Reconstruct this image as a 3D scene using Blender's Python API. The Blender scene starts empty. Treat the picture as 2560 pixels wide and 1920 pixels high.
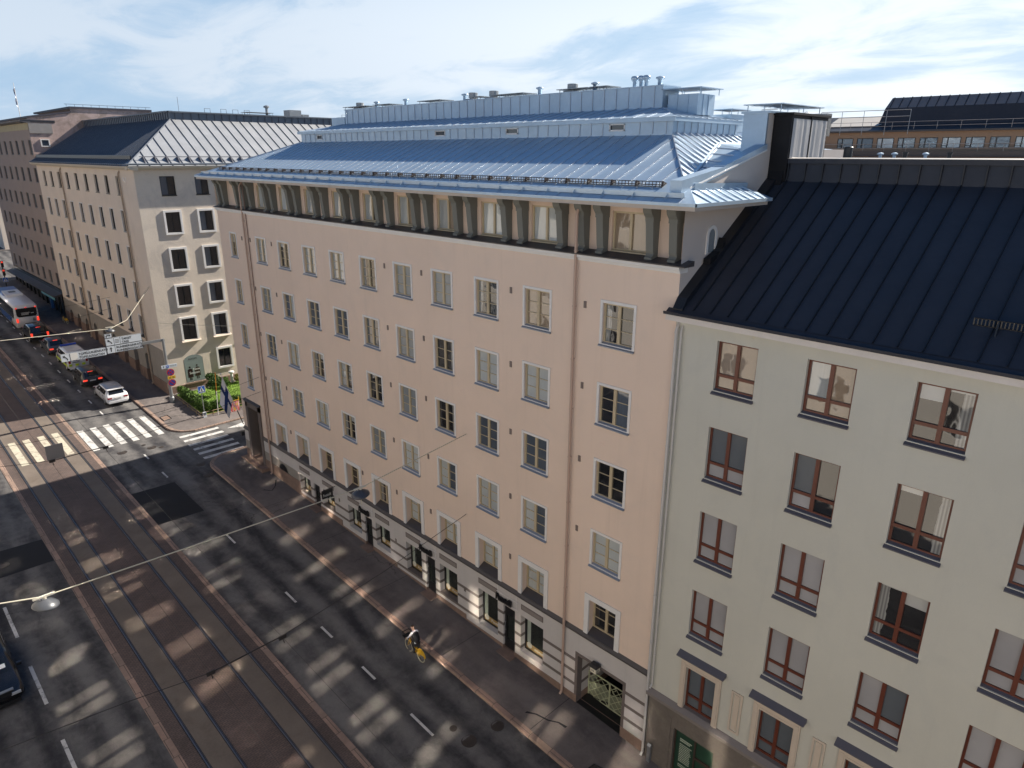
import bpy, bmesh, math, random
from mathutils import Vector, Matrix, Quaternion, noise as mnoise
random.seed(7)
R = math.radians
scene = bpy.context.scene
col = scene.collection

# ------------------------------------------------------------------ camera
yaw, pit, rol, FOC = R(45.33906946), R(-18.43239845), R(0.1960874), 1716.4352581828161
CAMP = Vector((-20.0, 0.0, 24.62))
f_ = Vector((math.cos(pit) * math.cos(yaw), math.cos(pit) * math.sin(yaw), math.sin(pit)))
r_ = f_.cross(Vector((0, 0, 1))).normalized()
u_ = r_.cross(f_)
r2 = r_ * math.cos(rol) + u_ * math.sin(rol)
u2 = u_ * math.cos(rol) - r_ * math.sin(rol)
cd = bpy.data.cameras.new('camera')
cam = bpy.data.objects.new('camera', cd)
col.objects.link(cam)
cam.matrix_world = Matrix(((r2.x, u2.x, -f_.x, CAMP.x), (r2.y, u2.y, -f_.y, CAMP.y), (r2.z, u2.z, -f_.z, CAMP.z), (0, 0, 0, 1)))
cd.sensor_width = 36.0
cd.lens = FOC / 2560 * 36.0
cd.clip_start, cd.clip_end = 0.1, 6000
scene.camera = cam

# ------------------------------------------------------------------ light
SUN_D = Vector((-1.33, 0.24, -1.0)).normalized()          # the way the light travels
s_ = -SUN_D
SUN_EL, SUN_ROT = math.asin(s_.z), math.atan2(s_.x, s_.y)
sl = bpy.data.lights.new('sun', 'SUN')
sl.energy, sl.angle, sl.color = 5.0, R(0.53), (1.0, 0.93, 0.82)
so = bpy.data.objects.new('sun', sl)
so.rotation_euler = SUN_D.to_track_quat('-Z', 'Y').to_euler()
so.location = (60, -10, 80)
col.objects.link(so)
EXPOSURE = 1.0
SKY_STRENGTH = 0.045
scene.view_settings.view_transform = 'Standard'
scene.view_settings.look = 'None'
scene.view_settings.exposure = EXPOSURE
scene.view_settings.gamma = 1.0
scene.cycles.max_bounces = 6
scene.cycles.diffuse_bounces = 4
scene.cycles.glossy_bounces = 3
scene.cycles.transparent_max_bounces = 6
scene.cycles.use_denoising = True
scene.cycles.blur_glossy = 0.0
scene.cycles.caustics_reflective = True
scene.cycles.sample_clamp_indirect = 0.0
scene.cycles.use_guiding = True            # finds the sunlight thrown down by the panes opposite
scene.cycles.use_surface_guiding = True
scene.cycles.use_volume_guiding = False

def nn(nt, typ, x=0, y=0, **kw):
    n = nt.nodes.new(typ)
    n.location = (x, y)
    for k, v in kw.items():
        setattr(n, k, v)
    return n

def math_n(nt, op, a, b=None, c=None, clamp=False):
    n = nt.nodes.new('ShaderNodeMath')
    n.operation = op
    n.use_clamp = clamp
    for i, v in enumerate((a, b, c)):
        if v is None:
            continue
        if isinstance(v, (int, float)):
            n.inputs[i].default_value = v
        else:
            nt.links.new(v, n.inputs[i])
    return n.outputs[0]

def mixc(nt, fac, a, b, mode='MIX'):
    n = nt.nodes.new('ShaderNodeMix')
    n.data_type = 'RGBA'
    n.blend_type = mode
    for sock, v in ((n.inputs[0], fac), (n.inputs[6], a), (n.inputs[7], b)):
        if isinstance(v, (int, float)):
            sock.default_value = v
        elif isinstance(v, tuple):
            sock.default_value = (*v[:3], 1)
        else:
            nt.links.new(v, sock)
    return n.outputs[2]

def ramp(nt, fac, stops):
    n = nt.nodes.new('ShaderNodeMapRange')
    n.interpolation_type = 'SMOOTHSTEP'
    n.inputs[1].default_value, n.inputs[2].default_value = stops
    nt.links.new(fac, n.inputs[0])
    return n.outputs[0]

def noise_n(nt, vec, scale, detail=4, rough=0.55, dist=0.0):
    n = nt.nodes.new('ShaderNodeTexNoise')
    n.inputs['Scale'].default_value = scale
    n.inputs['Detail'].default_value = detail
    n.inputs['Roughness'].default_value = rough
    n.inputs['Distortion'].default_value = dist
    if vec is not None:
        nt.links.new(vec, n.inputs['Vector'])
    return n.outputs[0]

def build_world():
    w = bpy.data.worlds.new('World')
    scene.world = w
    w.use_nodes = True
    nt = w.node_tree
    nt.nodes.clear()
    out = nn(nt, 'ShaderNodeOutputWorld', 1200)
    bg = nn(nt, 'ShaderNodeBackground', 1000)
    sky = nn(nt, 'ShaderNodeTexSky', 0, 200)
    sky.sky_type = 'NISHITA'
    sky.sun_disc = False
    sky.sun_elevation = SUN_EL
    sky.sun_rotation = SUN_ROT
    sky.altitude = 20
    sky.air_density, sky.dust_density, sky.ozone_density = 1.0, 0.5, 1.6
    tc = nn(nt, 'ShaderNodeTexCoord', -900)
    sep = nn(nt, 'ShaderNodeSeparateXYZ', -700)
    nt.links.new(tc.outputs['Generated'], sep.inputs[0])
    # clouds lie on a flat layer: direction divided by its height
    zc = math_n(nt, 'MAXIMUM', sep.outputs[2], 0.0)
    zz = math_n(nt, 'ADD', zc, 0.16)
    cx = math_n(nt, 'DIVIDE', sep.outputs[0], zz)
    cy = math_n(nt, 'DIVIDE', sep.outputs[1], zz)
    comb = nn(nt, 'ShaderNodeCombineXYZ', -300)
    nt.links.new(cx, comb.inputs[0])
    nt.links.new(cy, comb.inputs[1])
    mp = nn(nt, 'ShaderNodeMapping', -150)
    mp.inputs['Rotation'].default_value = (0, 0, R(-38))
    mp.inputs['Location'].default_value = (CLOUD_X, CLOUD_Y, 0)
    mp.inputs['Scale'].default_value = (1.0, 0.62, 1)
    nt.links.new(comb.outputs[0], mp.inputs[0])
    big = noise_n(nt, mp.outputs[0], 0.62, 3, 0.5, 0.3)
    fine = noise_n(nt, mp.outputs[0], 2.6, 9, 0.62, 0.5)
    cov = math_n(nt, 'ADD', math_n(nt, 'MULTIPLY', big, 0.72), math_n(nt, 'MULTIPLY', fine, 0.36))
    cl = ramp(nt, cov, (0.50, 0.60))
    haze = ramp(nt, cov, (0.38, 0.62))
    low = ramp(nt, zc, (0.36, 0.12))           # haze and cloud belong to the lower sky
    hor = ramp(nt, zc, (0.26, 0.0))
    # nearer to the sun the cloud is brighter
    dot = nn(nt, 'ShaderNodeVectorMath', -300, -300, operation='DOT_PRODUCT')
    nt.links.new(tc.outputs['Generated'], dot.inputs[0])
    dot.inputs[1].default_value = tuple(s_)
    glow = ramp(nt, dot.outputs['Value'], (0.10, 0.90))
    ccol = mixc(nt, glow, (8.0, 9.0, 10.2), (12.4, 13.0, 13.6))
    high = mixc(nt, 1.0, sky.outputs[0], (0.60, 0.93, 1.18), 'MULTIPLY')
    lowsky = mixc(nt, glow, (3.9, 6.2, 9.0), (5.0, 7.5, 10.2))
    base = mixc(nt, math_n(nt, 'MULTIPLY', low, 0.9), high, lowsky)
    c1 = mixc(nt, math_n(nt, 'MULTIPLY', hor, 0.6), base, mixc(nt, glow, (5.8, 7.5, 9.4), (7.6, 9.2, 10.9)))
    c2 = mixc(nt, math_n(nt, 'MULTIPLY', math_n(nt, 'MULTIPLY', haze, 0.5), low), c1, ccol)
    c3 = mixc(nt, math_n(nt, 'MULTIPLY', math_n(nt, 'MULTIPLY', cl, 0.85), math_n(nt, 'MULTIPLY', low, 0.8)), c2, ccol)
    nt.links.new(c3, bg.inputs[0])
    bg.inputs[1].default_value = SKY_STRENGTH
    nt.links.new(bg.outputs[0], out.inputs[0])
CLOUD_X, CLOUD_Y = 0.0, 0.0
build_world()

# ------------------------------------------------------------------ materials
MATS = {}
def mat(name, base, rough=0.7, metal=0.0, var=0.10, scale=1.2, fine=18.0, bump=0.0, spec=0.5, ior=None, stain=None, streak=0.0, gen=None, coat=0.0):
    if name in MATS:
        return MATS[name]
    m = bpy.data.materials.new(name)
    m.use_nodes = True
    nt = m.node_tree
    b = nt.nodes['Principled BSDF']
    b.inputs['Roughness'].default_value = rough
    b.inputs['Metallic'].default_value = metal
    b.inputs['Specular IOR Level'].default_value = spec
    if ior:
        b.inputs['IOR'].default_value = ior
    if coat:
        b.inputs['Coat Weight'].default_value = coat
        b.inputs['Coat Roughness'].default_value = 0.05
    g = nn(nt, 'ShaderNodeNewGeometry', -1200)
    pos = g.outputs['Position']
    n1 = noise_n(nt, pos, scale, 5, 0.6, 0.2)
    n2 = noise_n(nt, pos, fine, 3, 0.6)
    k = math_n(nt, 'ADD', math_n(nt, 'MULTIPLY', n1, 1.3), math_n(nt, 'MULTIPLY', n2, 0.7))
    k = math_n(nt, 'ADD', math_n(nt, 'MULTIPLY', math_n(nt, 'SUBTRACT', k, 1.0), 2 * var), 1.0)
    c = mixc(nt, 1.0, (*base,), k, 'MULTIPLY')
    if streak:      # rain streaks running down the wall
        mp = nn(nt, 'ShaderNodeMapping', -1000, -300)
        mp.inputs['Scale'].default_value = (1.6, 1.6, 0.09)
        nt.links.new(pos, mp.inputs[0])
        n3 = noise_n(nt, mp.outputs[0], 1.5, 6, 0.65)
        c = mixc(nt, math_n(nt, 'MULTIPLY', ramp(nt, n3, (0.50, 0.78)), streak), c, tuple(x * 0.55 for x in base))
    if stain:       # weathered spots with a colour of their own
        n4 = noise_n(nt, pos, stain[1], 6, 0.7, 0.6)
        c = mixc(nt, math_n(nt, 'MULTIPLY', ramp(nt, n4, stain[3]), stain[2]), c, stain[0])
    nt.links.new(c, b.inputs['Base Color'])
    if bump:
        bp = nn(nt, 'ShaderNodeBump', -200, -300)
        bp.inputs['Strength'].default_value = bump
        bp.inputs['Distance'].default_value = 0.02
        nt.links.new(n2, bp.inputs['Height'])
        nt.links.new(bp.outputs[0], b.inputs['Normal'])
    MATS[name] = m
    return m

def glass_mat(name, base, ior=1.9, wave=0.14, curtain=0.0, blind=False, rough=0.03):
    m = bpy.data.materials.new(name)
    m.use_nodes = True
    nt = m.node_tree
    b = nt.nodes['Principled BSDF']
    b.inputs['Roughness'].default_value = rough
    b.inputs['IOR'].default_value = ior
    g = nn(nt, 'ShaderNodeNewGeometry', -1000)
    oi = nn(nt, 'ShaderNodeObjectInfo', -1000, 300)
    pos = g.outputs['Position']
    n1 = noise_n(nt, pos, 0.9, 2, 0.5)
    k = math_n(nt, 'ADD', math_n(nt, 'MULTIPLY', oi.outputs['Random'], 0.45), math_n(nt, 'MULTIPLY', n1, 0.55))
    c = mixc(nt, k, tuple(x * 0.72 for x in base), tuple(min(1, x * 1.22) for x in base))
    if curtain:
        mp = nn(nt, 'ShaderNodeMapping', -900, -300)
        mp.inputs['Scale'].default_value = (14, 14, 0.4)
        nt.links.new(pos, mp.inputs[0])
        n3 = noise_n(nt, mp.outputs[0], 1.0, 3, 0.6)
        c = mixc(nt, math_n(nt, 'MULTIPLY', n3, curtain), c, tuple(x * 0.35 for x in base))
    if blind:
        sp = nn(nt, 'ShaderNodeSeparateXYZ', -900, -500)
        nt.links.new(pos, sp.inputs[0])
        w = math_n(nt, 'SINE', math_n(nt, 'MULTIPLY', sp.outputs[2], 160.0))
        c = mixc(nt, math_n(nt, 'MULTIPLY', math_n(nt, 'GREATER_THAN', w, 0.2), 0.25), c, tuple(x * 0.5 for x in base))
    nt.links.new(c, b.inputs['Base Color'])
    if wave:
        nz = noise_n(nt, pos, 2.2, 1, 0.4)
        bp = nn(nt, 'ShaderNodeBump', -200, -300)
        bp.inputs['Strength'].default_value = wave
        bp.inputs['Distance'].default_value = 0.03
        nt.links.new(nz, bp.inputs['Height'])
        nt.links.new(bp.outputs[0], b.inputs['Normal'])
    MATS[name] = m
    return m

def emit_mat(name, base, strength):
    m = bpy.data.materials.new(name)
    m.use_nodes = True
    b = m.node_tree.nodes['Principled BSDF']
    b.inputs['Base Color'].default_value = (*base, 1)
    b.inputs['Emission Color'].default_value = (*base, 1)
    b.inputs['Emission Strength'].default_value = strength
    MATS[name] = m
    return m

def road_mat(name, dark, light, tracks=True, cracks=True):
    m = bpy.data.materials.new(name)
    m.use_nodes = True
    nt = m.node_tree
    b = nt.nodes['Principled BSDF']
    b.inputs['Roughness'].default_value = 0.85
    b.inputs['Specular IOR Level'].default_value = 0.3
    g = nn(nt, 'ShaderNodeNewGeometry', -1400)
    pos = g.outputs['Position']
    sp = nn(nt, 'ShaderNodeSeparateXYZ', -1200)
    nt.links.new(pos, sp.inputs[0])
    mp = nn(nt, 'ShaderNodeMapping', -1200, -300)
    mp.inputs['Scale'].default_value = (1.0, 0.28, 1.0)
    nt.links.new(pos, mp.inputs[0])
    n1 = noise_n(nt, mp.outputs[0], 0.55, 6, 0.62, 0.4)       # long worn patches
    n2 = noise_n(nt, pos, 38.0, 3, 0.7)                       # stones in the asphalt
    n3 = noise_n(nt, pos, 1.7, 6, 0.68, 0.3)
    f = math_n(nt, 'ADD', math_n(nt, 'MULTIPLY', n1, 0.75), math_n(nt, 'MULTIPLY', n3, 0.35))
    if tracks:      # paler wheel paths along the lanes
        ph = math_n(nt, 'MULTIPLY', math_n(nt, 'ADD', sp.outputs[0], 5.95), 2 * math.pi / 1.5)
        wv = math_n(nt, 'MULTIPLY', math_n(nt, 'COSINE', ph), -0.075)
        f = math_n(nt, 'ADD', f, wv)
    f = ramp(nt, f, (0.34, 0.76))
    c = mixc(nt, f, dark, light)
    c = mixc(nt, 1.0, c, math_n(nt, 'ADD', math_n(nt, 'MULTIPLY', n2, 0.9), 0.55), 'MULTIPLY')
    if cracks:
        vo = nn(nt, 'ShaderNodeTexVoronoi', -900, -600)
        vo.feature = 'DISTANCE_TO_EDGE'
        vo.inputs['Scale'].default_value = 0.32
        wob = noise_n(nt, pos, 1.1, 5, 0.7)
        va = nn(nt, 'ShaderNodeVectorMath', -1000, -700, operation='ADD')
        cb = nn(nt, 'ShaderNodeCombineXYZ', -1100, -700)
        nt.links.new(math_n(nt, 'MULTIPLY', wob, 1.4), cb.inputs[0])
        nt.links.new(math_n(nt, 'MULTIPLY', noise_n(nt, pos, 0.9, 5, 0.7), 1.2), cb.inputs[1])
        nt.links.new(pos, va.inputs[0])
        nt.links.new(cb.outputs[0], va.inputs[1])
        nt.links.new(va.outputs[0], vo.inputs['Vector'])
        ck = ramp(nt, vo.outputs['Distance'], (0.009, 0.002))
        gate = ramp(nt, noise_n(nt, pos, 0.16, 2, 0.5), (0.56, 0.66))
        c = mixc(nt, math_n(nt, 'MULTIPLY', math_n(nt, 'MULTIPLY', ck, gate), 0.6), c, (0.008, 0.007, 0.007))
        sp2 = ramp(nt, noise_n(nt, pos, 0.9, 7, 0.75, 1.0), (0.66, 0.74))
        c = mixc(nt, math_n(nt, 'MULTIPLY', sp2, 0.55), c, tuple(x * 0.45 for x in dark))
    nt.links.new(c, b.inputs['Base Color'])
    bp = nn(nt, 'ShaderNodeBump', -200, -300)
    bp.inputs['Strength'].default_value = 0.25
    bp.inputs['Distance'].default_value = 0.01
    nt.links.new(n2, bp.inputs['Height'])
    nt.links.new(bp.outputs[0], b.inputs['Normal'])
    MATS[name] = m
    return m

def paver_mat(name, c1, c2, mortar, sx, sy):
    m = bpy.data.materials.new(name)
    m.use_nodes = True
    nt = m.node_tree
    b = nt.nodes['Principled BSDF']
    b.inputs['Roughness'].default_value = 0.8
    g = nn(nt, 'ShaderNodeNewGeometry', -1000)
    br = nn(nt, 'ShaderNodeTexBrick', -600)
    br.inputs['Color1'].default_value = (*c1, 1)
    br.inputs['Color2'].default_value = (*c2, 1)
    br.inputs['Mortar'].default_value = (*mortar, 1)
    br.inputs['Scale'].default_value = 1.0
    br.inputs['Mortar Size'].default_value = 0.012
    br.inputs['Brick Width'].default_value = sx
    br.inputs['Row Height'].default_value = sy
    nt.links.new(g.outputs['Position'], br.inputs['Vector'])
    n1 = noise_n(nt, g.outputs['Position'], 0.45, 6, 0.65, 0.4)
    n2 = noise_n(nt, g.outputs['Position'], 3.0, 5, 0.7)
    k = math_n(nt, 'ADD', math_n(nt, 'MULTIPLY', n1, 1.1), math_n(nt, 'MULTIPLY', n2, 0.7))
    c = mixc(nt, 1.0, br.outputs['Color'], math_n(nt, 'ADD', k, 0.1), 'MULTIPLY')
    nt.links.new(c, b.inputs['Base Color'])
    MATS[name] = m
    return m

def metal_sheet(name, base, rough, metal, var, spread=0.25, spec=0.5):
    """folded sheet metal: every sheet a little different, buckled between its seams"""
    m = mat(name, base, rough, metal, var, 0.8, 6.0, spec=spec)
    nt = m.node_tree
    b = nt.nodes['Principled BSDF']
    g = nn(nt, 'ShaderNodeNewGeometry', -1000, -500)
    nz = noise_n(nt, g.outputs['Position'], 1.6, 2, 0.5, 0.4)
    bp = nn(nt, 'ShaderNodeBump', -200, -300)
    bp.inputs['Strength'].default_value = spread
    bp.inputs['Distance'].default_value = 0.06
    nt.links.new(nz, bp.inputs['Height'])
    nt.links.new(bp.outputs[0], b.inputs['Normal'])
    n3 = noise_n(nt, g.outputs['Position'], 0.9, 4, 0.6)
    nt.links.new(math_n(nt, 'ADD', math_n(nt, 'MULTIPLY', n3, 0.3), rough - 0.15), b.inputs['Roughness'])
    return m

PINK = mat('pink_plaster', (0.70, 0.555, 0.455), 0.9, var=0.06, scale=0.28, fine=45, bump=0.15, spec=0.2, streak=0.13, stain=((0.62, 0.51, 0.43), 0.5, 0.35, (0.48, 0.70)))
PALEPINK = mat('pale_party_plaster', (0.52, 0.46, 0.42), 0.9, var=0.06, scale=0.6, fine=30, bump=0.1, spec=0.2)
PEACH = mat("peach_plaster", (0.62, 0.48, 0.385), 0.9, var=0.04, scale=0.6, fine=45, spec=0.2)
WHITE = mat('white_trim', (0.68, 0.66, 0.64), 0.7, var=0.06, scale=2.0, fine=20, spec=0.3)
GREYWHITE = mat('base_plaster', (0.50, 0.47, 0.45), 0.85, var=0.08, scale=0.7, fine=20, spec=0.2, streak=0.15)
BANDGREY = mat('grey_band_plaster', (0.15, 0.125, 0.115), 0.85, var=0.1, spec=0.2)
GRANITE = mat('red_granite', (0.23, 0.155, 0.12), 0.7, var=0.25, scale=3, fine=60, spec=0.3, stain=((0.07, 0.055, 0.05), 0.6, 0.6, (0.5, 0.75)))
LEDGE = mat('brown_ledge_metal', (0.058, 0.05, 0.05), 0.5, var=0.12)
BEIGEFRAME = mat('beige_window_paint', (0.44, 0.36, 0.235), 0.5, var=0.06)
SILLBLUE = mat('grey_sill_metal', (0.30, 0.32, 0.36), 0.4, metal=0.5, var=0.1)
BRACKET = mat('grey_bracket_paint', (0.150, 0.152, 0.136), 0.75, var=0.06, fine=30)
GALV = metal_sheet('galvanised_sheet', (0.40, 0.50, 0.60), 0.36, 0.32, 0.12, 0.12)
GALVSEAM = mat('galvanised_seam', (0.42, 0.46, 0.52), 0.45, metal=0.6, var=0.1)
DARKROOF = metal_sheet('dark_roof_sheet', (0.034, 0.036, 0.046), 0.46, 0.0, 0.16, 0.12, 0.28)
DARKSEAM = mat('dark_roof_seam', (0.009, 0.010, 0.014), 0.5, var=0.1)
DARKCAP = mat('brown_black_sheet', (0.012, 0.0115, 0.013), 0.6, var=0.15, spec=0.2)
SAGE = mat('sage_plaster', (0.500, 0.490, 0.435), 0.9, var=0.07, scale=0.3, fine=30, bump=0.1, spec=0.2, streak=0.10, stain=((0.43, 0.43, 0.40), 0.5, 0.35, (0.5, 0.7)))
REDWOOD = mat('red_brown_wood', (0.115, 0.030, 0.016), 0.38, var=0.15, scale=4, spec=0.5)
SILLGREY = mat('violet_grey_sill', (0.095, 0.090, 0.108), 0.5, var=0.1)
SURROUND = mat('cream_surround', (0.52, 0.44, 0.36), 0.8, var=0.06, scale=2)
STONEBASE = mat('dark_stone', (0.135, 0.115, 0.098), 0.75, var=0.3, scale=1.2, fine=9, stain=((0.22, 0.19, 0.15), 0.9, 0.5, (0.5, 0.7)))
CREAM = mat('cream_plaster', (0.66, 0.57, 0.485), 0.9, var=0.09, scale=0.5, fine=16, bump=0.2, spec=0.2, streak=0.22)
CREAMEND = mat('cream_roughcast', (0.62, 0.54, 0.455), 0.95, var=0.08, scale=0.6, fine=9, bump=0.6, spec=0.15, stain=((0.40, 0.36, 0.33), 0.35, 0.45, (0.48, 0.68)))
GREYBASE = mat('grey_base_plaster', (0.27, 0.245, 0.215), 0.85, var=0.12, streak=0.2)
BROWNWALL = mat('brown_plaster', (0.29, 0.235, 0.21), 0.9, var=0.1, scale=0.5, streak=0.2)
STAINWALL = mat('stained_party_wall', (0.44, 0.33, 0.30), 0.95, var=0.2, scale=1.0, stain=((0.24, 0.18, 0.15), 0.55, 0.8, (0.42, 0.62)), streak=0.35)
OCHRE = mat('ochre_frieze', (0.38, 0.33, 0.22), 0.9, var=0.15)
LIGHTROOF = metal_sheet('pale_tin_roof', (0.36, 0.365, 0.375), 0.5, 0.3, 0.16, 0.2)
BLUEROOF = metal_sheet('blue_grey_roof', (0.105, 0.125, 0.155), 0.55, 0.1, 0.1, 0.1)
BLACKF = mat('black_paint', (0.012, 0.012, 0.014), 0.35, var=0.1)
DARKBROWN = mat('dark_brown_wood', (0.055, 0.036, 0.027), 0.5, var=0.15)
TANWALL = mat('tan_render', (0.33, 0.22, 0.15), 0.9, var=0.05)
STEEL = mat('grey_steel', (0.30, 0.31, 0.32), 0.45, metal=0.6, var=0.1)
RAIL = mat('rail_steel', (0.20, 0.20, 0.21), 0.40, metal=0.8, var=0.1)
RUBBER = mat('rubber', (0.015, 0.015, 0.016), 0.8, var=0.1)
SKIN = mat('skin', (0.50, 0.30, 0.22), 0.6, var=0.05)
SNOWG = mat('rust_brown_guard', (0.040, 0.024, 0.020), 0.6, var=0.3, fine=40)
PAINTW = mat('road_paint', (0.56, 0.545, 0.52), 0.7, var=0.2, scale=3, stain=((0.16, 0.15, 0.15), 2.2, 0.8, (0.50, 0.64)))
PAINTY = mat('road_paint_worn', (0.50, 0.46, 0.36), 0.7, var=0.2, scale=3, stain=((0.25, 0.19, 0.15), 2.5, 0.7, (0.50, 0.64)))
ASPHALT = road_mat('asphalt', (0.030, 0.029, 0.033), (0.165, 0.155, 0.148))
PAVE = road_mat('pavement_asphalt', (0.092, 0.078, 0.075), (0.185, 0.158, 0.146), tracks=False)
PATCH = mat('fresh_asphalt', (0.007, 0.007, 0.009), 0.8, var=0.3, fine=40)
KERB = paver_mat('kerb_granite', (0.30, 0.20, 0.155), (0.23, 0.165, 0.13), (0.06, 0.05, 0.045), 0.34, 1.15)
SETTS = paver_mat('brown_setts', (0.128, 0.088, 0.074), (0.100, 0.072, 0.063), (0.060, 0.047, 0.042), 0.21, 0.105)
RAILCONC = mat('rail_concrete', (0.148, 0.120, 0.098), 0.85, var=0.28, scale=0.5, fine=14, stain=((0.10, 0.075, 0.055), 0.8, 0.5, (0.5, 0.7)))
SOIL = mat('ground_soil', (0.10, 0.09, 0.08), 0.95, var=0.2)

G_WHITE = glass_mat('pane_white_blind', (0.48, 0.51, 0.51), curtain=0.25)
G_GREY = glass_mat('pane_grey_blind', (0.24, 0.265, 0.28), curtain=0.3)
G_BLUE = glass_mat('pane_blue_grey', (0.085, 0.105, 0.135), curtain=0.4)
G_DARK = glass_mat('pane_dark_room', (0.014, 0.015, 0.018), wave=0.12, curtain=0.6)
G_MIRR = glass_mat('pane_reflecting', (0.36, 0.385, 0.39), ior=2.2, wave=0.16, curtain=0.4)
G_TAN = glass_mat('pane_tan_blind', (0.28, 0.215, 0.155), wave=0.12, curtain=0.2, blind=True)
G_FROST = glass_mat('pane_frosted', (0.33, 0.325, 0.335), ior=1.5, wave=0.15, rough=0.25)
G_FROSTB = glass_mat('pane_frosted_blue', (0.105, 0.118, 0.135), ior=1.5, wave=0.15, rough=0.2)
G_SHOP = glass_mat('pane_shop', (0.020, 0.024, 0.021), ior=1.7, wave=0.3, curtain=0.5)
def room_mat(name, ior=1.9, wave=0.12, hmax=1.9, light=(0.46, 0.46, 0.44)):
    """a dim room with a roller blind let down to some height and a curtain at one side"""
    m = glass_mat(name, (0.02, 0.02, 0.022), ior=ior, wave=wave)
    nt = m.node_tree
    b = nt.nodes['Principled BSDF']
    tc = nn(nt, 'ShaderNodeTexCoord', -1400)
    sp = nn(nt, 'ShaderNodeSeparateXYZ', -1200)
    nt.links.new(tc.outputs['Object'], sp.inputs[0])
    oi = nn(nt, 'ShaderNodeObjectInfo', -1400, 300)
    rnd = oi.outputs['Random']
    r2_ = math_n(nt, 'FRACT', math_n(nt, 'MULTIPLY', rnd, 7.31))
    r3_ = math_n(nt, 'FRACT', math_n(nt, 'MULTIPLY', rnd, 23.7))
    lim = math_n(nt, 'ADD', math_n(nt, 'MULTIPLY', r2_, hmax * 1.1), 0.15)
    side = math_n(nt, 'SIGN', math_n(nt, 'SUBTRACT', r3_, 0.5))
    lim = math_n(nt, 'ADD', lim, math_n(nt, 'MULTIPLY', math_n(nt, 'GREATER_THAN', math_n(nt, 'MULTIPLY', sp.outputs[1], side), 0.0), 0.35))
    blind = math_n(nt, 'GREATER_THAN', sp.outputs[2], lim)
    cur = math_n(nt, 'GREATER_THAN', math_n(nt, 'MULTIPLY', sp.outputs[1], side), math_n(nt, 'ADD', 0.28, math_n(nt, 'MULTIPLY', noise_n(nt, tc.outputs['Object'], 2.0, 2), 0.2)))
    fold = math_n(nt, 'ADD', math_n(nt, 'MULTIPLY', math_n(nt, 'SINE', math_n(nt, 'MULTIPLY', sp.outputs[1], 70.0)), 0.25), 0.7)
    old = b.inputs['Base Color'].links[0].from_socket
    c = mixc(nt, math_n(nt, 'MULTIPLY', cur, fold), old, tuple(x * 0.7 for x in light))
    tone = mixc(nt, rnd, light, (0.26, 0.28, 0.30))
    c = mixc(nt, blind, c, tone)
    nt.links.new(c, b.inputs['Base Color'])
    return m
G_ROOM = room_mat('pane_room_with_blind')
G_CAR = glass_mat('pane_car', (0.010, 0.011, 0.013), ior=1.6, wave=0.0)

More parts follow.
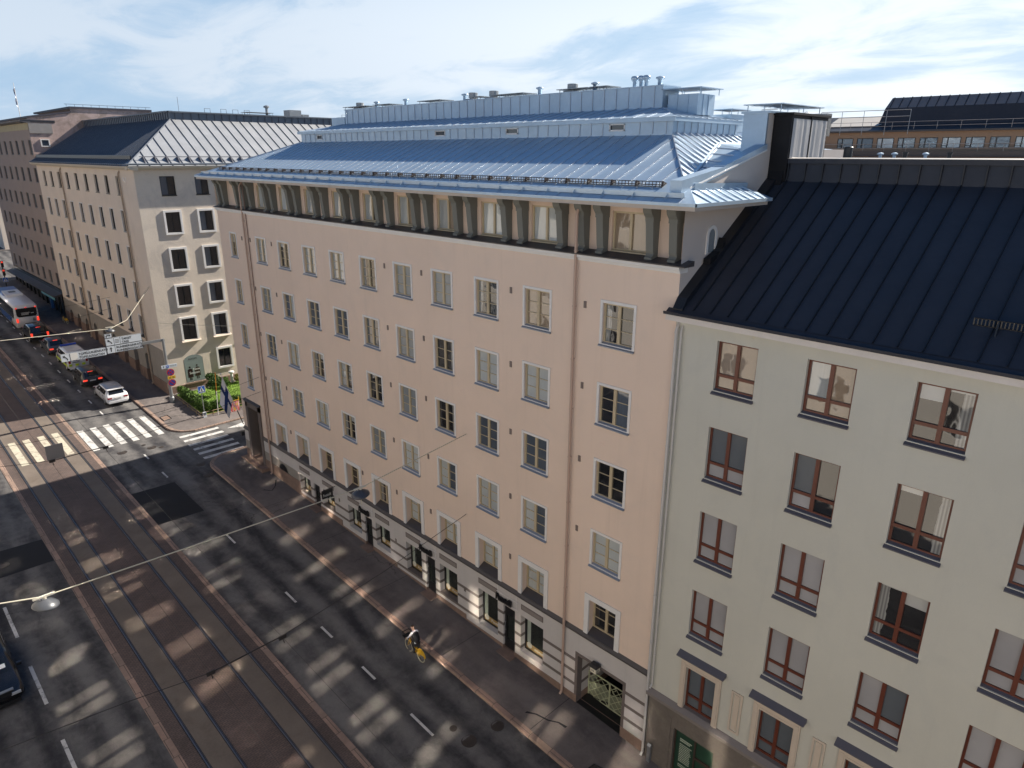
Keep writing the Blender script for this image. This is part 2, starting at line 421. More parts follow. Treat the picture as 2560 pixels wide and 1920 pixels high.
# ------------------------------------------------------------------ mesh helpers
class MB:
    """collects faces; build() links them as ONE mesh object"""
    def __init__(s):
        s.v, s.f, s.m = [], [], []
    def poly(s, pts, m=0):
        i = len(s.v)
        s.v += [tuple(p) for p in pts]
        s.f.append(tuple(range(i, i + len(pts))))
        s.m.append(m)
        return s
    def grid(s, rows, m=0, close=False):
        n = len(rows[0])
        i = len(s.v)
        for r in rows:
            s.v += [tuple(p) for p in r]
        for a in range(len(rows) - 1):
            for b in range(n if close else n - 1):
                c = (b + 1) % n
                s.f.append((i + a * n + b, i + a * n + c, i + (a + 1) * n + c, i + (a + 1) * n + b))
                s.m.append(m)
        return s
    def box(s, x0, x1, y0, y1, z0, z1, m=0, T=None):
        p = [(x0, y0, z0), (x1, y0, z0), (x1, y1, z0), (x0, y1, z0), (x0, y0, z1), (x1, y0, z1), (x1, y1, z1), (x0, y1, z1)]
        if T is not None:
            p = [tuple(T @ Vector(q)) for q in p]
        i = len(s.v)
        s.v += p
        for f in ((0, 3, 2, 1), (4, 5, 6, 7), (0, 1, 5, 4), (1, 2, 6, 5), (2, 3, 7, 6), (3, 0, 4, 7)):
            s.f.append(tuple(i + k for k in f))
            s.m.append(m)
        return s
    def prism(s, prof, ext, m=0):
        """prof: 3D outline, pushed along ext"""
        e = Vector(ext)
        a = [Vector(p) for p in prof]
        b = [p + e for p in a]
        s.poly(a[::-1], m)
        s.poly(b, m)
        n = len(a)
        for k in range(n):
            s.poly([a[k], a[(k + 1) % n], b[(k + 1) % n], b[k]], m)
        return s
    def tube(s, pts, r, n=8, m=0, cap=True):
        pts = [Vector(p) for p in pts]
        rr = r if isinstance(r, (list, tuple)) else [r] * len(pts)
        rows = []
        prev = None
        for k, p in enumerate(pts):
            d = (pts[min(k + 1, len(pts) - 1)] - pts[max(k - 1, 0)]).normalized()
            ref = prev if prev is not None else (Vector((0, 0, 1)) if abs(d.z) < 0.9 else Vector((1, 0, 0)))
            a = (ref - d * ref.dot(d))
            a = a.normalized() if a.length > 1e-6 else d.orthogonal().normalized()
            prev = a
            b = d.cross(a)
            rows.append([p + (a * math.cos(2 * math.pi * t / n) + b * math.sin(2 * math.pi * t / n)) * rr[k] for t in range(n)])
        s.grid(rows, m, close=True)
        if cap:
            s.poly(rows[0][::-1], m)
            s.poly(rows[-1], m)
        return s
    def lathe(s, c, prof, n=16, m=0, T=None):
        c = Vector(c)
        rows = []
        for r, z in prof:
            row = [Vector((r * math.cos(2 * math.pi * t / n), r * math.sin(2 * math.pi * t / n), z)) for t in range(n)]
            rows.append([c + (T @ p if T is not None else p) for p in row])
        s.grid(rows, m, close=True)
        s.poly(rows[0][::-1], m)
        s.poly(rows[-1], m)
        return s
    def merge(s, o, m):
        i = len(s.v)
        s.v += o.v
        s.f += [tuple(a + i for a in f) for f in o.f]
        s.m += [m] * len(o.f)
        return s
    def build(s, name, mats, parent=None, smooth=False, recalc=True):
        me = s.mesh(name, mats, smooth, recalc)
        return link(name, me, parent)
    def mesh(s, name, mats, smooth=False, recalc=True):
        me = bpy.data.meshes.new(name)
        me.from_pydata(s.v, [], s.f)
        for m in (mats if isinstance(mats, (list, tuple)) else [mats]):
            me.materials.append(m)
        me.polygons.foreach_set('material_index', s.m)
        if recalc:
            bm = bmesh.new()
            bm.from_mesh(me)
            bmesh.ops.remove_doubles(bm, verts=bm.verts, dist=1e-5)
            bmesh.ops.recalc_face_normals(bm, faces=bm.faces)
            bm.to_mesh(me)
            bm.free()
        if smooth:
            me.polygons.foreach_set('use_smooth', [True] * len(me.polygons))
        me.update()
        return me

def link(name, me, parent=None, loc=None, rotz=0.0):
    o = bpy.data.objects.new(name, me)
    col.objects.link(o)
    if parent is not None:
        o.parent = parent
        if loc is None or parent.type == 'EMPTY':      # coordinates are the world's
            o.matrix_parent_inverse = ROOTINV.get(parent.name, Matrix.Identity(4))
    if loc is not None:
        o.location = loc
    o.rotation_euler = (0, 0, rotz)
    return o

ROOTINV = {}
def sub(name, me, parent):
    """a piece that shares its parent's own axes"""
    o = bpy.data.objects.new(name, me)
    col.objects.link(o)
    o.parent = parent
    return o

def tag(o, label, cat, group=None):
    o['label'] = label
    o['category'] = cat
    if group:
        o['group'] = group
    return o

def thing(name, label, cat, loc=(0, 0, 0), rotz=0.0, group=None):
    o = bpy.data.objects.new(name, None)
    o.empty_display_size = 0.3
    col.objects.link(o)
    o.location = loc
    o.rotation_euler = (0, 0, rotz)
    m = Matrix.Translation(Vector(loc)) @ Matrix.Rotation(rotz, 4, 'Z')
    ROOTINV[o.name] = m.inverted()
    return tag(o, label, cat, group)

def struct(name, mb, mats, kind='structure', **kw):
    o = mb.build(name, mats, **kw)
    o['kind'] = kind
    return o

def copy_tree(o, parent=None):
    c = o.copy()
    col.objects.link(c)
    if parent is not None:
        c.parent = parent
    for ch in list(o.children):
        copy_tree(ch, c)
    return c

def text_mesh(body, size, extrude=0.0, align='LEFT', bold=0.0, sx=1.0):
    cu = bpy.data.curves.new('lettering', 'FONT')
    cu.body = body
    cu.size = size
    cu.extrude = extrude
    cu.align_x = align
    cu.offset = bold
    cu.resolution_u = 3
    ob = bpy.data.objects.new('lettering', cu)
    col.objects.link(ob)
    dg = bpy.context.evaluated_depsgraph_get()
    me = bpy.data.meshes.new_from_object(ob.evaluated_get(dg))
    bpy.data.objects.remove(ob)
    bpy.data.curves.remove(cu)
    if sx != 1.0:
        for v in me.vertices:
            v.co.x *= sx
    return me

def text(body, size, org, ux, uy, m, parent, extrude=0.0, align='LEFT', name='lettering', bold=0.0, sx=1.0, local=False):
    """letters written along ux with uy up, starting at org (world coordinates)"""
    me = text_mesh(body, size, extrude, align, bold, sx)
    ux, uy = Vector(ux).normalized(), Vector(uy).normalized()
    uz = ux.cross(uy)
    T = Matrix(((ux.x, uy.x, uz.x, org[0]), (ux.y, uy.y, uz.y, org[1]), (ux.z, uy.z, uz.z, org[2]), (0, 0, 0, 1)))
    me.transform(T)
    me.materials.clear()
    me.materials.append(m)
    me.polygons.foreach_set('material_index', [0] * len(me.polygons))
    me.name = name
    if local:
        return sub(name, me, parent)
    return link(name, me, parent)

def gz(y):
    return 0.046 * min(max(y, -60.0), 165.0)

# walls as sheets with openings: fx faces -x (u=y), fy faces -y (u=x); w runs inwards
def FX(x):
    return lambda u, v, w: (x + w, u, v)
def FY(y):
    return lambda u, v, w: (u, y + w, v)
def FXP(x):      # a wall facing +x
    return lambda u, v, w: (x - w, u, v)

def wall(mb, F, u0, u1, v0, v1, holes, depth, m=0, mr=None):
    mr = m if mr is None else mr
    hs = [h for h in holes]
    us = sorted({u0, u1, *[a for h in hs for a in (h[0], h[1]) if u0 < a < u1]})
    vs = sorted({v0, v1, *[a for h in hs for a in (h[2], h[3]) if v0 < a < v1]})
    def inside(u, v):
        return any(h[0] < u < h[1] and h[2] < v < h[3] for h in hs)
    for j in range(len(vs) - 1):
        run = None
        for i in range(len(us) - 1):
            solid = not inside((us[i] + us[i + 1]) / 2, (vs[j] + vs[j + 1]) / 2)
            if solid and run is None:
                run = us[i]
            if run is not None and (not solid or i == len(us) - 2):
                e = us[i + 1] if solid else us[i]
                mb.poly([F(run, vs[j], 0), F(e, vs[j], 0), F(e, vs[j + 1], 0), F(run, vs[j + 1], 0)], m)
                run = None
    for h in hs:
        d = h[4] if len(h) > 4 else depth
        a, b, c, e = h[:4]
        lo, hi = max(c, v0), min(e, v1)
        if hi <= lo or b <= u0 or a >= u1:
            continue
        mb.poly([F(a, lo, 0), F(a, lo, d), F(a, hi, d), F(a, hi, 0)], mr)
        mb.poly([F(b, lo, 0), F(b, hi, 0), F(b, hi, d), F(b, lo, d)], mr)
        if e <= v1:
            mb.poly([F(a, e, 0), F(a, e, d), F(b, e, d), F(b, e, 0)], mr)
        if c >= v0:
            mb.poly([F(a, c, 0), F(b, c, 0), F(b, c, d), F(a, c, d)], mr)

# ------------------------------------------------------------------ ground
YB = [-200, -60, 165, 900]
def strip(name, x0, x1, y0, y1, h, m, kind='structure'):
    mb = MB()
    ys = sorted({y0, y1, *[y for y in YB if y0 < y < y1]})
    mb.grid([[(x0, y, gz(y) + h), (x1, y, gz(y) + h)] for y in ys])
    return struct(name, mb, m, kind)

g = MB()
g.grid([[(x, y, gz(y) - 0.16) for x in (-900, -200, 200, 900)] for y in (-700, -60, 165, 2500)])
struct('ground', g, SOIL)
strip('road', -20.3, -3.0, -58, 380, -0.12, ASPHALT)
# the side street, cut by the building line on both sides
g = MB()
g.grid([[(x, 48, gz(48) - 0.116), (x, 68, gz(68) - 0.116)] for x in (-3.02, 8, 90)])
g.grid([[(x, 48, gz(48) - 0.116), (x, 68, gz(68) - 0.116)] for x in (-90, -20.28)])
struct('road', g, ASPHALT)
# the wide crossing at the far end
g = MB()
g.grid([[(x, 131.5, gz(131.5) - 0.112), (x, 160, gz(160) - 0.112)] for x in (-70, -3, 70)])
struct('road', g, ASPHALT)

def slab(name, pts, h, m, kerb_edges=None):
    """a raised pavement: top sheet and its upright rim"""
    mb = MB()
    top = [(x, y, gz(y) + h) for x, y in pts]
    mb.poly(top)
    for i in range(len(pts)):
        a, b = pts[i], pts[(i + 1) % len(pts)]
        mb.poly([(a[0], a[1], gz(a[1]) + h), (b[0], b[1], gz(b[1]) + h), (b[0], b[1], gz(b[1]) - 0.3), (a[0], a[1], gz(a[1]) - 0.3)])
    return struct(name, mb, m)

def arc(cx, cy, r, a0, a1, n=8):
    return [(cx + r * math.cos(R(a0 + (a1 - a0) * k / n)), cy + r * math.sin(R(a0 + (a1 - a0) * k / n))) for k in range(n + 1)]

near_edge = [(-2.98, -58), (-2.98, 49.3)] + arc(-1.13, 49.3, 1.85, 180, 90)[1:] + [(60, 51.15)]
slab('pavement', near_edge + [(60, 49.6), (0.3, 49.6), (0.3, -58)], 0.0, PAVE)
far_edge = [(60, 56.9), (-0.9, 56.85)] + arc(-0.9, 58.85, 2.05, 270, 180)[1:] + [(-2.98, 131.4)]
slab('pavement', far_edge + [(0.3, 131.4), (0.3, 66.3), (60, 66.3)], 0.0, PAVE)
slab('pavement', [(-2.98, 160), (-2.98, 380), (6, 380), (6, 160)], 0.0, PAVE)
for y0, y1 in ((-58, 49.6), (66.0, 131)):
    slab('pavement', [(-20.3, y0), (-20.3, y1), (-23.6, y1), (-23.6, y0)], 0.0, PAVE)

def kerb(edge, flip=False):
    mb = MB()
    n = len(edge)
    rows = []
    for i, (x, y) in enumerate(edge):
        a, b = edge[max(i - 1, 0)], edge[min(i + 1, n - 1)]
        d = Vector((b[0] - a[0], b[1] - a[1])).normalized()
        nx, ny = (d.y, -d.x) if not flip else (-d.y, d.x)      # towards the pavement
        z = gz(y)
        rows.append([(x - nx * 0.035, y - ny * 0.035, z - 0.2), (x - nx * 0.035, y - ny * 0.035, z - 0.03), (x, y, z + 0.006), (x + nx * 0.27, y + ny * 0.27, z + 0.006), (x + nx * 0.27, y + ny * 0.27, z - 0.1)])
    mb.grid(rows)
    return struct('kerb', mb, KERB)
def densify(e, step=3.0):
    o = [e[0]]
    for a, b in zip(e, e[1:]):
        L = math.hypot(b[0] - a[0], b[1] - a[1])
        k = max(1, int(L / step))
        o += [(a[0] + (b[0] - a[0]) * t / k, a[1] + (b[1] - a[1]) * t / k) for t in range(1, k + 1)]
    return o
kerb(densify(near_edge))
kerb(densify(far_edge))

# tram track bed: setts, concrete between the rails, granite edge strips
strip('track_bed', -14.32, -8.88, -58, 131, -0.100, SETTS)
strip('track_bed', -14.5, -14.2, -58, 131, -0.094, KERB)
strip('track_bed', -9.0, -8.72, -58, 131, -0.094, KERB)
RAILX = (-13.585, -12.54, -10.6, -9.57)
strip('track_bed', RAILX[0] + .05, RAILX[1] - .05, -58, 131, -0.092, RAILCONC)
strip('track_bed', RAILX[2] + .05, RAILX[3] - .05, -58, 131, -0.092, RAILCONC)
for x in RAILX:
    mb = MB()
    for a, b, h in ((-.028, .020, -0.074), (.048, .060, -0.074)):
        ys = (-58, 131)
        mb.grid([[(x + a, y, gz(y) - .12), (x + a, y, gz(y) + h), (x + b, y, gz(y) + h), (x + b, y, gz(y) - .12)] for y in ys])
    struct('tram_rail', mb, RAIL)
    mb = MB()
    mb.grid([[(x - .06, y, gz(y) - .0875), (x + .085, y, gz(y) - .0875)] for y in (-58, 131)])
    struct('rail_groove', mb, RUBBER)
# expansion joints across the concrete
# paint
def mark(pts, m=PAINTW, h=-0.108, name='road_marking'):
    mb = MB()
    mb.poly([(x, y, gz(y) + h) for x, y in pts])
    return struct(name, mb, m)
def rect(x0, x1, y0, y1):
    return [(x0, y0), (x1, y0), (x1, y1), (x0, y1)]
for x in (-8.42, -7.44, -6.46, -5.53, -4.57, -3.62):
    mark(rect(x - .235, x + .235, 57.96, 62.8))
for x in (-13.03, -12.06, -11.05, -10.07):
    mark(rect(x - .235, x + .235, 58.46, 63.5), PAINTY, -0.080)
for x in (-14.9, -15.9, -16.9, -17.9, -18.9):
    mark(rect(x - .235, x + .235, 58.4, 63))
for k in range(6):
    y = 56.3 - k * 0.985
    mark(rect(-2.78, 0.42, y - .2, y + .2), h=-0.104)
mark([(.9, 55.7), (2.6, 56.1), (5.2, 55.85), (5.2, 55.35), (2.6, 55.0)], h=-0.104)
ds = [(31, 32.2), (27.25, 28.35), (23.4, 24.5), (19.0, 20.6), (38.65, 39.9), (50.0, 51.1), (53.9, 54.95), (65.15, 66.2), (68.65, 69.65), (72.25, 73.1), (75.75, 76.75), (79.35, 80.4), (82.75, 83.75), (85.9, 87), (89.45, 90.5), (93, 94), (96.4, 97.4), (100, 101), (103.6, 104.6), (107, 108), (14.4, 15.6), (10, 11.2), (5.6, 6.8), (1.2, 2.4)]
for a, b in ds:
    mark(rect(-6.01, -5.89, a, b))
for a, b in ((37.7, 40.8), (31.95, 35.05), (26.3, 29.35), (43.7, 46.7), (20.5, 23.5)):
    mark(rect(-17.57, -17.42, a, b))
for k in range(8):
    mark(rect(-20 + k * 2.2, -18.6 + k * 2.2, 143, 143.5), PAINTY, -0.104)
    mark(rect(-18 + k * 2.6, -16.4 + k * 2.6, 126.4 + k * .06, 126.9 + k * .06), PAINTW)
for x in (-7, -5.9, -4.8, -3.7, -2.6, -1.5):
    mark(rect(x - .25, x + .25, 150, 153), h=-0.104)
mark(rect(-8.8, -8.86 + 6.1, 128.6, 129.1))
# road repairs
mark([(-8.7, 49.1), (-5.85, 48.98), (-5.83, 43.72), (-8.7, 43.85)], PATCH, -0.112, 'asphalt_patch')
mark([(-20.2, 47.2), (-14.52, 46.78), (-14.52, 43.84), (-20.2, 43.9)], PATCH, -0.112, 'asphalt_patch')
for y in (16.3, 22.4, 28.8, 35.2, 41.3):
    mark(rect(-2.7, -0.02, y - .012, y + .012), PATCH, 0.004, 'pavement_joint')
for pts in ([(-2.15, 17.1), (-1.9, 16.7), (-1.75, 16.1), (-1.5, 15.7), (-1.45, 15.3)], [(-1.7, 43.6), (-1.3, 43.1), (-0.8, 43.6), (-.35, 44.4)]):
    mb = MB()
    rows = []
    for k, (x, y) in enumerate(pts):
        w = .05 * (1.4 if k in (0, len(pts) - 1) else .8)
        rows.append([(x - w, y, gz(y) + .005), (x + w, y, gz(y) + .005)])
    mb.grid(rows)
    struct('damp_stain', mb, PATCH)

def manhole(x, y, r, h, label):
    mb = MB()
    z = gz(y) + h
    mb.lathe((x, y, z), [(r, -.02), (r, .008), (r * .86, .010), (r * .84, .004), (r * .45, .004), (r * .43, .010), (.02, .010)], 20)
    tag(mb.build('manhole_cover', LIDS), label, 'manhole cover', 'manhole covers in the roadway')
LIDS = mat('cast_iron_lid', (0.050, 0.040, 0.035), 0.6, metal=0.3, var=0.3)
manhole(-7.09, 56.39, .36, -.116, 'round pale manhole cover nearest the tracks, just before the main crosswalk')
manhole(-5.08, 55.86, .33, -.116, 'round rusty manhole cover between the main crosswalk and the shadow edge')
manhole(-5.42, 56.71, .16, -.116, 'very small round cover closest to the main crosswalk stripes')
manhole(-4.50, 55.45, .17, -.116, 'small round cover beside the rusty manhole, towards the side street')
manhole(-3.33, 50.58, .34, -.116, 'dark round manhole cover by the curved kerb of the pink building corner')
manhole(-3.6, 48.54, .36, -.116, 'dark round manhole cover beside the black square asphalt patch and the kerb')
manhole(-16.76, 45.16, .30, -.108, 'round cover set in the black asphalt strip left of the tracks')
manhole(-4.99, 17.75, .34, -.116, 'large round manhole cover in front of the gated archway')
manhole(-5.06, 18.71, .17, -.116, 'small round cover at the end of the nearest lane dash')
manhole(-3.54, 17.5, .30, -.116, 'round manhole cover close to the kerb near the downpipe')
mb = MB()
def hatch(c, label, mtl):
    mb = MB()
    mb.poly([(x, y, gz(y) + .008) for x, y in c])
    e = [Vector((x, y, gz(y) + .02)) for x, y in c]
    for k in range(4):
        mb.tube([e[k], e[(k + 1) % 4]], .035, 4, 1)
    for k in range(1, 12):
        a = e[0].lerp(e[3], k / 12)
        b = e[1].lerp(e[2], k / 12)
        mb.tube([a - Vector((0, 0, .008)), b - Vector((0, 0, .008))], .012, 4)
    tag(mb.build('pavement_hatch', [mtl, RUBBER]), label, 'hatch')
hatch([(-2.03, 13.26), (-1.75, 12.33), (-3.05, 12.42), (-3.05, 13.36)][:4], 'rusty rectangular iron hatch in the pavement near the gate', LIDS)
hatch([(-2.58, 61.3), (-1.95, 61.4), (-1.9, 60.43), (-2.6, 60.25)], 'sunlit pinkish square hatch in the corner pavement by the hedge', GRANITE)

# ------------------------------------------------------------------ windows
PROTO = {}
def win_frame(key, w, h, fm, d=0.12, fr=0.07, mull=0.10, bars=(), barw=0.028, transom=None, tw=0.09, sur=None, sill=None, bot=None):
    """frame mesh for one opening w x h; local x inwards, y along the wall, z up from the sill.
    returns (frame mesh, sill mesh, pane rectangles, depth)"""
    if key in PROTO:
        return PROTO[key]
    mb = MB()
    hw = w / 2
    bt = fr if bot is None else bot
    for y0, y1, z0, z1 in ((-hw, -hw + fr, 0, h), (hw - fr, hw, 0, h), (-hw + fr, hw - fr, h - fr, h), (-hw + fr, hw - fr, 0, bt)):
        mb.box(d - .03, d + .05, y0, y1, z0, z1, 0)
    cells = []
    if mull:
        mb.box(d - .045, d + .05, -mull / 2, mull / 2, bt, h - fr, 0)
        cols = [(-hw + fr, -mull / 2), (mull / 2, hw - fr)]
    else:
        cols = [(-hw + fr, hw - fr)]
    zs = [bt, h - fr]
    if transom is not None:
        for a, b in cols:
            mb.box(d - .035, d + .05, a, b, transom - tw / 2, transom + tw / 2, 0)
        rows = [(bt, transom - tw / 2), (transom + tw / 2, h - fr)]
    else:
        rows = [(bt, h - fr)]
    for a, b in cols:
        for c, e in rows:
            cells.append((a, b, c, e))
            for t in bars:
                z = c + (e - c) * t
                mb.box(d - .012, d + .04, a, b, z - barw / 2, z + barw / 2, 0)
    if sur:
        sw, pr, full = sur
        i = .004
        mb.box(-pr, .03, -hw - sw, -hw + i, (0 if full else -sw), h + sw, 1)
        mb.box(-pr, .03, hw - i, hw + sw, (0 if full else -sw), h + sw, 1)
        mb.box(-pr, .03, -hw + i, hw - i, h - i, h + sw, 1)
        if not full:
            mb.box(-pr, .03, -hw + i, hw - i, -sw, i, 1)
    fme = mb.mesh(key, [fm, WHITE])
    sme = None
    if sill:
        pj, z_in, z_out, ex, sm = sill
        ms = MB()
        ms.prism([(d - .03, -hw - ex, z_in), (-pj, -hw - ex, z_out), (-pj, -hw - ex, z_out - .035), (d - .03, -hw - ex, z_out - .035)], (0, w + 2 * ex, 0))
        sme = ms.mesh(key + '_sill', sm)
    PROTO[key] = (fme, sme, cells, d)
    return PROTO[key]

def pane_mesh(key, cells, d, mats):
    k = (key, tuple(m.name for m in mats))
    if k in PROTO:
        return PROTO[k]
    mb = MB()
    for i, (a, b, c, e) in enumerate(cells):
        x = d + .018
        mb.poly([(x, a - .01, c - .01), (x, a - .01, e + .01), (x, b + .01, e + .01), (x, b + .01, c - .01)], i % len(mats))
    PROTO[k] = mb.mesh('pane', mats, recalc=False)
    return PROTO[k]

def window(root, key, loc, mats, rotz=0.0, name='window', label=None, extra=None):
    fme, sme, cells, d = PROTO[key]
    o = link(name, fme, root, loc, rotz)
    if label:
        o['label'] = label
    sub('pane', pane_mesh(key, cells, d, mats), o)
    if sme:
        sub('sill', sme, o)
    return o

def downpipe(root, x, y, z1, z0, m, r=.06, kick=(-.25, 0), name='downpipe', axis='x'):
    mb = MB()
    mb.tube([(x + .25, y, z1 + .35), (x + .05, y, z1 + .12), (x, y, z1), (x, y, z0 + .25), (x, y, z0 + .12), (x - .14, y, z0)], r, 8)
    z = z0 + 1.5
    while z < z1:
        mb.tube([(x, y, z), (x, y, z + .05)], r * 1.25, 8)
        mb.box(x, x + .14, y - .012, y + .012, z, z + .03)
        z += 2.1
    return mb.build(name, m, root)

def cowl(mb, x, y, z, r, h, kind):
    if kind == 'pipe':
        mb.lathe((x, y, z), [(r, -.3), (r, h * .62), (r * 1.25, h * .64), (r * 1.25, h * .7), (r * 1.9, h * .72), (r * 1.9, h * .86), (r * 1.2, h * .9), (.02, h)], 10)
    elif kind == 'ball':
        mb.lathe((x, y, z), [(r, -.3), (r, h * .5), (r * 1.2, h * .55), (r * 1.9, h * .68), (r * 2.1, h * .8), (r * 1.7, h * .94), (.03, h)], 12)
    elif kind == 'drum':
        mb.box(x - r * 1.25, x + r * 1.25, y - r * 1.25, y + r * 1.25, z - .2, z + h * .22)
        mb.lathe((x, y, z), [(r * .8, h * .22), (r * .8, h * .34), (r, h * .36), (r, h * .96), (r * .9, h)], 14)

def plate_cap(mb, x0, x1, y0, y1, z, post, rise=.05):
    """thin rain plate on posts"""
    mb.poly([(x0, y0, z), (x1, y0, z), ((x0 + x1) / 2, (y0 + y1) / 2, z + rise)])
    mb.box(x0, x1, y0, y1, z - .02, z + .012)
    i = .12
    for x in (x0 + i, x1 - i):
        for y in (y0 + i, (y0 + y1) / 2, y1 - i):
            mb.box(x - .012, x + .012, y - .012, y + .012, z - post, z - .02)

# ------------------------------------------------------------------ the pink building
PK = thing('apartment_building', 'pink plastered apartment building with blue metal roof and bracketed attic storey', 'building', (0, 31, gz(31)))
YL = [48.05, 44.11, 41.06, 37.97, 34.90, 31.83, 28.76, 25.69, 22.63, 19.60, 15.55]
YR = [46.96, 42.62, 39.54, 36.42, 33.34, 30.27, 27.19, 24.12, 21.06, 18.00, 13.94]
TOPS = [19.57, 16.36, 13.18, 9.97]
holes = []
for c in range(11):
    for t in TOPS:
        holes.append((YR[c] + .1, YL[c] - .1, t - 1.66, t - .10, .2))
for c in range(1, 11):
    m_ = (YL[c] + YR[c]) / 2
    holes.append((m_ - .72, m_ + .72, 4.76, 6.55, .42))
portal = (46.62, 48.75, 2.0, 6.9, 1.0)
mb = MB()
wall(mb, FX(0), 12.3, 49.65, 4.55, 21.02, holes + [portal], .2, 0)
wall(mb, FY(49.65), 0, 13.2, 0, 23.1, [], 0, 0)
wall(mb, FXP(13.2), 12.3, 49.65, 0, 23.1, [], 0, 0)
# attic storey, set back
LX = 0.42
lh = []
for c in range(1, 11):
    lh.append((YR[c] + .02, YL[c] - .02, 21.34, 22.74, .16))
wall(mb, FX(LX), 12.34, 49.6, 21.0, 23.05, lh, .16, 1)
mb.poly([(0, 12.3, 21.02), (LX, 12.3, 21.02), (LX, 49.65, 21.02), (0, 49.65, 21.02)], 1)
mb.build('wall', [PINK, PEACH], PK)

GL = {'w': G_WHITE, 'g': G_GREY, 'b': G_BLUE, 'd': G_DARK, 'm': G_MIRR, 't': G_TAN, 'r': G_ROOM}
rows = ['r m r m wm r m m r t r'.split(), 'g g wb b b b m r w w bd'.split(), 'g b w r dm d g r b b d'.split(), 'b m g w r g w bw w bw w'.split(), ' - w w d d r w w w w d'.split()]
for c in range(11):
    wv = YL[c] - YR[c] - .2
    key = 'casement_window' if c else 'narrow_casement_window'
    win_frame(key, 1.37 if c else .89, 1.56, BEIGEFRAME, d=.12, fr=.075, mull=.13 if c else .08, bars=(.34, .67), sur=(.10, .03, False), sill=(.10, .06, -.075, .10, SILLBLUE), bot=.09)
    for r, t in enumerate(TOPS):
        ms = [GL[k] for k in rows[r][c]]
        o = window(PK, key, (0, (YL[c] + YR[c]) / 2, t - 1.66), ms)
        o.scale = (1, wv / (1.37 if c else .89), 1)
win_frame('deep_window', 1.44, 1.79, BEIGEFRAME, d=.36, fr=.08, mull=.13, bars=(.34, .67), sur=(.23, .05, True), sill=(.06, .24, .02, -.003, LEDGE), bot=.30)
for c in range(1, 11):
    window(PK, 'deep_window', (0, (YL[c] + YR[c]) / 2, 4.76), [GL[k] for k in rows[4][c]])
win_frame('attic_window', 1.50, 1.40, BEIGEFRAME, d=.11, fr=.07, mull=.10, sill=(.03, .05, .0, 0, BEIGEFRAME))
for c, k in zip(range(1, 11), 'w w bm bm dm tm tm w w t'.split()):
    o = window(PK, 'attic_window', (LX, (YL[c] + YR[c]) / 2, 21.34), [GL[q] for q in k], name='attic_window')
    o.scale = (1, (YL[c] - YR[c] - .04) / 1.5, 1)

# attic ledge and its white moulding
mb = MB()
mb.prism([(-.05, 12.28, 20.90), (-.09, 12.28, 21.00), (-.14, 12.28, 21.02), (-.14, 12.28, 21.115), (LX - .002, 12.28, 21.115), (LX - .002, 12.28, 20.9)], (0, 37.4, 0), 0)
mb.build('cornice', WHITE, PK)
mb = MB()
mb.prism([(-.19, 12.05, 21.125), (-.19, 12.05, 21.165), (LX - .004, 12.05, 21.30), (LX - .004, 12.05, 21.125)], (0, 37.75, 0), 0)
mb.build('attic_ledge', LEDGE, PK)

# the scrolled brackets
bp = MB()
shaft = [(.04, 0, 21.17), (.04, 0, 21.29), (.10, 0, 21.33), (.16, 0, 21.41), (.12, 0, 21.50), (.11, 0, 21.56), (.02, 0, 22.50), (LX - .004, 0, 22.50), (LX - .004, 0, 21.17)]
bp.prism(shaft, (0, -.30, 0))
bp.prism([(.0, .02, 22.5), (.0, .02, 22.62), (-.04, .02, 22.68), (-.10, .02, 22.74), (-.15, .02, 22.82), (-.17, .02, 22.90), (-.17, .02, 22.994), (LX - .004, .02, 22.994), (LX - .004, .02, 22.5)], (0, -.34, 0))
bme = bp.mesh('bracket', BRACKET)
for y in (49.56, 48.80, 46.70, 45.70, 44.71, 42.55, 41.65, 39.52, 38.62, 36.48, 35.51, 33.36, 32.39, 30.26, 29.29, 27.16, 26.20, 24.08, 23.14, 20.98, 20.04, 17.92, 16.86, 15.97, 13.81, 12.88):
    link('bracket', bme, PK, (0, y, 0))
# eaves
EX, EY0, EY1 = -.93, 11.38, 50.4
mb = MB()
mb.box(EX + .05, 3.9, EY0 + .05, 12.29, 23.0, 23.13)            # soffit boards round the corner
mb.box(EX + .05, LX + .3, 12.29, EY1 - .05, 23.0, 23.13)
mb.box(LX + .3, 12.0, 49.66, EY1 - .05, 23.0, 23.13)
mb.build('eaves', mat('eaves_paint', (0.46, 0.40, 0.35), .8, var=.05), PK)

# ---- roof
SLP = .43
def zr(x):
    return 23.62 + SLP * x
A0 = Vector((EX, EY0, zr(EX)))
HB = Vector((.80, 13.0, zr(.80)))
HT = Vector((4.1, 15.66, zr(4.1)))
LT = Vector((4.1, 44.4, zr(4.1)))
LB = Vector((EX, 50.4, zr(EX)))
def zy(y):
    return HB.z + .56 * (y - 13.0)
VA = Vector((.95, 12.78, zy(12.78)))
VB = Vector((6.6, 15.0, zy(15.0)))
roof = MB()
roof.poly([A0, (.1, 12.27, zr(.1)), (.5, 12.95, zr(.5)), HB, HT, LT, LB], 0)
roof.poly([HB, VA, VB, (12, 15.0, zy(15.0)), (12, 15.66, zy(15.66)), HT], 0)
CW = [Vector((.30, 12.62, 23.78)), Vector((5.0, 12.62, 24.78)), Vector((12, 12.62, 24.9))]
roof.poly([VA, HB, CW[0]], 0)
roof.poly([VA, CW[0], CW[1], VB], 0)
roof.poly([VB, CW[1], CW[2], (12, 15.0, zy(15.0))], 0)
LTX = Vector((12.5, 44.4, LT.z))
roof.poly([LB, LT, LTX, (12.5, 50.4, zr(EX))], 0)
roof.poly([(12.5, 50.4, zr(EX)), LTX, (12, 15.66, zy(15.66)), (13.2, 12.6, 23.3)], 0)
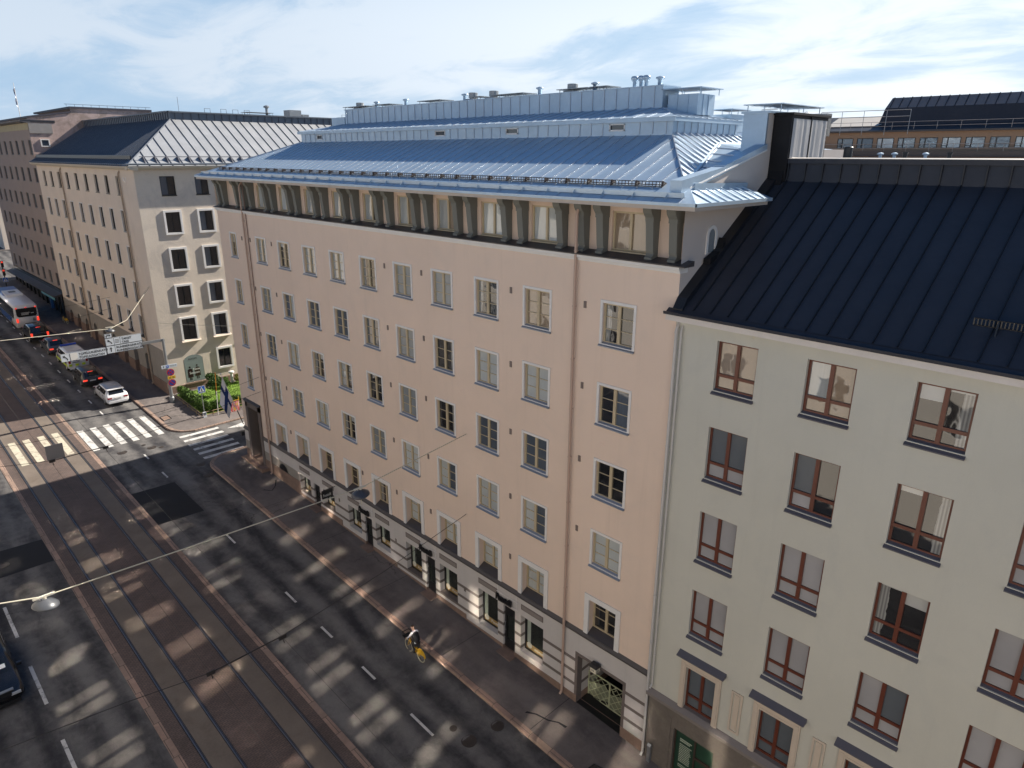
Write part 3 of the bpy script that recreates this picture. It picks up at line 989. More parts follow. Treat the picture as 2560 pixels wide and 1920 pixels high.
# fascia drip edge
roof.prism([(EX - .02, EY0 - .02, 23.13), (EX - .02, EY0 - .02, zr(EX) + .012), (EX + .03, EY0 - .02, zr(EX) + .012), (EX + .03, EY0 - .02, 23.13)], (0, EY1 - EY0 + .04, 0), 0)
def seam(mb, a, b, w=.013, h=.032):
    a, b = Vector(a), Vector(b)
    d = (b - a).normalized()
    up = Vector((0, 0, 1))
    s = d.cross(up).normalized()
    n = s.cross(d).normalized()
    c = [(-w, -.01), (w, -.01), (w * .6, h), (-w * .6, h)]
    mb.grid([[p + s * u + n * v for u, v in c] for p in (a, b)], 0, close=True)
sm = MB()
y = 13.55
while y < 49.6:
    if y < HT.y:
        t = (y - HB.y) / (HT.y - HB.y)
        xt = HB.x + (HT.x - HB.x) * t
    elif y > LT.y:
        xt = LT.x + (EX - LT.x) * (y - LT.y) / (LB.y - LT.y)
    else:
        xt = 4.08
    if xt > -.05:
        seam(sm, (-.14, y, zr(-.14)), (xt, y, zr(xt)))
    y += .615
y = 12.0
while y < 50:
    seam(sm, (EX + .01, y, zr(EX + .01)), (EX + .33, y, zr(EX + .33)), .012, .02)
    y += 1.02
x = 1.35
while x < 11.8:
    if x < HT.x:
        yt = HB.y + (HT.y - HB.y) * (x - HB.x) / (HT.x - HB.x)
    else:
        yt = HT.y
    yb = VA.y + (VB.y - VA.y) * min(1, (x - VA.x) / (VB.x - VA.x)) + .12
    if yt > yb + .1:
        seam(sm, (x, yb, zy(yb)), (x, yt, zy(yt)), .02, .05)
    x += .49
for t in (.32, .5, .68, .86):
    a = VA.lerp(VB, t)
    b = CW[0].lerp(CW[1], min(1, t * 1.12 + .06))
    seam(sm, a, b)
for a, b in ((HB, HT), (LB, LT), (VA, VB)):
    seam(sm, a, b, .03, .05)
roof.merge(sm, 1).build('roof', [GALV, GALVSEAM], PK)
# gutter upstand and pan
mb = MB()
xg = -.60
mb.grid([[(xg + .10, y, zr(xg + .1) + .004), (xg, y, zr(xg) + .03), (xg - .035, y, zr(xg) + .15), (xg - .05, y, zr(xg) + .155), (xg - .035, y, zr(xg) - .0)] for y in (12.0, 49.9)])
y = 12.6
while y < 49.8:
    mb.poly([(xg - .04, y, zr(xg) + .15), (xg - .24, y, zr(xg - .24) + .01), (xg - .03, y, zr(xg - .03) + .01)])
    y += 1.28
mb.build('gutter', GALV, PK)
# snow guards: two rails with toothed grating between
mb = MB()
for y0, y1 in ((13.25, 48.6),):
    for dz, dx in ((.06, .06), (.15, .08), (.02, .02)):
        mb.tube([(dx, y0, zr(dx) + dz), (dx, y1, zr(dx) + dz)], .016, 5)
    y = y0
    k = 0
    while y <= y1:
        mb.box(.055, .075, y - .010, y + .010, zr(.06) + .02, zr(.06) + .15)
        y += .14
    y = y0
    while y <= y1:
        mb.prism([(.0, y, zr(0)), (.30, y, zr(.3)), (.07, y, zr(.07) + .18), (.03, y, zr(.03) + .18)], (0, .05, 0))
        y += 1.05
mb.build('snow_guard', SNOWG, PK)

# upper storey in the roof: low wall, second slope, long clerestory box
mb = MB()
wh = [(17.92, 18.72, 25.57, 25.84), (24.03, 24.87, 25.55, 25.82), (29.36, 30.22, 25.55, 25.82), (41.7, 42.42, 25.53, 25.80)]
wall(mb, FX(4.1), 15.66, 44.4, 25.3, 25.9, wh, .12, 0)
wall(mb, FY(15.66), 4.1, 9.1, 25.3, 25.9, [], 0, 0)
mb.poly([(9.1, 15.66, 25.3), (9.1, 44.4, 25.3), (9.1, 44.4, 25.9), (9.1, 15.66, 25.9)])
mb.poly([(4.1, 44.4, 25.3), (9.1, 44.4, 25.3), (9.1, 44.4, 25.9), (4.1, 44.4, 25.9)])
X0, X1, Y0, Y1 = 3.9, 9.3, 15.46, 44.55
mb.box(X0, X1, Y0, Y1, 25.88, 26.03)
c = [(X0 - .02, Y0 - .02, 26.035), (X1 + .02, Y0 - .02, 26.035), (X1 + .02, Y1 + .02, 26.035), (X0 - .02, Y1 + .02, 26.035)]
B = [(6.0, 17.5, 26.52), (7.2, 17.5, 26.52), (7.2, 41.9, 26.52), (6.0, 41.9, 26.52)]
for k in range(4):
    mb.poly([c[k], c[(k + 1) % 4], B[(k + 1) % 4], B[k]])
mb.poly(B)
storey = mb
mb = MB()
bx0, bx1, by0, by1 = 6.0, 7.2, 17.5, 41.9
mb.box(bx0, bx1, by0, by1, 26.4, 27.36)
mb.box(bx0 - .05, bx1 + .05, by0 - .05, by1 + .05, 27.36, 27.40)
mb.box(6.0, 7.4, 42.0, 43.6, 26.3, 26.95)
mb.build('clerestory_box', GALV, PK)
sm = MB()
y = 15.95
while y < 44.3:
    if not any(a - .12 < y < b + .12 for a, b, _, _ in wh):
        sm.box(4.07, 4.1, y - .014, y + .014, 25.42, 25.88)
    y += .62
x = 4.4
while x < 9.1:
    sm.box(x - .014, x + .014, 15.63, 15.66, 25.42, 25.88)
    x += .5
y = 17.9
while y < 41.8:
    sm.box(5.97, 6.0, y - .014, y + .014, 26.5, 27.36)
    y += .66
y = 16.2
while y < 44:
    t = 1.0
    if y < 17.5: t = (y - Y0) / (17.5 - Y0)
    if y > 41.9: t = (Y1 - y) / (Y1 - 41.9)
    seam(sm, (X0, y, 26.035), (X0 + 2.1 * t, y, 26.035 + .485 * t))
    y += .615
x = 4.3
while x < 9.2:
    t = min(1, (x - X0) / 2.1, (X1 - x) / 2.1)
    seam(sm, (x, Y0, 26.035), (x, Y0 + 2.04 * t, 26.035 + .485 * t))
    x += .49
storey.merge(sm, 1).build('roof_storey', [GALV, GALVSEAM], PK)
for a, b, c_, d_ in wh:
    fr = MB()
    w_ = (b - a) / 2
    for y0, y1, z0, z1 in ((-w_, -w_ + .05, 0, d_ - c_), (w_ - .05, w_, 0, d_ - c_), (-w_, w_, -.01, .05), (-w_, w_, d_ - c_ - .04, d_ - c_)):
        fr.box(-.02, .06, y0, y1, z0, z1)
    o = link('roof_window', fr.mesh('roof_window', WHITE), PK, (4.1, (a + b) / 2, c_))
    p_ = MB().poly([(.05, -w_, 0), (.05, w_, 0), (.05, w_, d_ - c_), (.05, -w_, d_ - c_)]).mesh('pane', G_DARK)
    sub('pane', p_, o)
# chimneys and cowls
mb = MB()
mb.box(6.2, 7.5, 15.95, 17.35, 26.2, 27.0)
plate_cap(mb, 6.0, 7.7, 15.7, 17.6, 27.22, .24)
for k in (16.4, 16.9):
    mb.box(6.17, 6.2, k - .014, k + .014, 26.2, 27.0)
for k in (6.6, 7.0):
    mb.box(k - .014, k + .014, 15.92, 15.95, 26.2, 27.0)
mb.build('chimney', GALV, PK)
mb = MB()
mb.box(8.5, 9.8, 15.7, 16.5, 25.6, 26.3)
plate_cap(mb, 8.35, 9.95, 15.55, 16.65, 26.5, .22)
mb.build('chimney', GALV, PK)
def roof_item(kind, y, x=6.6, z=27.40, r=.10, h=.42):
    mb = MB()
    cowl(mb, x, y, z, r, h, kind)
    mb.build('vent_cowl', STEEL if kind == 'drum' else GALV, PK, smooth=kind != 'drum')
for y in (30.65, 25.04, 21.58, 18.08, 39.1, 36.03):
    roof_item('pipe', y)
for y in (19.38, 19.04, 18.77):
    roof_item('ball', y, r=.085, h=.5)
for y in (29.97, 28.34, 22.93, 41.0):
    roof_item('drum', y, r=.25, h=.40)
for a, b in ((29.56, 28.85), (27.98, 27.04), (27.0, 25.69), (23.51, 21.67), (21.51, 20.49), (42.3, 39.53), (38.86, 37.03), (34.3, 32.17)):
    mb = MB()
    plate_cap(mb, 6.1, 7.1, min(a, b), max(a, b), 27.55, .17)
    mb.build('rain_plate', STEEL, PK)

# ---- party wall towards the sage building
mb = MB()
pts = [(0, 12.3, 20), (13.2, 12.3, 20), (13.2, 12.3, 24.9), (5.1, 12.3, 24.86), (2.2, 12.3, 24.10), (.05, 12.3, 23.62), (.05, 12.3, 23.06), (0, 12.3, 23.06)]
mb.poly(pts)
mb.poly([(5.06, 12.31, 24.3), (5.72, 12.31, 24.3), (5.72, 12.31, 26.1), (5.06, 12.31, 26.1)])
mb.poly([(0, 12.3, 0), (13.2, 12.3, 0), (13.2, 12.3, 20), (0, 12.3, 20)])
mb.build('party_wall', PALEPINK, PK)
mb = MB()
for a, b in (((-.42, 23.68), (2.2, 24.12)), ((2.2, 24.12), (5.06, 24.88))):
    x0, z0 = a
    x1, z1 = b
    mb.prism([(x0, 12.24, z0 - .06 if x0 > 0 else 23.42), (x1, 12.24, z1 - .06), (x1, 12.24, z1 + .16), (x0, 12.24, z0 + .20)], (0, .44, 0))
mb.build('parapet_coping', GALV, PK)
mb = MB()
mb.prism([(.05, 12.225, 23.60), (5.06, 12.225, 24.80), (5.06, 12.225, 24.855), (.05, 12.225, 23.655)], (0, .03, 0))
mb.build('parapet_moulding', WHITE, PK)
# chimney astride the wall
mb = MB()
mb.box(5.0, 8.6, 12.33, 13.25, 24.3, 26.08)
mb.box(4.93, 8.66, 12.24, 13.33, 26.08, 26.16)
plate_cap(mb, 4.9, 8.4, 11.75, 13.25, 26.38, .22, .03)
for x in (6.2, 7.4):
    mb.box(x - .014, x + .014, 13.25, 13.28, 24.3, 26.08)
mb.build('chimney', GALV, PK)
# pent roof over the eaves return
mb = MB()
mb.poly([A0, (4.1, EY0, 23.22), (3.85, 12.29, 23.56), (.1, 12.29, 23.60)])
mb.prism([(EX - .02, EY0 - .02, 23.12), (4.12, EY0 - .02, 23.12), (4.12, EY0 - .02, 23.235), (EX - .02, EY0 - .02, zr(EX) + .012)], (0, .03, 0))
for k in range(9):
    x = -.55 + k * .5
    t = max(0.0, min(1.0, (x - A0.x) / 1.03))
    yt = EY0 + (12.2 - EY0) * t
    if k > 0:
        seam(mb, (x, EY0, 23.22), (x, yt, 23.22 + .36 * t))
mb.prism([(.3, 12.2, 23.52), (3.8, 12.2, 23.52), (3.8, 12.2, 23.72), (.3, 12.2, 23.78)], (0, .05, 0))
mb.build('pent_roof', GALV, PK)
# small arched window in the party wall
mb = MB()
ring, ring2 = [], []
for k in range(9):
    a = math.pi * k / 8
    ring.append((1.80 + .34 * math.cos(a), 22.03 + .34 * math.sin(a)))
    ring2.append((1.80 + .22 * math.cos(a), 22.03 + .22 * math.sin(a)))
ring = [(2.14, 21.40)] + ring + [(1.46, 21.40)]
ring2 = [(2.02, 21.45)] + ring2 + [(1.58, 21.45)]
mb.grid([[(x, 12.26, z) for x, z in ring], [(x, 12.26, z) for x, z in ring2], [(x, 12.36, z) for x, z in ring2]], 0)
mb.grid([[(x, 12.31, z) for x, z in ring], [(x, 12.26, z) for x, z in ring]], 0)
o = mb.build('arched_window', [WHITE], PK)
p_ = MB().poly([(x, 12.285, z) for x, z in ring2]).mesh('pane', G_GREY)
q = sub('pane', p_, o)

# ---- ground storey
SEG = [(12.3, 17.0, 1.13), (17.0, 23.6, 1.15), (23.6, 29.8, 1.42), (29.8, 35.8, 1.72), (35.8, 41.2, 2.10)]
GH = [(13.44, 15.94, -1.0, 3.35, 3.2)]
shops = [(22.60, 0), (28.82, 1), (34.96, 2), (41.15, 3)]
units = []
for y0, k in shops:
    zb = gz(y0 - 2.2) + .52
    zd = gz(y0 - 2.2) + .03
    W1 = (y0 - 1.44, y0, zb, 3.56, .34)
    D1 = (y0 - 2.66, y0 - 1.85, zd, 3.54, .16)
    W2 = (y0 - 4.54, y0 - 3.06, zb, 3.54, .34)
    GH += [W1, D1, W2]
    units.append((W1, D1, W2, k, y0))
mb = MB()
zl = [1.60, 1.77, 2.27, 2.44, 2.93, 3.10]
for a, b, zp in SEG:
    hs = [h for h in GH if h[0] > a and h[1] < b]
    lay = [-.6, zp] + [z for z in zl if z > zp + .05] + [4.56]
    for i in range(len(lay) - 1):
        z0, z1 = lay[i], lay[i + 1]
        mi = 2 if i == 0 else (1 if any(abs(z0 - q) < .01 for q in (1.60, 2.27, 2.93)) else 0)
        wall(mb, FX(-.035 if i else -.06), a, b, z0, z1, hs, .3, mi)
    mb.poly([(-.06, a, zp), (-.035, a, zp), (-.035, b, zp), (-.06, b, zp)], 2)
for a, b in ((41.2, 46.62), (48.75, 49.65)):
    for z0, z1, mi, xx in ((-.3, 2.95, 2, -.06), (2.95, 3.62, 3, -.04), (3.62, 4.56, 0, -.035)):
        wall(mb, FX(xx), a, b, z0, z1, [], 0, mi)
for y in (12.3, 49.65):
    mb.poly([(-.06, y, -.3), (0, y, -.3), (0, y, 4.56), (-.06, y, 4.56)], 0)
mb.build('base', [GREYWHITE, BANDGREY, GRANITE, GREYBASE], PK)
mb = MB()
for a, b in ((12.28, 46.55), (48.8, 49.66)):
    mb.prism([(-.05, a, 4.50), (-.12, a, 4.54), (-.12, a, 4.62), (-.002, a, 4.765), (-.002, a, 4.5)], (0, b - a, 0))
mb.build('string_course', LEDGE, PK)
win_frame('shop_window', 1.44, 2.1, BLACKF, d=.30, fr=.07, mull=0)
BANNER = mat('gold_banner', (0.30, 0.20, 0.075), .6, var=.1)
LETTERW = mat('white_letters', (0.75, 0.74, 0.70), .5, var=.03)
win_b = MB().box(.31, .315, -.70, .70, .08, .40).mesh('banner', BANNER)
disc = MB().lathe((0, 0, 0), [(.17, 0), (.17, .006)], 16, T=Matrix.Rotation(R(-90), 3, 'Y')).mesh('logo_disc', mat('pale_disc', (.62, .60, .5), .6))
for W1, D1, W2, k, y0 in units:
    for W, word in ((W1, 'Puustelli'), (W2, 'miinus' if k in (0, 2) else 'Puustelli')):
        h_ = W[3] - W[2]
        kk = 'shop_window_%d' % int(h_ * 100)
        win_frame(kk, W[1] - W[0], h_, BLACKF, d=.30, fr=.07, mull=0)
        o = window(PK, kk, (0, (W[0] + W[1]) / 2, W[2]), [G_SHOP], name='shop_window')
        sub('banner', win_b, o)
        t = text_mesh(word, .23)
        t.transform(Matrix(((0, 0, -1, .300), (-1, 0, 0, .12), (0, 1, 0, .18), (0, 0, 0, 1))))
        t.materials.append(LETTERW)
        sub('lettering', t, o)
        q = sub('logo_disc', disc, o)
        q.location = (.30, .45, .32)
        cur = MB()          # pale side curtain behind the glass edge
        cur.grid([[(.316, .62 - .03 * i, .45), (.316, .62 - .03 * i, h_ - .1)] for i in range(9)])
        sub('curtain', cur.mesh('curtain', mat('sheer_curtain', (.30, .34, .29), .8)), o)
        stone = MB().box(-.02, .3, W[0] + .003, W[1] - .003, W[2] - .10, W[2] - .003)
    # door
    dr = MB()
    yc, hw, zb, zt = (D1[0] + D1[1]) / 2, (D1[1] - D1[0]) / 2 - .004, D1[2], D1[3]
    dr.box(.07, .14, yc - hw, yc - hw + .13, zb, zt)
    dr.box(.07, .14, yc + hw - .13, yc + hw, zb, zt)
    dr.box(.07, .14, yc - hw + .13, yc + hw - .13, zb, zb + .62)
    dr.box(.07, .14, yc - hw + .13, yc + hw - .13, zt - .55, zt)
    dr.box(.06, .08, yc - .16, yc + .16, zb + .42, zb + .47)
    d_ = dr.build('shop_door', BLACKF, PK)
    link('pane', MB().poly([(.115, yc - hw + .1, zb + .6), (.115, yc + hw - .1, zb + .6), (.115, yc + hw - .1, zt - .5), (.115, yc - hw + .1, zt - .5)]).mesh('pane', G_SHOP), d_)
    link('handle', MB().tube([(.07, yc + hw - .07, zb + 1.05), (.01, yc + hw - .07, zb + 1.1), (.0, yc + hw - .07, zb + 1.3), (.01, yc + hw - .07, zb + 1.5), (.07, yc + hw - .07, zb + 1.55)], .016, 6).mesh('handle', STEEL), d_)
    st = MB()
    st.box(-.52, .1, yc - .52, yc + .52, zb - .5, zb - .01)
    st.build('door_step', GRANITE, PK)
    # blind panels above the windows
    for W in (W1, W2):
        pn = MB()
        yy0, yy1 = W[0] + .02, W[1] - .02
        pn.box(-.050, -.03, yy0, yy1, 3.90, 4.20, 0)
        pn.box(-.056, -.03, yy0 + .06, yy1 - .06, 3.95, 4.15, 1)
        pn.build('wall_panel', [BANDGREY, mat('panel_plaster', (.22, .19, .175), .85)], PK)
    if k != 3:
        text('Puustelli', .46, (-.14, y0 - 1.42, 3.74), (0, -1, 0), (0, 0, 1), BLACKF, PK, extrude=.05, bold=.012, sx=.70, name='shop_lettering')
        mb = MB()
        mb.tube([(-.10, y0 - 1.42, 4.16), (-.10, y0 - 2.9, 4.16)], .012, 5)
        mb.tube([(-.10, y0 - 1.42, 3.72), (-.10, y0 - 2.9, 3.72)], .012, 5)
        for yy in (1.5, 2.8):
            mb.tube([(-.02, y0 - yy, 4.6), (-.10, y0 - yy, 4.5), (-.10, y0 - yy, 3.72)], .010, 5)
        mb.build('sign_rail', WHITE, PK)
    mb = MB()
    mb.box(-.05, -.03, y0 - 5.22, y0 - 5.08, zb + 1.55, zb + 1.78)
    if k:
        mb.build('vent', BANDGREY, PK)
# projecting sign
sg = MB()
sg.box(-1.0, -.25, 36.38, 36.48, 3.72, 4.26)
sg.tube([(-.9, 36.43, 4.3), (.0, 36.43, 4.3)], .02, 6)
so_ = sg.build('projecting_sign', BLACKF, PK)
tl = text_mesh('Puustelli', .27, sx=.62)
tl.transform(Matrix(((1, 0, 0, -.95), (0, 0, -1, 36.374), (0, 1, 0, 3.86), (0, 0, 0, 1))))
tl.materials.append(LETTERW)
link('lettering', tl, so_)
# archway gate
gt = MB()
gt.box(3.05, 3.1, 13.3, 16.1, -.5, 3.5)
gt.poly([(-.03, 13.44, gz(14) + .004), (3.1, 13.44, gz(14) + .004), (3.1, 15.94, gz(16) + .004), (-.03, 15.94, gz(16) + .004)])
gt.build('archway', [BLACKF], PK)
ar = MB()
for y0, y1, z0, z1 in ((13.30, 13.445, -.2, 3.36), (15.935, 16.08, -.2, 3.36), (13.30, 16.08, 3.345, 3.50)):
    ar.box(-.045, .3, y0, y1, z0, z1)
ar.build('archway_frame', BANDGREY, PK)
GATEP = mat('pale_green_iron', (0.36, 0.38, 0.25), .5, var=.1)
for y0, y1 in ((13.50, 14.68), (14.71, 15.90)):
    lf = MB()
    z0, zt = gz(14.7) + .02, 2.06
    for a, b in (((y0, z0), (y0, zt)), ((y1, z0), (y1, zt)), ((y0, z0), (y1, z0)), ((y0, zt), (y1, zt))):
        lf.tube([(.8, a[0], a[1]), (.8, b[0], b[1])], .028, 6)
    for k in range(-4, 5):
        for sgn in (1, -1):
            ya, za = y0, z0 + k * .38
            n_ = 16
            prev = None
            for i in range(n_ + 1):
                yy = y0 + (y1 - y0) * i / n_
                zz = (z0 + k * .40 + (yy - y0) * 1.0) if sgn > 0 else (zt - k * .40 - (yy - y0) * 1.0)
                if z0 <= zz <= zt:
                    if prev is not None:
                        lf.tube([prev, (.8, yy, zz)], .013, 4, cap=False)
                    prev = (.8, yy, zz)
                else:
                    prev = None
    for k in range(3):
        yy = y0 + .25 + k * .35
        lf.tube([(.79, yy + .09 * math.sin(t * .9), z0 + .2 + k * .35 + t * .05) for t in range(8)], .010, 4)
    lf.poly([(.825, y0, z0 + .25), (.825, y0 + .75, z0 + .02), (.825, y1, z0 + .02), (.825, y1, z0 + .75), (.825, y0 + .3, z0 + 1.05), (.825, y0, z0 + .8)], 1)
    lf.build('gate', [GATEP, mat('green_grey_sheet', (.15, .165, .11), .6, var=.15)], PK)
lm = MB()
lm.box(-.42, -.12, 14.62, 14.92, 3.36, 3.60)
lm.prism([(-.45, 14.58, 3.60), (-.09, 14.58, 3.60), (-.15, 14.58, 3.74), (-.39, 14.58, 3.74)], (0, .38, 0), 1)
lm.tube([(-.12, 14.77, 3.5), (.0, 14.77, 3.4)], .02, 5, 1)
lo = lm.build('number_lamp', [mat('lamp_glass', (.66, .62, .50), .4), BLACKF], PK)
for org, ux in (((-.426, 14.88, 3.40), (0, -1, 0)), ((-.38, 14.614, 3.40), (1, 0, 0))):
    text('49', .17, org, ux, (0, 0, 1), BLACKF, lo)
# the corner entrance
en = MB()
zb = gz(47.7)
for y0, y1, z0, z1 in ((46.45, 46.80, zb, 7.05), (48.50, 48.85, zb, 7.05), (46.45, 48.85, 6.62, 7.05)):
    en.box(-.10, .95, y0, y1, z0, z1)
en.prism([(-.20, 46.38, 7.05), (-.20, 46.38, 7.10), (.0, 46.38, 7.20), (.0, 46.38, 7.05)], (0, 2.54, 0), 1)
en.box(.95, 1.05, 46.8, 48.5, zb, 6.7, 1)
en.build('entrance_portal', [BANDGREY, LEDGE], PK)
d_ = MB()
d_.box(.86, .94, 46.84, 48.46, zb + .34, 5.2)
d_.box(.90, .94, 46.84, 48.46, 5.2, 6.6)
d_.box(.84, .87, 47.63, 47.67, zb + .34, 5.2)
d_.build('entrance_door', DARKBROWN, PK)
st = MB()
st.box(-.62, .3, 46.0, 49.5, zb - .6, zb + .17)
st.box(-.22, .9, 46.82, 48.48, zb + .17, zb + .33)
st.build('entrance_steps', GRANITE, PK)
ca = MB()
ca.poly([(-.066, 44.2, 2.98)] + [(-.066, 43.57 + .62 * math.cos(math.pi * k / 10), 2.98 + .5 * math.sin(math.pi * k / 10)) for k in range(11)])
ca.build('cellar_opening', BLACKF, PK)
# wall vents
vm = MB().box(-.03, .01, -.06, .06, -.13, .13).mesh('vent', mat('vent_grille', (.17, .13, .115), .6))
for z, extra in ((19.26, True), (16.03, False), (12.88, False), (9.66, False)):
    for y in (20.31, 16.30, 29.5, 26.43, 41.85, 44.86) + ((46.1,) if extra else ()):
        link('vent', vm, PK, (0, y, z))
for y in (20.31, 29.5, 41.9, 26.4, 33.0):
    link('vent', vm, PK, (0, y, 6.45))
PIPEP = mat('pink_pipe_paint', (0.44, 0.31, 0.245), .5, var=.06)
downpipe(PK, -.13, 16.74, 22.6, gz(16.74) + .05, PIPEP, .06)
downpipe(PK, -.13, 45.35, 22.6, gz(45.35) + .05, PIPEP, .06)
mb = MB()
mb.tube([(-.06, 45.0, 22.9), (-.06, 45.0, 4.8)], .03, 6)
mb.build('cable_duct', mat('duct_paint', (.20, .12, .095), .6), PK)

# ------------------------------------------------------------------ the sage building
SG = thing('apartment_building', 'sage green plastered building with red-brown windows under a dark sheet-metal roof', 'building', (0, 0, 0))
SC = [10.71 - 2.96 * k for k in range(9)]
SR = [(18.91, 1.70), (15.90, 1.92), (12.67, 1.92), (9.42, 1.96)]
sh = []
for y in SC:
    for t, h in SR:
        sh.append((y - 1.41, y, t - h, t, .22))
    sh.append((y - 1.36, y - .08, 4.05, 6.02, .24))
mb = MB()
wall(mb, FX(0), -24, 12.29, 4.0, 19.45, sh, .22, 0)
mb.poly([(0, -24, 0), (12, -24, 0), (12, -24, 19.4), (0, -24, 19.4)])
mb.poly([(12, -24, 0), (12, 12.29, 0), (12, 12.29, 24), (12, -24, 24)])
mb.build('wall', SAGE, SG)
win_frame('sage_top_window', 1.41, 1.70, REDWOOD, d=.17, fr=.075, mull=.12, transom=.52, tw=.10, sill=(.11, .05, -.09, .03, SILLGREY), bot=.10)
win_frame('sage_window', 1.41, 1.92, REDWOOD, d=.17, fr=.075, mull=.12, transom=.58, tw=.10, sill=(.11, .05, -.09, .03, SILLGREY), bot=.10)
win_frame('sage_low_window', 1.28, 1.97, REDWOOD, d=.19, fr=.075, mull=.12, transom=.58, tw=.10, bot=.10)
SP = {0: [G_TAN, G_TAN, G_TAN, G_TAN], 1: [G_FROSTB, G_FROSTB, G_FROST, G_FROST], 2: [G_DARK, G_FROSTB, G_DARK, G_FROST], 3: [G_FROST, G_FROST, G_FROST, G_FROST], 4: [G_FROSTB, G_FROST, G_FROST, G_FROST], 5: [G_TAN, G_MIRR, G_TAN, G_TAN], 6: [G_ROOM] * 4}
pat = ['056050505', '126416234', '336434334', '334363343']
for c, y in enumerate(SC):
    for r, (t, h) in enumerate(SR):
        p = SP[int(pat[r][c])]
        window(SG, 'sage_top_window' if r == 0 else 'sage_window', (0, y - .705, t - h), [p[2], p[0], p[3], p[1]] if True else p)
    window(SG, 'sage_low_window', (0, y - .72, 4.05), [G_FROSTB, G_FROSTB, G_FROSTB, G_FROSTB])
fr = MB()
for a, b in ((-.84, -.62), (.62, .84)):
    fr.box(-.07, .03, a, b, 0, 2.16)
    fr.box(-.09, .0, a + .05, b - .05, 0, 2.14)
fr.box(-.06, .03, -.62, .62, 1.96, 2.36)
fr.box(-.075, .0, -.70, .70, 2.0, 2.06)
fr.box(-.075, .0, -.84, .84, 2.16, 2.40)
frm = fr.mesh('window_surround', SURROUND)
hd = MB().prism([(-.0, -.98, 2.40), (-.26, -.98, 2.40), (-.26, -.98, 2.44), (0, -.98, 2.58)], (0, 1.96, 0)).mesh('window_hood', SILLGREY)
pn = MB()
for a, b, c, d in ((-.22, -.15, 0, 1.8), (.15, .22, 0, 1.8), (-.15, .15, 0, .07), (-.15, .15, 1.73, 1.8)):
    pn.box(-.045, .0, a, b, c, d)
pn.box(-.02, .0, -.10, .10, .12, 1.68)
pnm = pn.mesh('wall_panel', SURROUND)
for k, y in enumerate(SC):
    link('window_surround', frm, SG, (0, y - .72, 4.06))
    link('window_hood', hd, SG, (0, y - .72, 4.06))
    link('wall_panel', pnm, SG, (0, y - 2.2, 4.32))
mb = MB()
mb.prism([(-.0, -24, 3.74), (-.20, -24, 3.78), (-.22, -24, 3.94), (-.02, -24, 4.06), (.26, -24, 4.06), (.26, -24, 3.74)], (0, 36.2, 0))
mb.build('string_course', mat('ledge_stone', (.20, .175, .165), .7, var=.1), SG)
# stone ground storey with openings
gh = [(9.10, 10.86, -3, 2.92, .25), (5.4, 8.0, -3, 2.9, .25), (2.2, 4.6, -3, 2.9, .25), (-2, 1.0, -3, 2.9, .25)]
mb = MB()
wall(mb, FX(-.10), -24, 12.10, -2.5, 3.8, gh, .25, 0)
mb.poly([(-.10, 12.10, -.5), (0, 12.10, -.5), (0, 12.10, 3.8), (-.10, 12.10, 3.8)])
mb.box(-.13, -.10, -24, 8.9, -2.5, .9)
mb.box(-.12, -.09, 11.0, 11.15, .4, 3.3)
mb.build('base', STONEBASE, SG)
GREENP = mat('dark_green_panel', (.018, .050, .032), .4, var=.1)
o = MB().box(.06, .10, 9.98, 10.80, .3, 2.9).build('shop_panel', GREENP, SG)
tl = []
for k in range(15):
    z = 2.42 - k * .085 - (.08 if k > 1 else 0) - (.1 if k > 12 else 0)
    w = 'lorem'
    mbk = MB()
    rng = random.Random(k)
    y = 10.62
    end = 10.62 - (.30 if k in (14,) else .44 + .1 * rng.random())
    while y > end:
        l = .025 + .05 * rng.random()
        mbk.box(.052, .06, max(y - l, end), y, z, z + (.038 if k > 1 else .05))
        y -= l + .012
    tl.append(mbk)
allm = MB()
for q in tl:
    i = len(allm.v)
    allm.v += q.v
    allm.f += [tuple(a + i for a in f) for f in q.f]
    allm.m += q.m
link('lettering', allm.mesh('lettering', mat('pale_green_print', (.42, .46, .36), .6)), o)
fr = MB()
for a, b, c, d in ((9.10, 9.17, -.2, 2.9), (9.92, 9.98, -.2, 2.9), (9.10, 9.98, 2.80, 2.915), (9.17, 9.92, 1.9, 2.0), (10.80, 10.86, .2, 2.9)):
    fr.box(.02, .12, a, b, c, d)
dd = fr.build('shop_door', DARKBROWN, SG)
link('pane', MB().poly([(.09, 9.15, -.2), (.09, 9.95, -.2), (.09, 9.95, 2.85), (.09, 9.15, 2.85)]).mesh('pane', GREENP), dd)
for y0, y1 in ((5.4, 8.0), (2.2, 4.6), (-2, 1.0)):
    link('shop_window', MB().poly([(.12, y0, -1), (.12, y1, -1), (.12, y1, 2.9), (.12, y0, 2.9)]).mesh('shop_window', G_SHOP), SG)
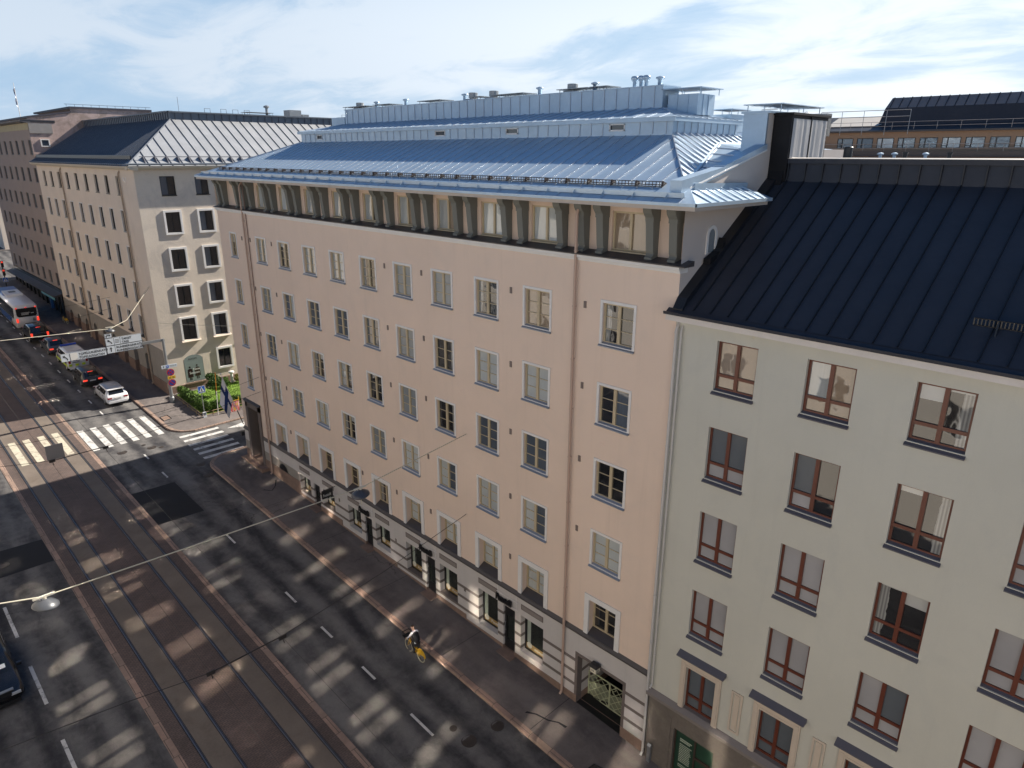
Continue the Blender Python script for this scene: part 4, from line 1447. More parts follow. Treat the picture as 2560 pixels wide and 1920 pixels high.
# eaves and roof
mb = MB()
mb.prism([(0, -24, 19.40), (-.46, -24, 19.40), (-.46, -24, 19.60), (0, -24, 19.60)], (0, 36.45, 0))
mb.build('eaves', mat('pale_eaves', (.60, .555, .52), .8, var=.09, scale=1.5), SG)
mb = MB()
mb.grid([[(-.44, y, 19.605), (-.54, y, 19.605), (-.56, y, 19.70), (-.50, y, 19.70), (-.42, y, 19.64), (-.22, y, 19.78)] for y in (-24, 12.5)])
mb.build('gutter', DARKROOF, SG)
def zs(x):
    return 19.95 + .69 * x
mb = MB()
mb.poly([(-.26, -24, zs(-.26)), (-.26, 12.30, zs(-.26)), (5.50, 12.30, zs(5.5)), (5.50, -24, zs(5.5))])
mb.poly([(5.5, -24, zs(5.5)), (5.5, 12.3, zs(5.5)), (5.58, 12.3, 24.38), (5.58, -24, 24.38)])
mb.poly([(5.58, -24, 24.40), (5.58, 12.3, 24.40), (14, 12.3, 24.2), (14, -24, 24.2)])
mb.prism([(5.50, -24, 24.37), (5.50, -24, 24.53), (5.85, -24, 24.56), (5.85, -24, 24.37)], (0, 35.7, 0))
sroof = mb
MB().prism([(5.49, -24, 24.531), (5.84, -24, 24.561), (5.84, -24, 24.575), (5.49, -24, 24.545)], (0, 35.7, 0)).build('ridge_coping', mat('pale_coping', (.40, .37, .34), .5, metal=.4), SG)
sm = MB()
y = 11.55
while y > -23:
    seam(sm, (-.24, y, zs(-.24)), (5.49, y, zs(5.49)), .022, .055)
    sm.box(5.47, 5.545, y - .018, y + .018, zs(5.49) - .02, 24.37)
    y -= .618
# raised verge along the party wall
sm.prism([(-.30, 11.92, zs(-.3)), (5.4, 11.92, zs(5.4)), (5.4, 11.92, zs(5.4) + .16), (-.05, 11.92, zs(-.05) + .22), (-.30, 11.92, zs(-.3) + .05)], (0, .38, 0))
sroof.merge(sm, 1).build('roof', [DARKROOF, DARKSEAM], SG)
mb = MB()
mb.prism([(1.35, 12.0, zs(1.35) + .1), (2.25, 12.0, zs(2.25) + .1), (2.25, 12.0, zs(2.25) + .42), (2.05, 12.0, zs(2.05) + .16), (1.35, 12.0, zs(1.35) + .40)], (0, .26, 0))
mb.build('roof_flashing', DARKCAP, SG)
mb = MB()
for y0, y1 in ((3.94, -1.5),):
    for dz in (.14, .32):
        mb.tube([(.62, y0, zs(.62) + dz), (.62, y1, zs(.62) + dz)], .022, 5)
    y = y0
    while y > y1:
        mb.box(.605, .635, y - .015, y + .015, zs(.62) + .14, zs(.62) + .32)
        y -= .085
    y = y0 - .55
    while y > y1:
        mb.prism([(.5, y, zs(.5)), (.95, y, zs(.95)), (.62, y, zs(.62) + .3)], (0, .04, 0))
        y -= 1.2
mb.build('snow_guard', BLACKF, SG)
mb = MB()
mb.box(5.45, 8.6, 11.62, 12.295, 23.5, 26.02)
mb.box(5.38, 8.66, 11.54, 12.295, 26.02, 26.10)
mb.prism([(5.3, 11.7, zs(5.3)), (5.6, 11.7, 24.6), (5.6, 11.7, zs(5.3))], (0, .55, 0))
mb.build('chimney', DARKCAP, SG)
mb = MB()
for k in range(2):
    x0 = 5.55 + k * 1.5
    rows = []
    for i in range(9):
        rows.append([(x0 + 1.42 * i / 8, 11.60 - .03 * abs(math.sin(i * 1.9 + k)), z) for z in (24.55, 24.75, 25.3, 25.55, 25.9)])
    mb.grid(rows)
mb.box(7.0, 7.06, 11.57, 11.62, 24.5, 26.0, 1)
mb.build('chimney_cladding', [mat('dull_zinc', (.34, .33, .335), .5, metal=.6, var=.15), DARKCAP], SG)
for y, k in ((9.88, 'drum'), (8.80, 'low'), (8.35, 'low'), (8.02, 'stub'), (7.4, 'low'), (6.7, 'stub')):
    mb = MB()
    if k == 'drum':
        mb.lathe((6.4, y, 24.3), [(.15, 0), (.15, .62), (.13, .64)], 16)
    elif k == 'low':
        mb.lathe((6.4, y, 24.3), [(.05, 0), (.05, .36), (.10, .38), (.10, .42), (.02, .45)], 10)
    else:
        mb.lathe((6.4, y, 24.3), [(.07, 0), (.07, .42), (.09, .42), (.09, .46)], 10)
    mb.build('roof_vent', BLACKF if k != 'low' else GALV, SG)
WPIPE = mat('white_pipe', (.50, .48, .46), .5, var=.05)
downpipe(SG, -.13, 12.19, 19.0, gz(12) + .06, WPIPE, .055)
downpipe(SG, -.10, 12.02, 19.0, 4.2, WPIPE, .035)

# ------------------------------------------------------------------ cream corner building beyond the side street
CB = thing('apartment_building', 'cream corner building with hipped tin roof beside the small garden', 'building', (0, 84, gz(84)))
CY = [(97.77, 98.89), (94.5, 95.6), (91.1, 92.2), (87.72, 88.82), (84.2, 85.3), (80.7, 81.8), (77.2, 78.3), (73.85, 74.95), (70.4, 71.5)]
CT = [(22.72, 1.62), (19.69, 1.88), (16.42, 1.88), (13.16, 1.9), (9.93, 2.02)]
ch = []
for a, b in CY:
    for i, (t, h) in enumerate(CT):
        ch.append((a, b, t - h, t, .22))
arch_y = [(a - .1, b + .1) for a, b in CY]
mb = MB()
wall(mb, FX(0), 66.2, 101.4, 7.35, 23.4, ch, .22, 0)
mb.build('wall', CREAM, CB)
mb = MB()
lowh = [(a, b, 1.0, 6.2, .5) for a, b in arch_y]
wall(mb, FX(-.03), 66.2, 101.4, 2.0, 7.35, lowh, .5, 0)
for a, b in arch_y:      # round heads
    c, r = (a + b) / 2, (b - a) / 2
    z0 = 6.2 - r
    pts_l = [(-.034, c - r * math.cos(t), z0 + r * math.sin(t)) for t in [math.pi / 2 * k / 6 for k in range(7)]]
    mb.poly(pts_l + [(-.034, a, 6.2)])
    pts_r = [(-.034, c + r * math.cos(t), z0 + r * math.sin(t)) for t in [math.pi / 2 * k / 6 for k in range(7)]]
    mb.poly(pts_r + [(-.034, b, 6.2)])
mb.poly([(-.03, 66.2, 7.35), (-.03, 101.4, 7.35), (0, 101.4, 7.38), (0, 66.2, 7.38)])
mb.build('base', GREYBASE, CB)
mb = MB()
ys = [66.2] + [v for a, b in sorted(arch_y) for v in (a, b)] + [101.4]
for i in range(0, len(ys), 2):
    mb.box(-.09, .3, ys[i] - .02, ys[i + 1] + .02, 2.0, gz(ys[i]) + 1.15)
mb.build('plinth', GRANITE, CB)
for i, (a, b) in enumerate(arch_y):
    o = MB().box(.40, .46, a, b, 2.0, 6.2).build('arched_opening', [DARKBROWN if i % 3 == 1 else BLACKF], CB)
    link('pane', MB().poly([(.39, a + .15, gz(a) + 1.3), (.39, b - .15, gz(a) + 1.3), (.39, b - .15, 5.9), (.39, a + .15, 5.9)]).mesh('pane', G_SHOP), o)
eh = []
EW = [(2.0, 3.28), (5.0, 6.18), (8.4, 9.6)]
ET = [(22.77, 1.63), (19.68, 1.78), (16.40, 1.78), (13.12, 1.85), (10.02, 2.05)]
for a, b in EW:
    for i, (t, h) in enumerate(ET):
        eh.append((a, b, t - h, t, .2))
for a, b in EW[1:]:
    eh.append((a, b, 4.78, 6.5, .2))
eh.append((1.68, 3.46, 3.85, 6.1, .3))
mb = MB()
wall(mb, FY(66.2), 0, 13, 2.0, 23.4, eh, .2, 0)
mb.box(9.9, 13.0, 65.75, 66.3, 2.0, 20.2)
mb.poly([(1.68, 66.196, 6.1)] + [(2.57 - .89 * math.cos(math.pi * k / 10), 66.196, 6.1 + .42 * math.sin(math.pi * k / 10)) for k in range(11)] if False else [(0, 66.21, 2), (.01, 66.21, 2), (0, 66.21, 2.01)])
mb.poly([(13, 66.2, 0), (13, 101.4, 0), (13, 101.4, 23.4), (13, 66.2, 23.4)])
mb.build('end_wall', CREAMEND, CB)
DARKFR = mat('dark_window_frame', (.020, .016, .014), .5)
win_frame('cream_plain', 1.10, 1.62, DARKFR, d=.16, fr=.06, mull=.07, sill=(.06, .04, -.05, .03, DARKFR))
win_frame('cream_framed', 1.10, 1.88, DARKFR, d=.16, fr=.06, mull=.07, sur=(.09, .03, False), sill=(.06, .04, -.03, .03, DARKFR))
win_frame('cream_low', 1.10, 2.02, DARKFR, d=.16, fr=.06, mull=.07, sur=(.09, .04, True), sill=(.20, .04, -.04, .14, DARKFR))
for a, b in CY:
    for i, (t, h) in enumerate(CT):
        key = 'cream_plain' if i == 0 else ('cream_low' if i == 4 else 'cream_framed')
        if key not in PROTO: pass
        o = window(CB, key, (0, (a + b) / 2, t - h), [random.choice([G_DARK, G_DARK, G_BLUE, G_GREY])])
        o.scale = (1, 1, h / {'cream_plain': 1.62, 'cream_low': 2.02, 'cream_framed': 1.88}[key])
win_frame('end_plain', 1.24, 1.63, BLACKF, d=.13, fr=.06, mull=.07, sill=(.06, .04, -.03, .03, DARKFR))
win_frame('end_framed', 1.24, 1.8, BLACKF, d=.10, fr=.06, mull=.07, sur=(.17, .12, False))
win_frame('end_low', 1.24, 2.05, BLACKF, d=.10, fr=.06, mull=.07, sur=(.17, .12, True), sill=(.34, .04, -.10, .26, SURROUND))
for a, b in EW:
    for i, (t, h) in enumerate(ET):
        key = ('end_plain', 'end_framed', 'end_framed', 'end_framed', 'end_low')[i]
        o = window(CB, key, ((a + b) / 2, 66.2, t - h), [G_DARK, random.choice([G_DARK, G_BLUE])], rotz=R(90))
for a, b in EW[1:]:
    window(CB, 'end_framed', ((a + b) / 2, 66.2, 4.78), [G_DARK], rotz=R(90))
# the arched shop window with its poster
o = MB()
ao = [(1.70, 3.86), (3.44, 3.86)] + [(2.57 + .87 * math.cos(math.pi * k / 10), 5.98 + .5 * math.sin(math.pi * k / 10)) for k in range(11)]
o.poly([(x, 66.19, z) for x, z in ao], 0)
op = o.build('arched_shop_window', [mat('poster_paper', (.20, .24, .23), .35, var=.1)], CB)
for i, (cx, cz, w, h, mm) in enumerate(((2.15, 4.0, .24, 1.45, (.020, .006, .008)), (2.82, 4.05, .26, 1.5, (.030, .016, .012)))):
    f = MB()
    f.poly([(cx - w, 66.183, cz + .3), (cx + w, 66.183, cz + .3), (cx + w * .9, 66.183, cz + h * .74), (cx + w * .3, 66.183, cz + h * .80), (cx - w * .3, 66.183, cz + h * .80), (cx - w * .9, 66.183, cz + h * .74)])
    f.lathe((cx, 66.183, cz + h * .90), [(.085, -.001), (.085, .001)], 12, T=Matrix.Rotation(R(90), 3, 'X'))
    f.box(cx - w * .4, cx - w * .15, 66.180, 66.184, cz + .02, cz + .3)
    f.box(cx + w * .15, cx + w * .4, 66.180, 66.184, cz + .02, cz + .3)
    link('poster_figure', f.mesh('poster_figure', mat('poster_ink_%d' % i, mm, .4)), op)
for body, sz, x, z, mm in (('ROOMI', .24, 2.12, 6.02, BLACKF), ('New', .34, 2.42, 4.95, LETTERW), ('Season', .34, 2.05, 4.62, LETTERW)):
    t = text_mesh(body, sz)
    t.transform(Matrix(((1, 0, 0, x), (0, 0, -1, 66.172), (0, 1, 0, z), (0, 0, 0, 1))))
    t.materials.append(mm)
    link('lettering', t, op)
mb = MB()
mb.box(-.05, 13, 66.08, 66.21, 2.0, 3.75)
mb.box(1.6, 3.55, 65.98, 66.1, 3.72, 3.84)
mb.build('end_plinth', GRANITE, CB)
mb = MB()
for i in range(12):
    a0, a1 = math.pi * i / 12, math.pi * (i + 1) / 12
mb.prism([(-.0, 65.52, 23.28), (-.30, 65.52, 23.30), (-.62, 65.42, 23.50), (-.66, 65.40, 23.62), (0.2, 65.40, 23.62), (.2, 65.52, 23.28)], (0, 36.0, 0))
mb.prism([(-.62, 66.2, 23.30), (-.62, 65.9, 23.32), (-.62, 65.50, 23.50), (-.62, 65.45, 23.62), (-.62, 66.4, 23.62)], (14, 0, 0))
mb.build('eaves', mat('cream_eaves', (.50, .46, .40), .8, var=.08), CB)
rf = MB()
E0, E1 = Vector((-.72, 65.35, 23.64)), Vector((-.72, 101.5, 23.64))
T0, T1 = Vector((5.83, 72.3, 27.75)), Vector((5.83, 101.5, 27.75))
rf.poly([E0, E1, T1, T0], 1)
F0 = Vector((14.5, 65.35, 23.64))
rf.poly([E0, T0, (30, 72.3, 27.75), (30, 65.35, 23.64)], 0)
rf.poly([(5.83, 72.3, 28.4), (5.83, 101.5, 28.4), (12, 101.5, 28.4), (12, 72.3, 28.4)], 1)
rf.poly([(5.83, 72.3, 27.7), (5.83, 101.5, 27.7), (5.83, 101.5, 28.4), (5.83, 72.3, 28.4)], 1)
rf.poly([(5.83, 72.3, 27.7), (30, 72.3, 27.7), (30, 72.3, 28.35), (5.83, 72.3, 28.4)], 1)
rf.box(5.7, 6.1, 72.2, 101.5, 28.38, 28.5, 1)
rf.box(5.7, 30, 72.1, 72.5, 28.36, 28.48, 1)
sm = MB()
x = .2
while x < 29:
    t = min(1.0, (x + .72) / 6.55)
    a = E0 + Vector((x + .72, .02, 0))
    seam(sm, a, (x, 65.35 + 6.95 * t, 23.64 + 4.11 * t), .03, .07)
    x += .95
y = 67
while y < 101:
    t = min(1.0, (y - 65.35) / 6.95)
    seam(sm, (-.70, y, 23.65), (-.72 + 6.55 * t, y, 23.64 + 4.11 * t), .02, .05)
    y += .62
seam(sm, E0, T0, .05, .08)
x = 6.3
while x < 30:
    sm.box(x - .03, x + .03, 72.22, 72.3, 27.72, 28.36)
    x += .75
y = 72.8
while y < 101:
    sm.box(5.77, 5.83, y - .03, y + .03, 27.72, 28.38)
    y += .62
rf.merge(sm, 2).build('roof', [LIGHTROOF, BLUEROOF, mat('dark_seam', (.075, .085, .11), .6)], CB)
mb = MB()
for y0, y1 in ((66.8, 101),):
    xg = .1
    zz = 23.64 + .6275 * .82
    mb.prism([(xg, y0, zz), (xg, y0, zz + .34), (xg + .05, y0, zz + .36), (xg + .09, y0, zz + .05)], (0, y1 - y0, 0))
mb.build('snow_guard', BLACKF, CB)
mb = MB()
mb.box(.6, 30, 66.02, 66.07, 24.36, 24.42)
x = .9
while x < 30:
    mb.prism([(x, 65.7, 23.87), (x, 66.5, 24.34), (x, 66.05, 24.44)], (.07, 0, 0))
    x += .95
mb.build('snow_guard', mat('grey_guard', (.10, .10, .12), .6), CB)
mb = MB()
mb.tube([(-.56, 65.3, 23.75), (-.56, 101.5, 23.75)], .06, 6)
mb.tube([(-.7, 65.5, 23.80), (30, 65.5, 23.80)], .06, 6)
mb.build('gutter', BLUEROOF, CB)
CPIPE = mat('tan_pipe', (.36, .28, .21), .5)
downpipe(CB, -.14, 70.05, 22.9, gz(70) + .1, CPIPE, .08)
downpipe(CB, -.14, 90.2, 22.9, gz(90) + .1, CPIPE, .08)
mb = MB()
mb.tube([(.02, 68.9 + .35 * math.cos(math.pi * (1 + k / 8)), 22.65 + .4 * math.sin(math.pi * (1 + k / 8))) for k in range(9)], .07, 6)
mb.build('wall_ornament', WHITE, CB)
for x, y, lx, ly, hh in ((8.5, 81, 1.4, 3.4, .35), (8, 96, 1.2, 4.5, .3), (8.5, 88.5, 1, 2, .25)):
    mb = MB()
    mb.box(x - lx / 2, x + lx / 2, y - ly / 2 + .3, y + ly / 2 - .3, 28.3, 28.42 + hh * .6)
    plate_cap(mb, x - lx / 2 - .2, x + lx / 2 + .2, y - ly / 2, y + ly / 2, 28.45 + hh, hh * .6, .15)
    mb.build('chimney', BLUEROOF, CB)
for x0, x1, z in ((14.2, 17.2, 28.8),):
    mb = MB()
    plate_cap(mb, x0, x1, 74, 75.5, z, .5)
    mb.box(x0 + .2, x1 - .3, 74.2, 75.2, 28.3, 28.6)
    mb.lathe((x1 - .5, 74.6, 28.4), [(.14, 0), (.14, .9), (.3, .95), (.3, 1.1), (.02, 1.2)], 10)
    mb.build('chimney', STEEL, CB)
for x0, x1, z0, z1 in ((19.0, 20.4, 28.2, 29.2), (20.5, 21.3, 28.2, 28.8)):
    MB().box(x0, x1, 74, 75.3, z0, z1).build('roof_cabinet', STEEL, CB)
for x in (9.2, 10.8, 12.0, 13.2, 24.5, 26):
    mb = MB()
    mb.tube([(x, 72.4, 28.4), (x, 72.4, 28.85), (x + .55, 72.4, 28.85), (x + .55, 72.4, 28.4)], .025, 5)
    mb.build('roof_loop', BLUEROOF, CB)
tag(MB().tube([(9, 78.45, 28.4), (9, 78.42, 30.2)], .022, 5).build('antenna', STEEL), 'thin whip antenna on the ridge of the cream corner building', 'antenna')

# ------------------------------------------------------------------ brown building further along
BW = thing('office_building', 'brown plastered building farthest along the street with shopfronts at its foot', 'building', (0, 116, gz(116)))
BT = [(26.16, 1.68), (22.97, 1.68), (19.82, 1.68), (16.63, 1.68), (13.50, 1.68), (10.28, 1.68)]
BY = [101.75 + 3.6 * k for k in range(8)]
bh = [(y, y + 1.35, t - h, t, .18) for y in BY for t, h in BT if not (y > 124 and False)]
mb = MB()
wall(mb, FX(0), 101.42, 130.4, 8.2, 27.3, bh, .18, 0)
mb.poly([(0, 130.4, 0), (14, 130.4, 0), (14, 130.4, 28), (0, 130.4, 28)])
mb.build('wall', BROWNWALL, BW)
mb = MB()
mb.box(-.04, .2, 101.44, 130.3, 27.3, 28.05, 0)
mb.prism([(-.05, 101.3, 28.05), (-.75, 101.3, 28.18), (-.8, 101.3, 28.36), (.3, 101.3, 28.46), (.3, 101.3, 28.05)], (0, 29.3, 0), 1)
mb.prism([(-.6, 101.46, 28.04), (-.6, 101.30, 28.2), (-.6, 101.25, 28.38), (-.6, 101.5, 28.38)], (3.4, 0, 0), 1)
mb.build('cornice', [OCHRE, mat('dark_cornice', (.12, .115, .12), .7)], BW)
mb = MB()
mb.poly([(0, 101.40, 20), (14, 101.40, 20), (14, 101.40, 29.85), (4.7, 101.40, 29.85), (4.65, 101.40, 29.3), (.23, 101.40, 28.6), (0, 101.40, 28.5)])
mb.box(.02, 2.4, 101.3, 101.42, 26.9, 28.0, 1)
mb.build('party_wall', [STAINWALL, mat('grey_patch', (.27, .25, .24), .9, var=.15)], BW)
mb = MB()
mb.prism([(.1, 101.3, 28.62), (4.7, 101.3, 29.32), (4.7, 101.3, 29.52), (.1, 101.3, 28.82)], (0, 28, 0))
mb.box(4.6, 14, 101.28, 120, 29.82, 30.05)
for k in range(11):
    x = 4.4 + k * .9
    mb.box(x - .015, x + .015, 101.6, 101.63, 30.05, 30.32)
mb.box(4.2, 14, 101.58, 101.66, 30.30, 30.34)
mb.build('roof', mat('dark_plum_roof', (.05, .045, .06), .6), BW)
win_frame('brown_window', 1.35, 1.68, mat('dull_grey_frame', (.085, .085, .085), .6), d=.13, fr=.07, mull=.08, sill=(.06, .03, -.03, .03, GREYBASE))
for y in BY:
    for t, h in BT:
        window(BW, 'brown_window', (0, y + .675, t - h), [random.choice([G_GREY, G_BLUE, G_GREY, G_WHITE]), random.choice([G_BLUE, G_GREY])])
fr = MB()
for a, b, c, d in ((0, .12, 0, .85), (.83, .95, 0, .85), (.12, .83, 0, .1), (.12, .83, .75, .85)):
    fr.box(.92 + a, .92 + b, 101.25, 101.42, 25.4 + c, 25.4 + d)
o = fr.build('attic_window', WHITE, BW)
link('pane', MB().poly([(1.0, 101.36, 25.45), (1.8, 101.36, 25.45), (1.8, 101.36, 26.2), (1.0, 101.36, 26.2)]).mesh('pane', G_BLUE), o)
mb = MB()
mb.prism([(0, 101.45, 7.45), (-1.0, 101.45, 7.35), (-1.0, 101.45, 7.5), (0, 101.45, 7.75)], (0, 29, 0))
mb.build('canopy', mat('dark_canopy', (.045, .04, .042), .6), BW)
mb = MB()
mb.box(-.95, -.92, 101.5, 108.5, 7.0, 7.42, 0)
mb.box(-.30, -.02, 107.6, 107.9, 4, 7.4, 1)
mb.build('shop_sign', [mat('pale_cyan_sign', (.16, .42, .50), .4), mat('blue_post', (.03, .14, .40), .4)], BW)
mb = MB()
mb.box(.0, .2, 101.5, 130.3, 3.5, 8.3, 0)
for k in range(13):
    y = 101.6 + k * 2.35
    mb.box(-.12, .0, y, y + .22, 3.8, 7.4, 1)
mb.build('shopfront', [G_SHOP, BLACKF], BW)
for y, w, m_ in ((112.5, .9, G_GREY), (123.2, 1.2, PAINTW), (118.2, .8, G_GREY)):
    link('window_poster', MB().poly([(-.012, y, gz(y) + .7), (-.012, y + w, gz(y) + .7), (-.012, y + w, gz(y) + 1.9), (-.012, y, gz(y) + 1.9)]).mesh('window_poster', m_), BW)
fl = MB()
fp = thing('flagpole', 'leaning flagpole with a limp blue and white flag on the roof of the brown building', 'flagpole', (3, 120, 28.8))
MB().tube([(3, 120, 28.6), (3, 120.15, 33.8)], [.05, .03], 6).build('pole', WHITE, fp)
rows = []
for k in range(9):
    rows.append([(3 + .10 * math.sin(k * 1.1 + j * 1.3), 120.2 + j * .14, 33.3 - k * .28 - j * .10) for j in range(5)])
mb = MB()
mb.grid(rows)
mb.m = [1 if (i // 4) in (2, 3) or (i % 4) == 1 else 0 for i in range(len(mb.f))]
FLAGW = mat('flag_white', (.72, .72, .76), .8, var=.03)
FLAGB = mat('flag_blue', (.010, .035, .145), .8, var=.05)
mb.build('flag', [FLAGW, FLAGB], fp, smooth=True)

# ------------------------------------------------------------------ buildings behind the roofs
TB = thing('office_building', 'tan building with a row of windows and railings behind the dark roof ridge', 'building', (60, 20, 0))
mb = MB()
th = []
for k in range(12):
    yl = 31.2 - 2.0 * k
    th.append((yl - 1.62, yl, 25.42, 26.42, .12))
wall(mb, FX(60), -14, 36, 0, 27.05, th, .12, 0)
mb.poly([(60, 36, 0), (72, 36, 0), (72, 36, 27.05), (60, 36, 27.05)])
mb.build('wall', TANWALL, TB)
tw = MB()
tw.box(-.02, .05, .75, .81, 0, 1)
tw.box(-.02, .05, -.81, -.75, 0, 1)
tw.box(-.02, .05, -.75, .75, .94, 1)
tw.box(-.02, .05, -.75, .75, 0, .05)
tw.box(-.02, .05, .26, .36, .05, .94)
tw.box(-.02, .05, .36, .75, .20, .25)
twm = tw.mesh('window', BLACKF)
for k in range(12):
    o = link('window', twm, TB, (60, 31.2 - 2.0 * k - .81, 25.42))
    sub('pane', MB().poly([(.03, -.78, .02), (.03, .78, .02), (.03, .78, .98), (.03, -.78, .98)]).mesh('pane', [G_GREY, G_BLUE, G_WHITE][k % 3]), o)
mb = MB()
mb.poly([(59.6, -14, 27.08), (59.6, 36, 27.08), (64.5, 36, 28.75), (64.5, -14, 28.75)], 0)
mb.poly([(64.5, -14, 28.75), (64.5, 36, 28.75), (74, 36, 28.6), (74, -14, 28.6)], 0)
mb.box(59.5, 59.75, -14, 36, 26.98, 27.14, 1)
mb.build('roof', [DARKROOF, LEDGE], TB)
mb = MB()
mb.poly([(61.0, 27.8, 27.65), (61.0, 33, 27.65), (64.2, 33, 28.7), (64.2, 26, 28.7)], 0)
mb.build('roof_tiles', mat('sunlit_tiles', (.42, .39, .36), .7, var=.12), TB)
mb = MB()
mb.poly([(61.5, 9, 27.6), (61.5, 27.9, 27.6), (62.1, 27.6, 29.4), (62.1, 9, 29.4)], 0)
mb.poly([(62.1, 9, 29.4), (62.1, 27.6, 29.4), (63.2, 27.4, 30.45), (63.2, 9, 30.45)], 1)
mb.poly([(61.5, 27.9, 27.6), (62.1, 27.6, 29.4), (63.2, 27.4, 30.45), (66, 27.4, 30.45), (66, 27.9, 27.6)], 0)
mb.poly([(63.2, 9, 30.45), (63.2, 27.4, 30.45), (66, 27.4, 30.45), (66, 9, 30.45)], 0)
y = 9.3
while y < 27.3:
    mb.prism([(62.06, y, 29.4), (63.16, y, 30.5), (63.2, y, 30.45), (62.1, y, 29.35)], (0, .08, 0), 0)
    y += .85
mb.build('roof_box', [DARKROOF, mat('worn_grey_sheet', (.20, .18, .18), .5, metal=.3, var=.2)], TB)
mb = MB()
for z0, x in ((27.2, 59.9), (25.05, 58.6)):
    for dz in (.35, .75):
        mb.tube([(x, -14, z0 + dz), (x, 34, z0 + dz)], .022, 5)
    y = -13
    while y < 34:
        mb.tube([(x, y, z0), (x, y, z0 + .75)], .02, 5)
        y += 2.05
mb.build('railing', mat('pale_rail', (.40, .37, .35), .5, metal=.4), TB)
mb = MB()
mb.box(58.2, 60.0, -14, 34.5, 24.6, 25.1)
mb.box(57.6, 58.4, -14, 34.5, 24.3, 24.55)
mb.build('terrace', LEDGE, TB)

GB = thing('apartment_building', 'grey roofed building with roof ladder and railing seen past the twin chimney', 'building', (50, 34, 0))
mb = MB()
mb.box(46, 58, 36.5, 70, 0, 25.2)
mb.build('wall', TANWALL, GB)
mb = MB()
mb.poly([(45.5, 36, 25.2), (45.5, 70, 25.2), (51, 70, 27.2), (51, 36, 27.2)])
mb.poly([(51, 36, 27.2), (51, 70, 27.2), (58, 70, 27.0), (58, 36, 27.0)])
mb.box(47, 49, 39.5, 42.0, 25.5, 27.0)
mb.build('roof', GALV, GB)
mb = MB()
mb.box(46.97, 47.03, 39.8, 41.6, 26.0, 26.6)
mb.build('roof_window', G_DARK, GB)
mb = MB()
for z in (28.4, 28.9):
    mb.tube([(48, 30.5, z), (48, 34.2, z)], .03, 5)
for y in (30.5, 32.3, 34.2):
    mb.tube([(48, y, 26.5), (48, y, 28.9)], .03, 5)
for y0 in (34.6, 30.1):
    mb.tube([(48, y0 + .35 * (1 - math.cos(math.pi * k / 8)) * (1 if y0 > 32 else -1), 28.0 + .55 * math.sin(math.pi * k / 8)) for k in range(9)], .03, 5)
for z in (27.2, 27.75):
    mb.tube([(52, 22, z + .9), (52, 30, z + .9)], .03, 5)
for y in (22, 24, 26, 28, 30):
    mb.tube([(52, y, 26.5), (52, y, 28.65)], .025, 5)
mb.build('railing', STEEL, GB)
MB().box(52.4, 53.6, 29.6, 31.0, 26.5, 28.6).build('roof_cabinet', STEEL, GB)

# the block behind the pink building along the side street
NB = thing('apartment_building', 'grey building standing behind the pink one along the side street', 'building', (26, 44, 0))
MB().box(13.6, 44, 36.6, 49.4, 0, 23.0).build('wall', PALEPINK, NB)
MB().prism([(13.4, 36.4, 23.0), (13.4, 49.6, 23.0), (13.4, 43, 25.2)], (30.8, 0, 0)).build('roof', BLUEROOF, NB)
FB = thing('apartment_building', 'far building across the wide crossing at the end of the street', 'building', (6, 190, gz(165)))
mb = MB()
fh = [(y, y + 1.5, z, z + 1.8, .2) for y in (164, 168, 172, 176, 180, 184) for z in (10.5, 13.8, 17.1, 20.4)]
wall(mb, FX(4), 161, 220, 6, 24, fh, .2)
mb.poly([(4, 161, 6), (20, 161, 6), (20, 161, 24), (4, 161, 24)])
mb.build('wall', CREAM, FB)
MB().prism([(3.6, 161, 24), (20, 161, 24), (12, 161, 27)], (0, 59, 0)).build('roof', BLUEROOF, FB)
for y, _, z, _, _ in fh:
    link('window', MB().poly([(.15, -.75, 0), (.15, .75, 0), (.15, .75, 1.8), (.15, -.75, 1.8)]).mesh('window', G_DARK) if 'fbw' not in PROTO else PROTO['fbw'], FB, (4, y + .75, z))

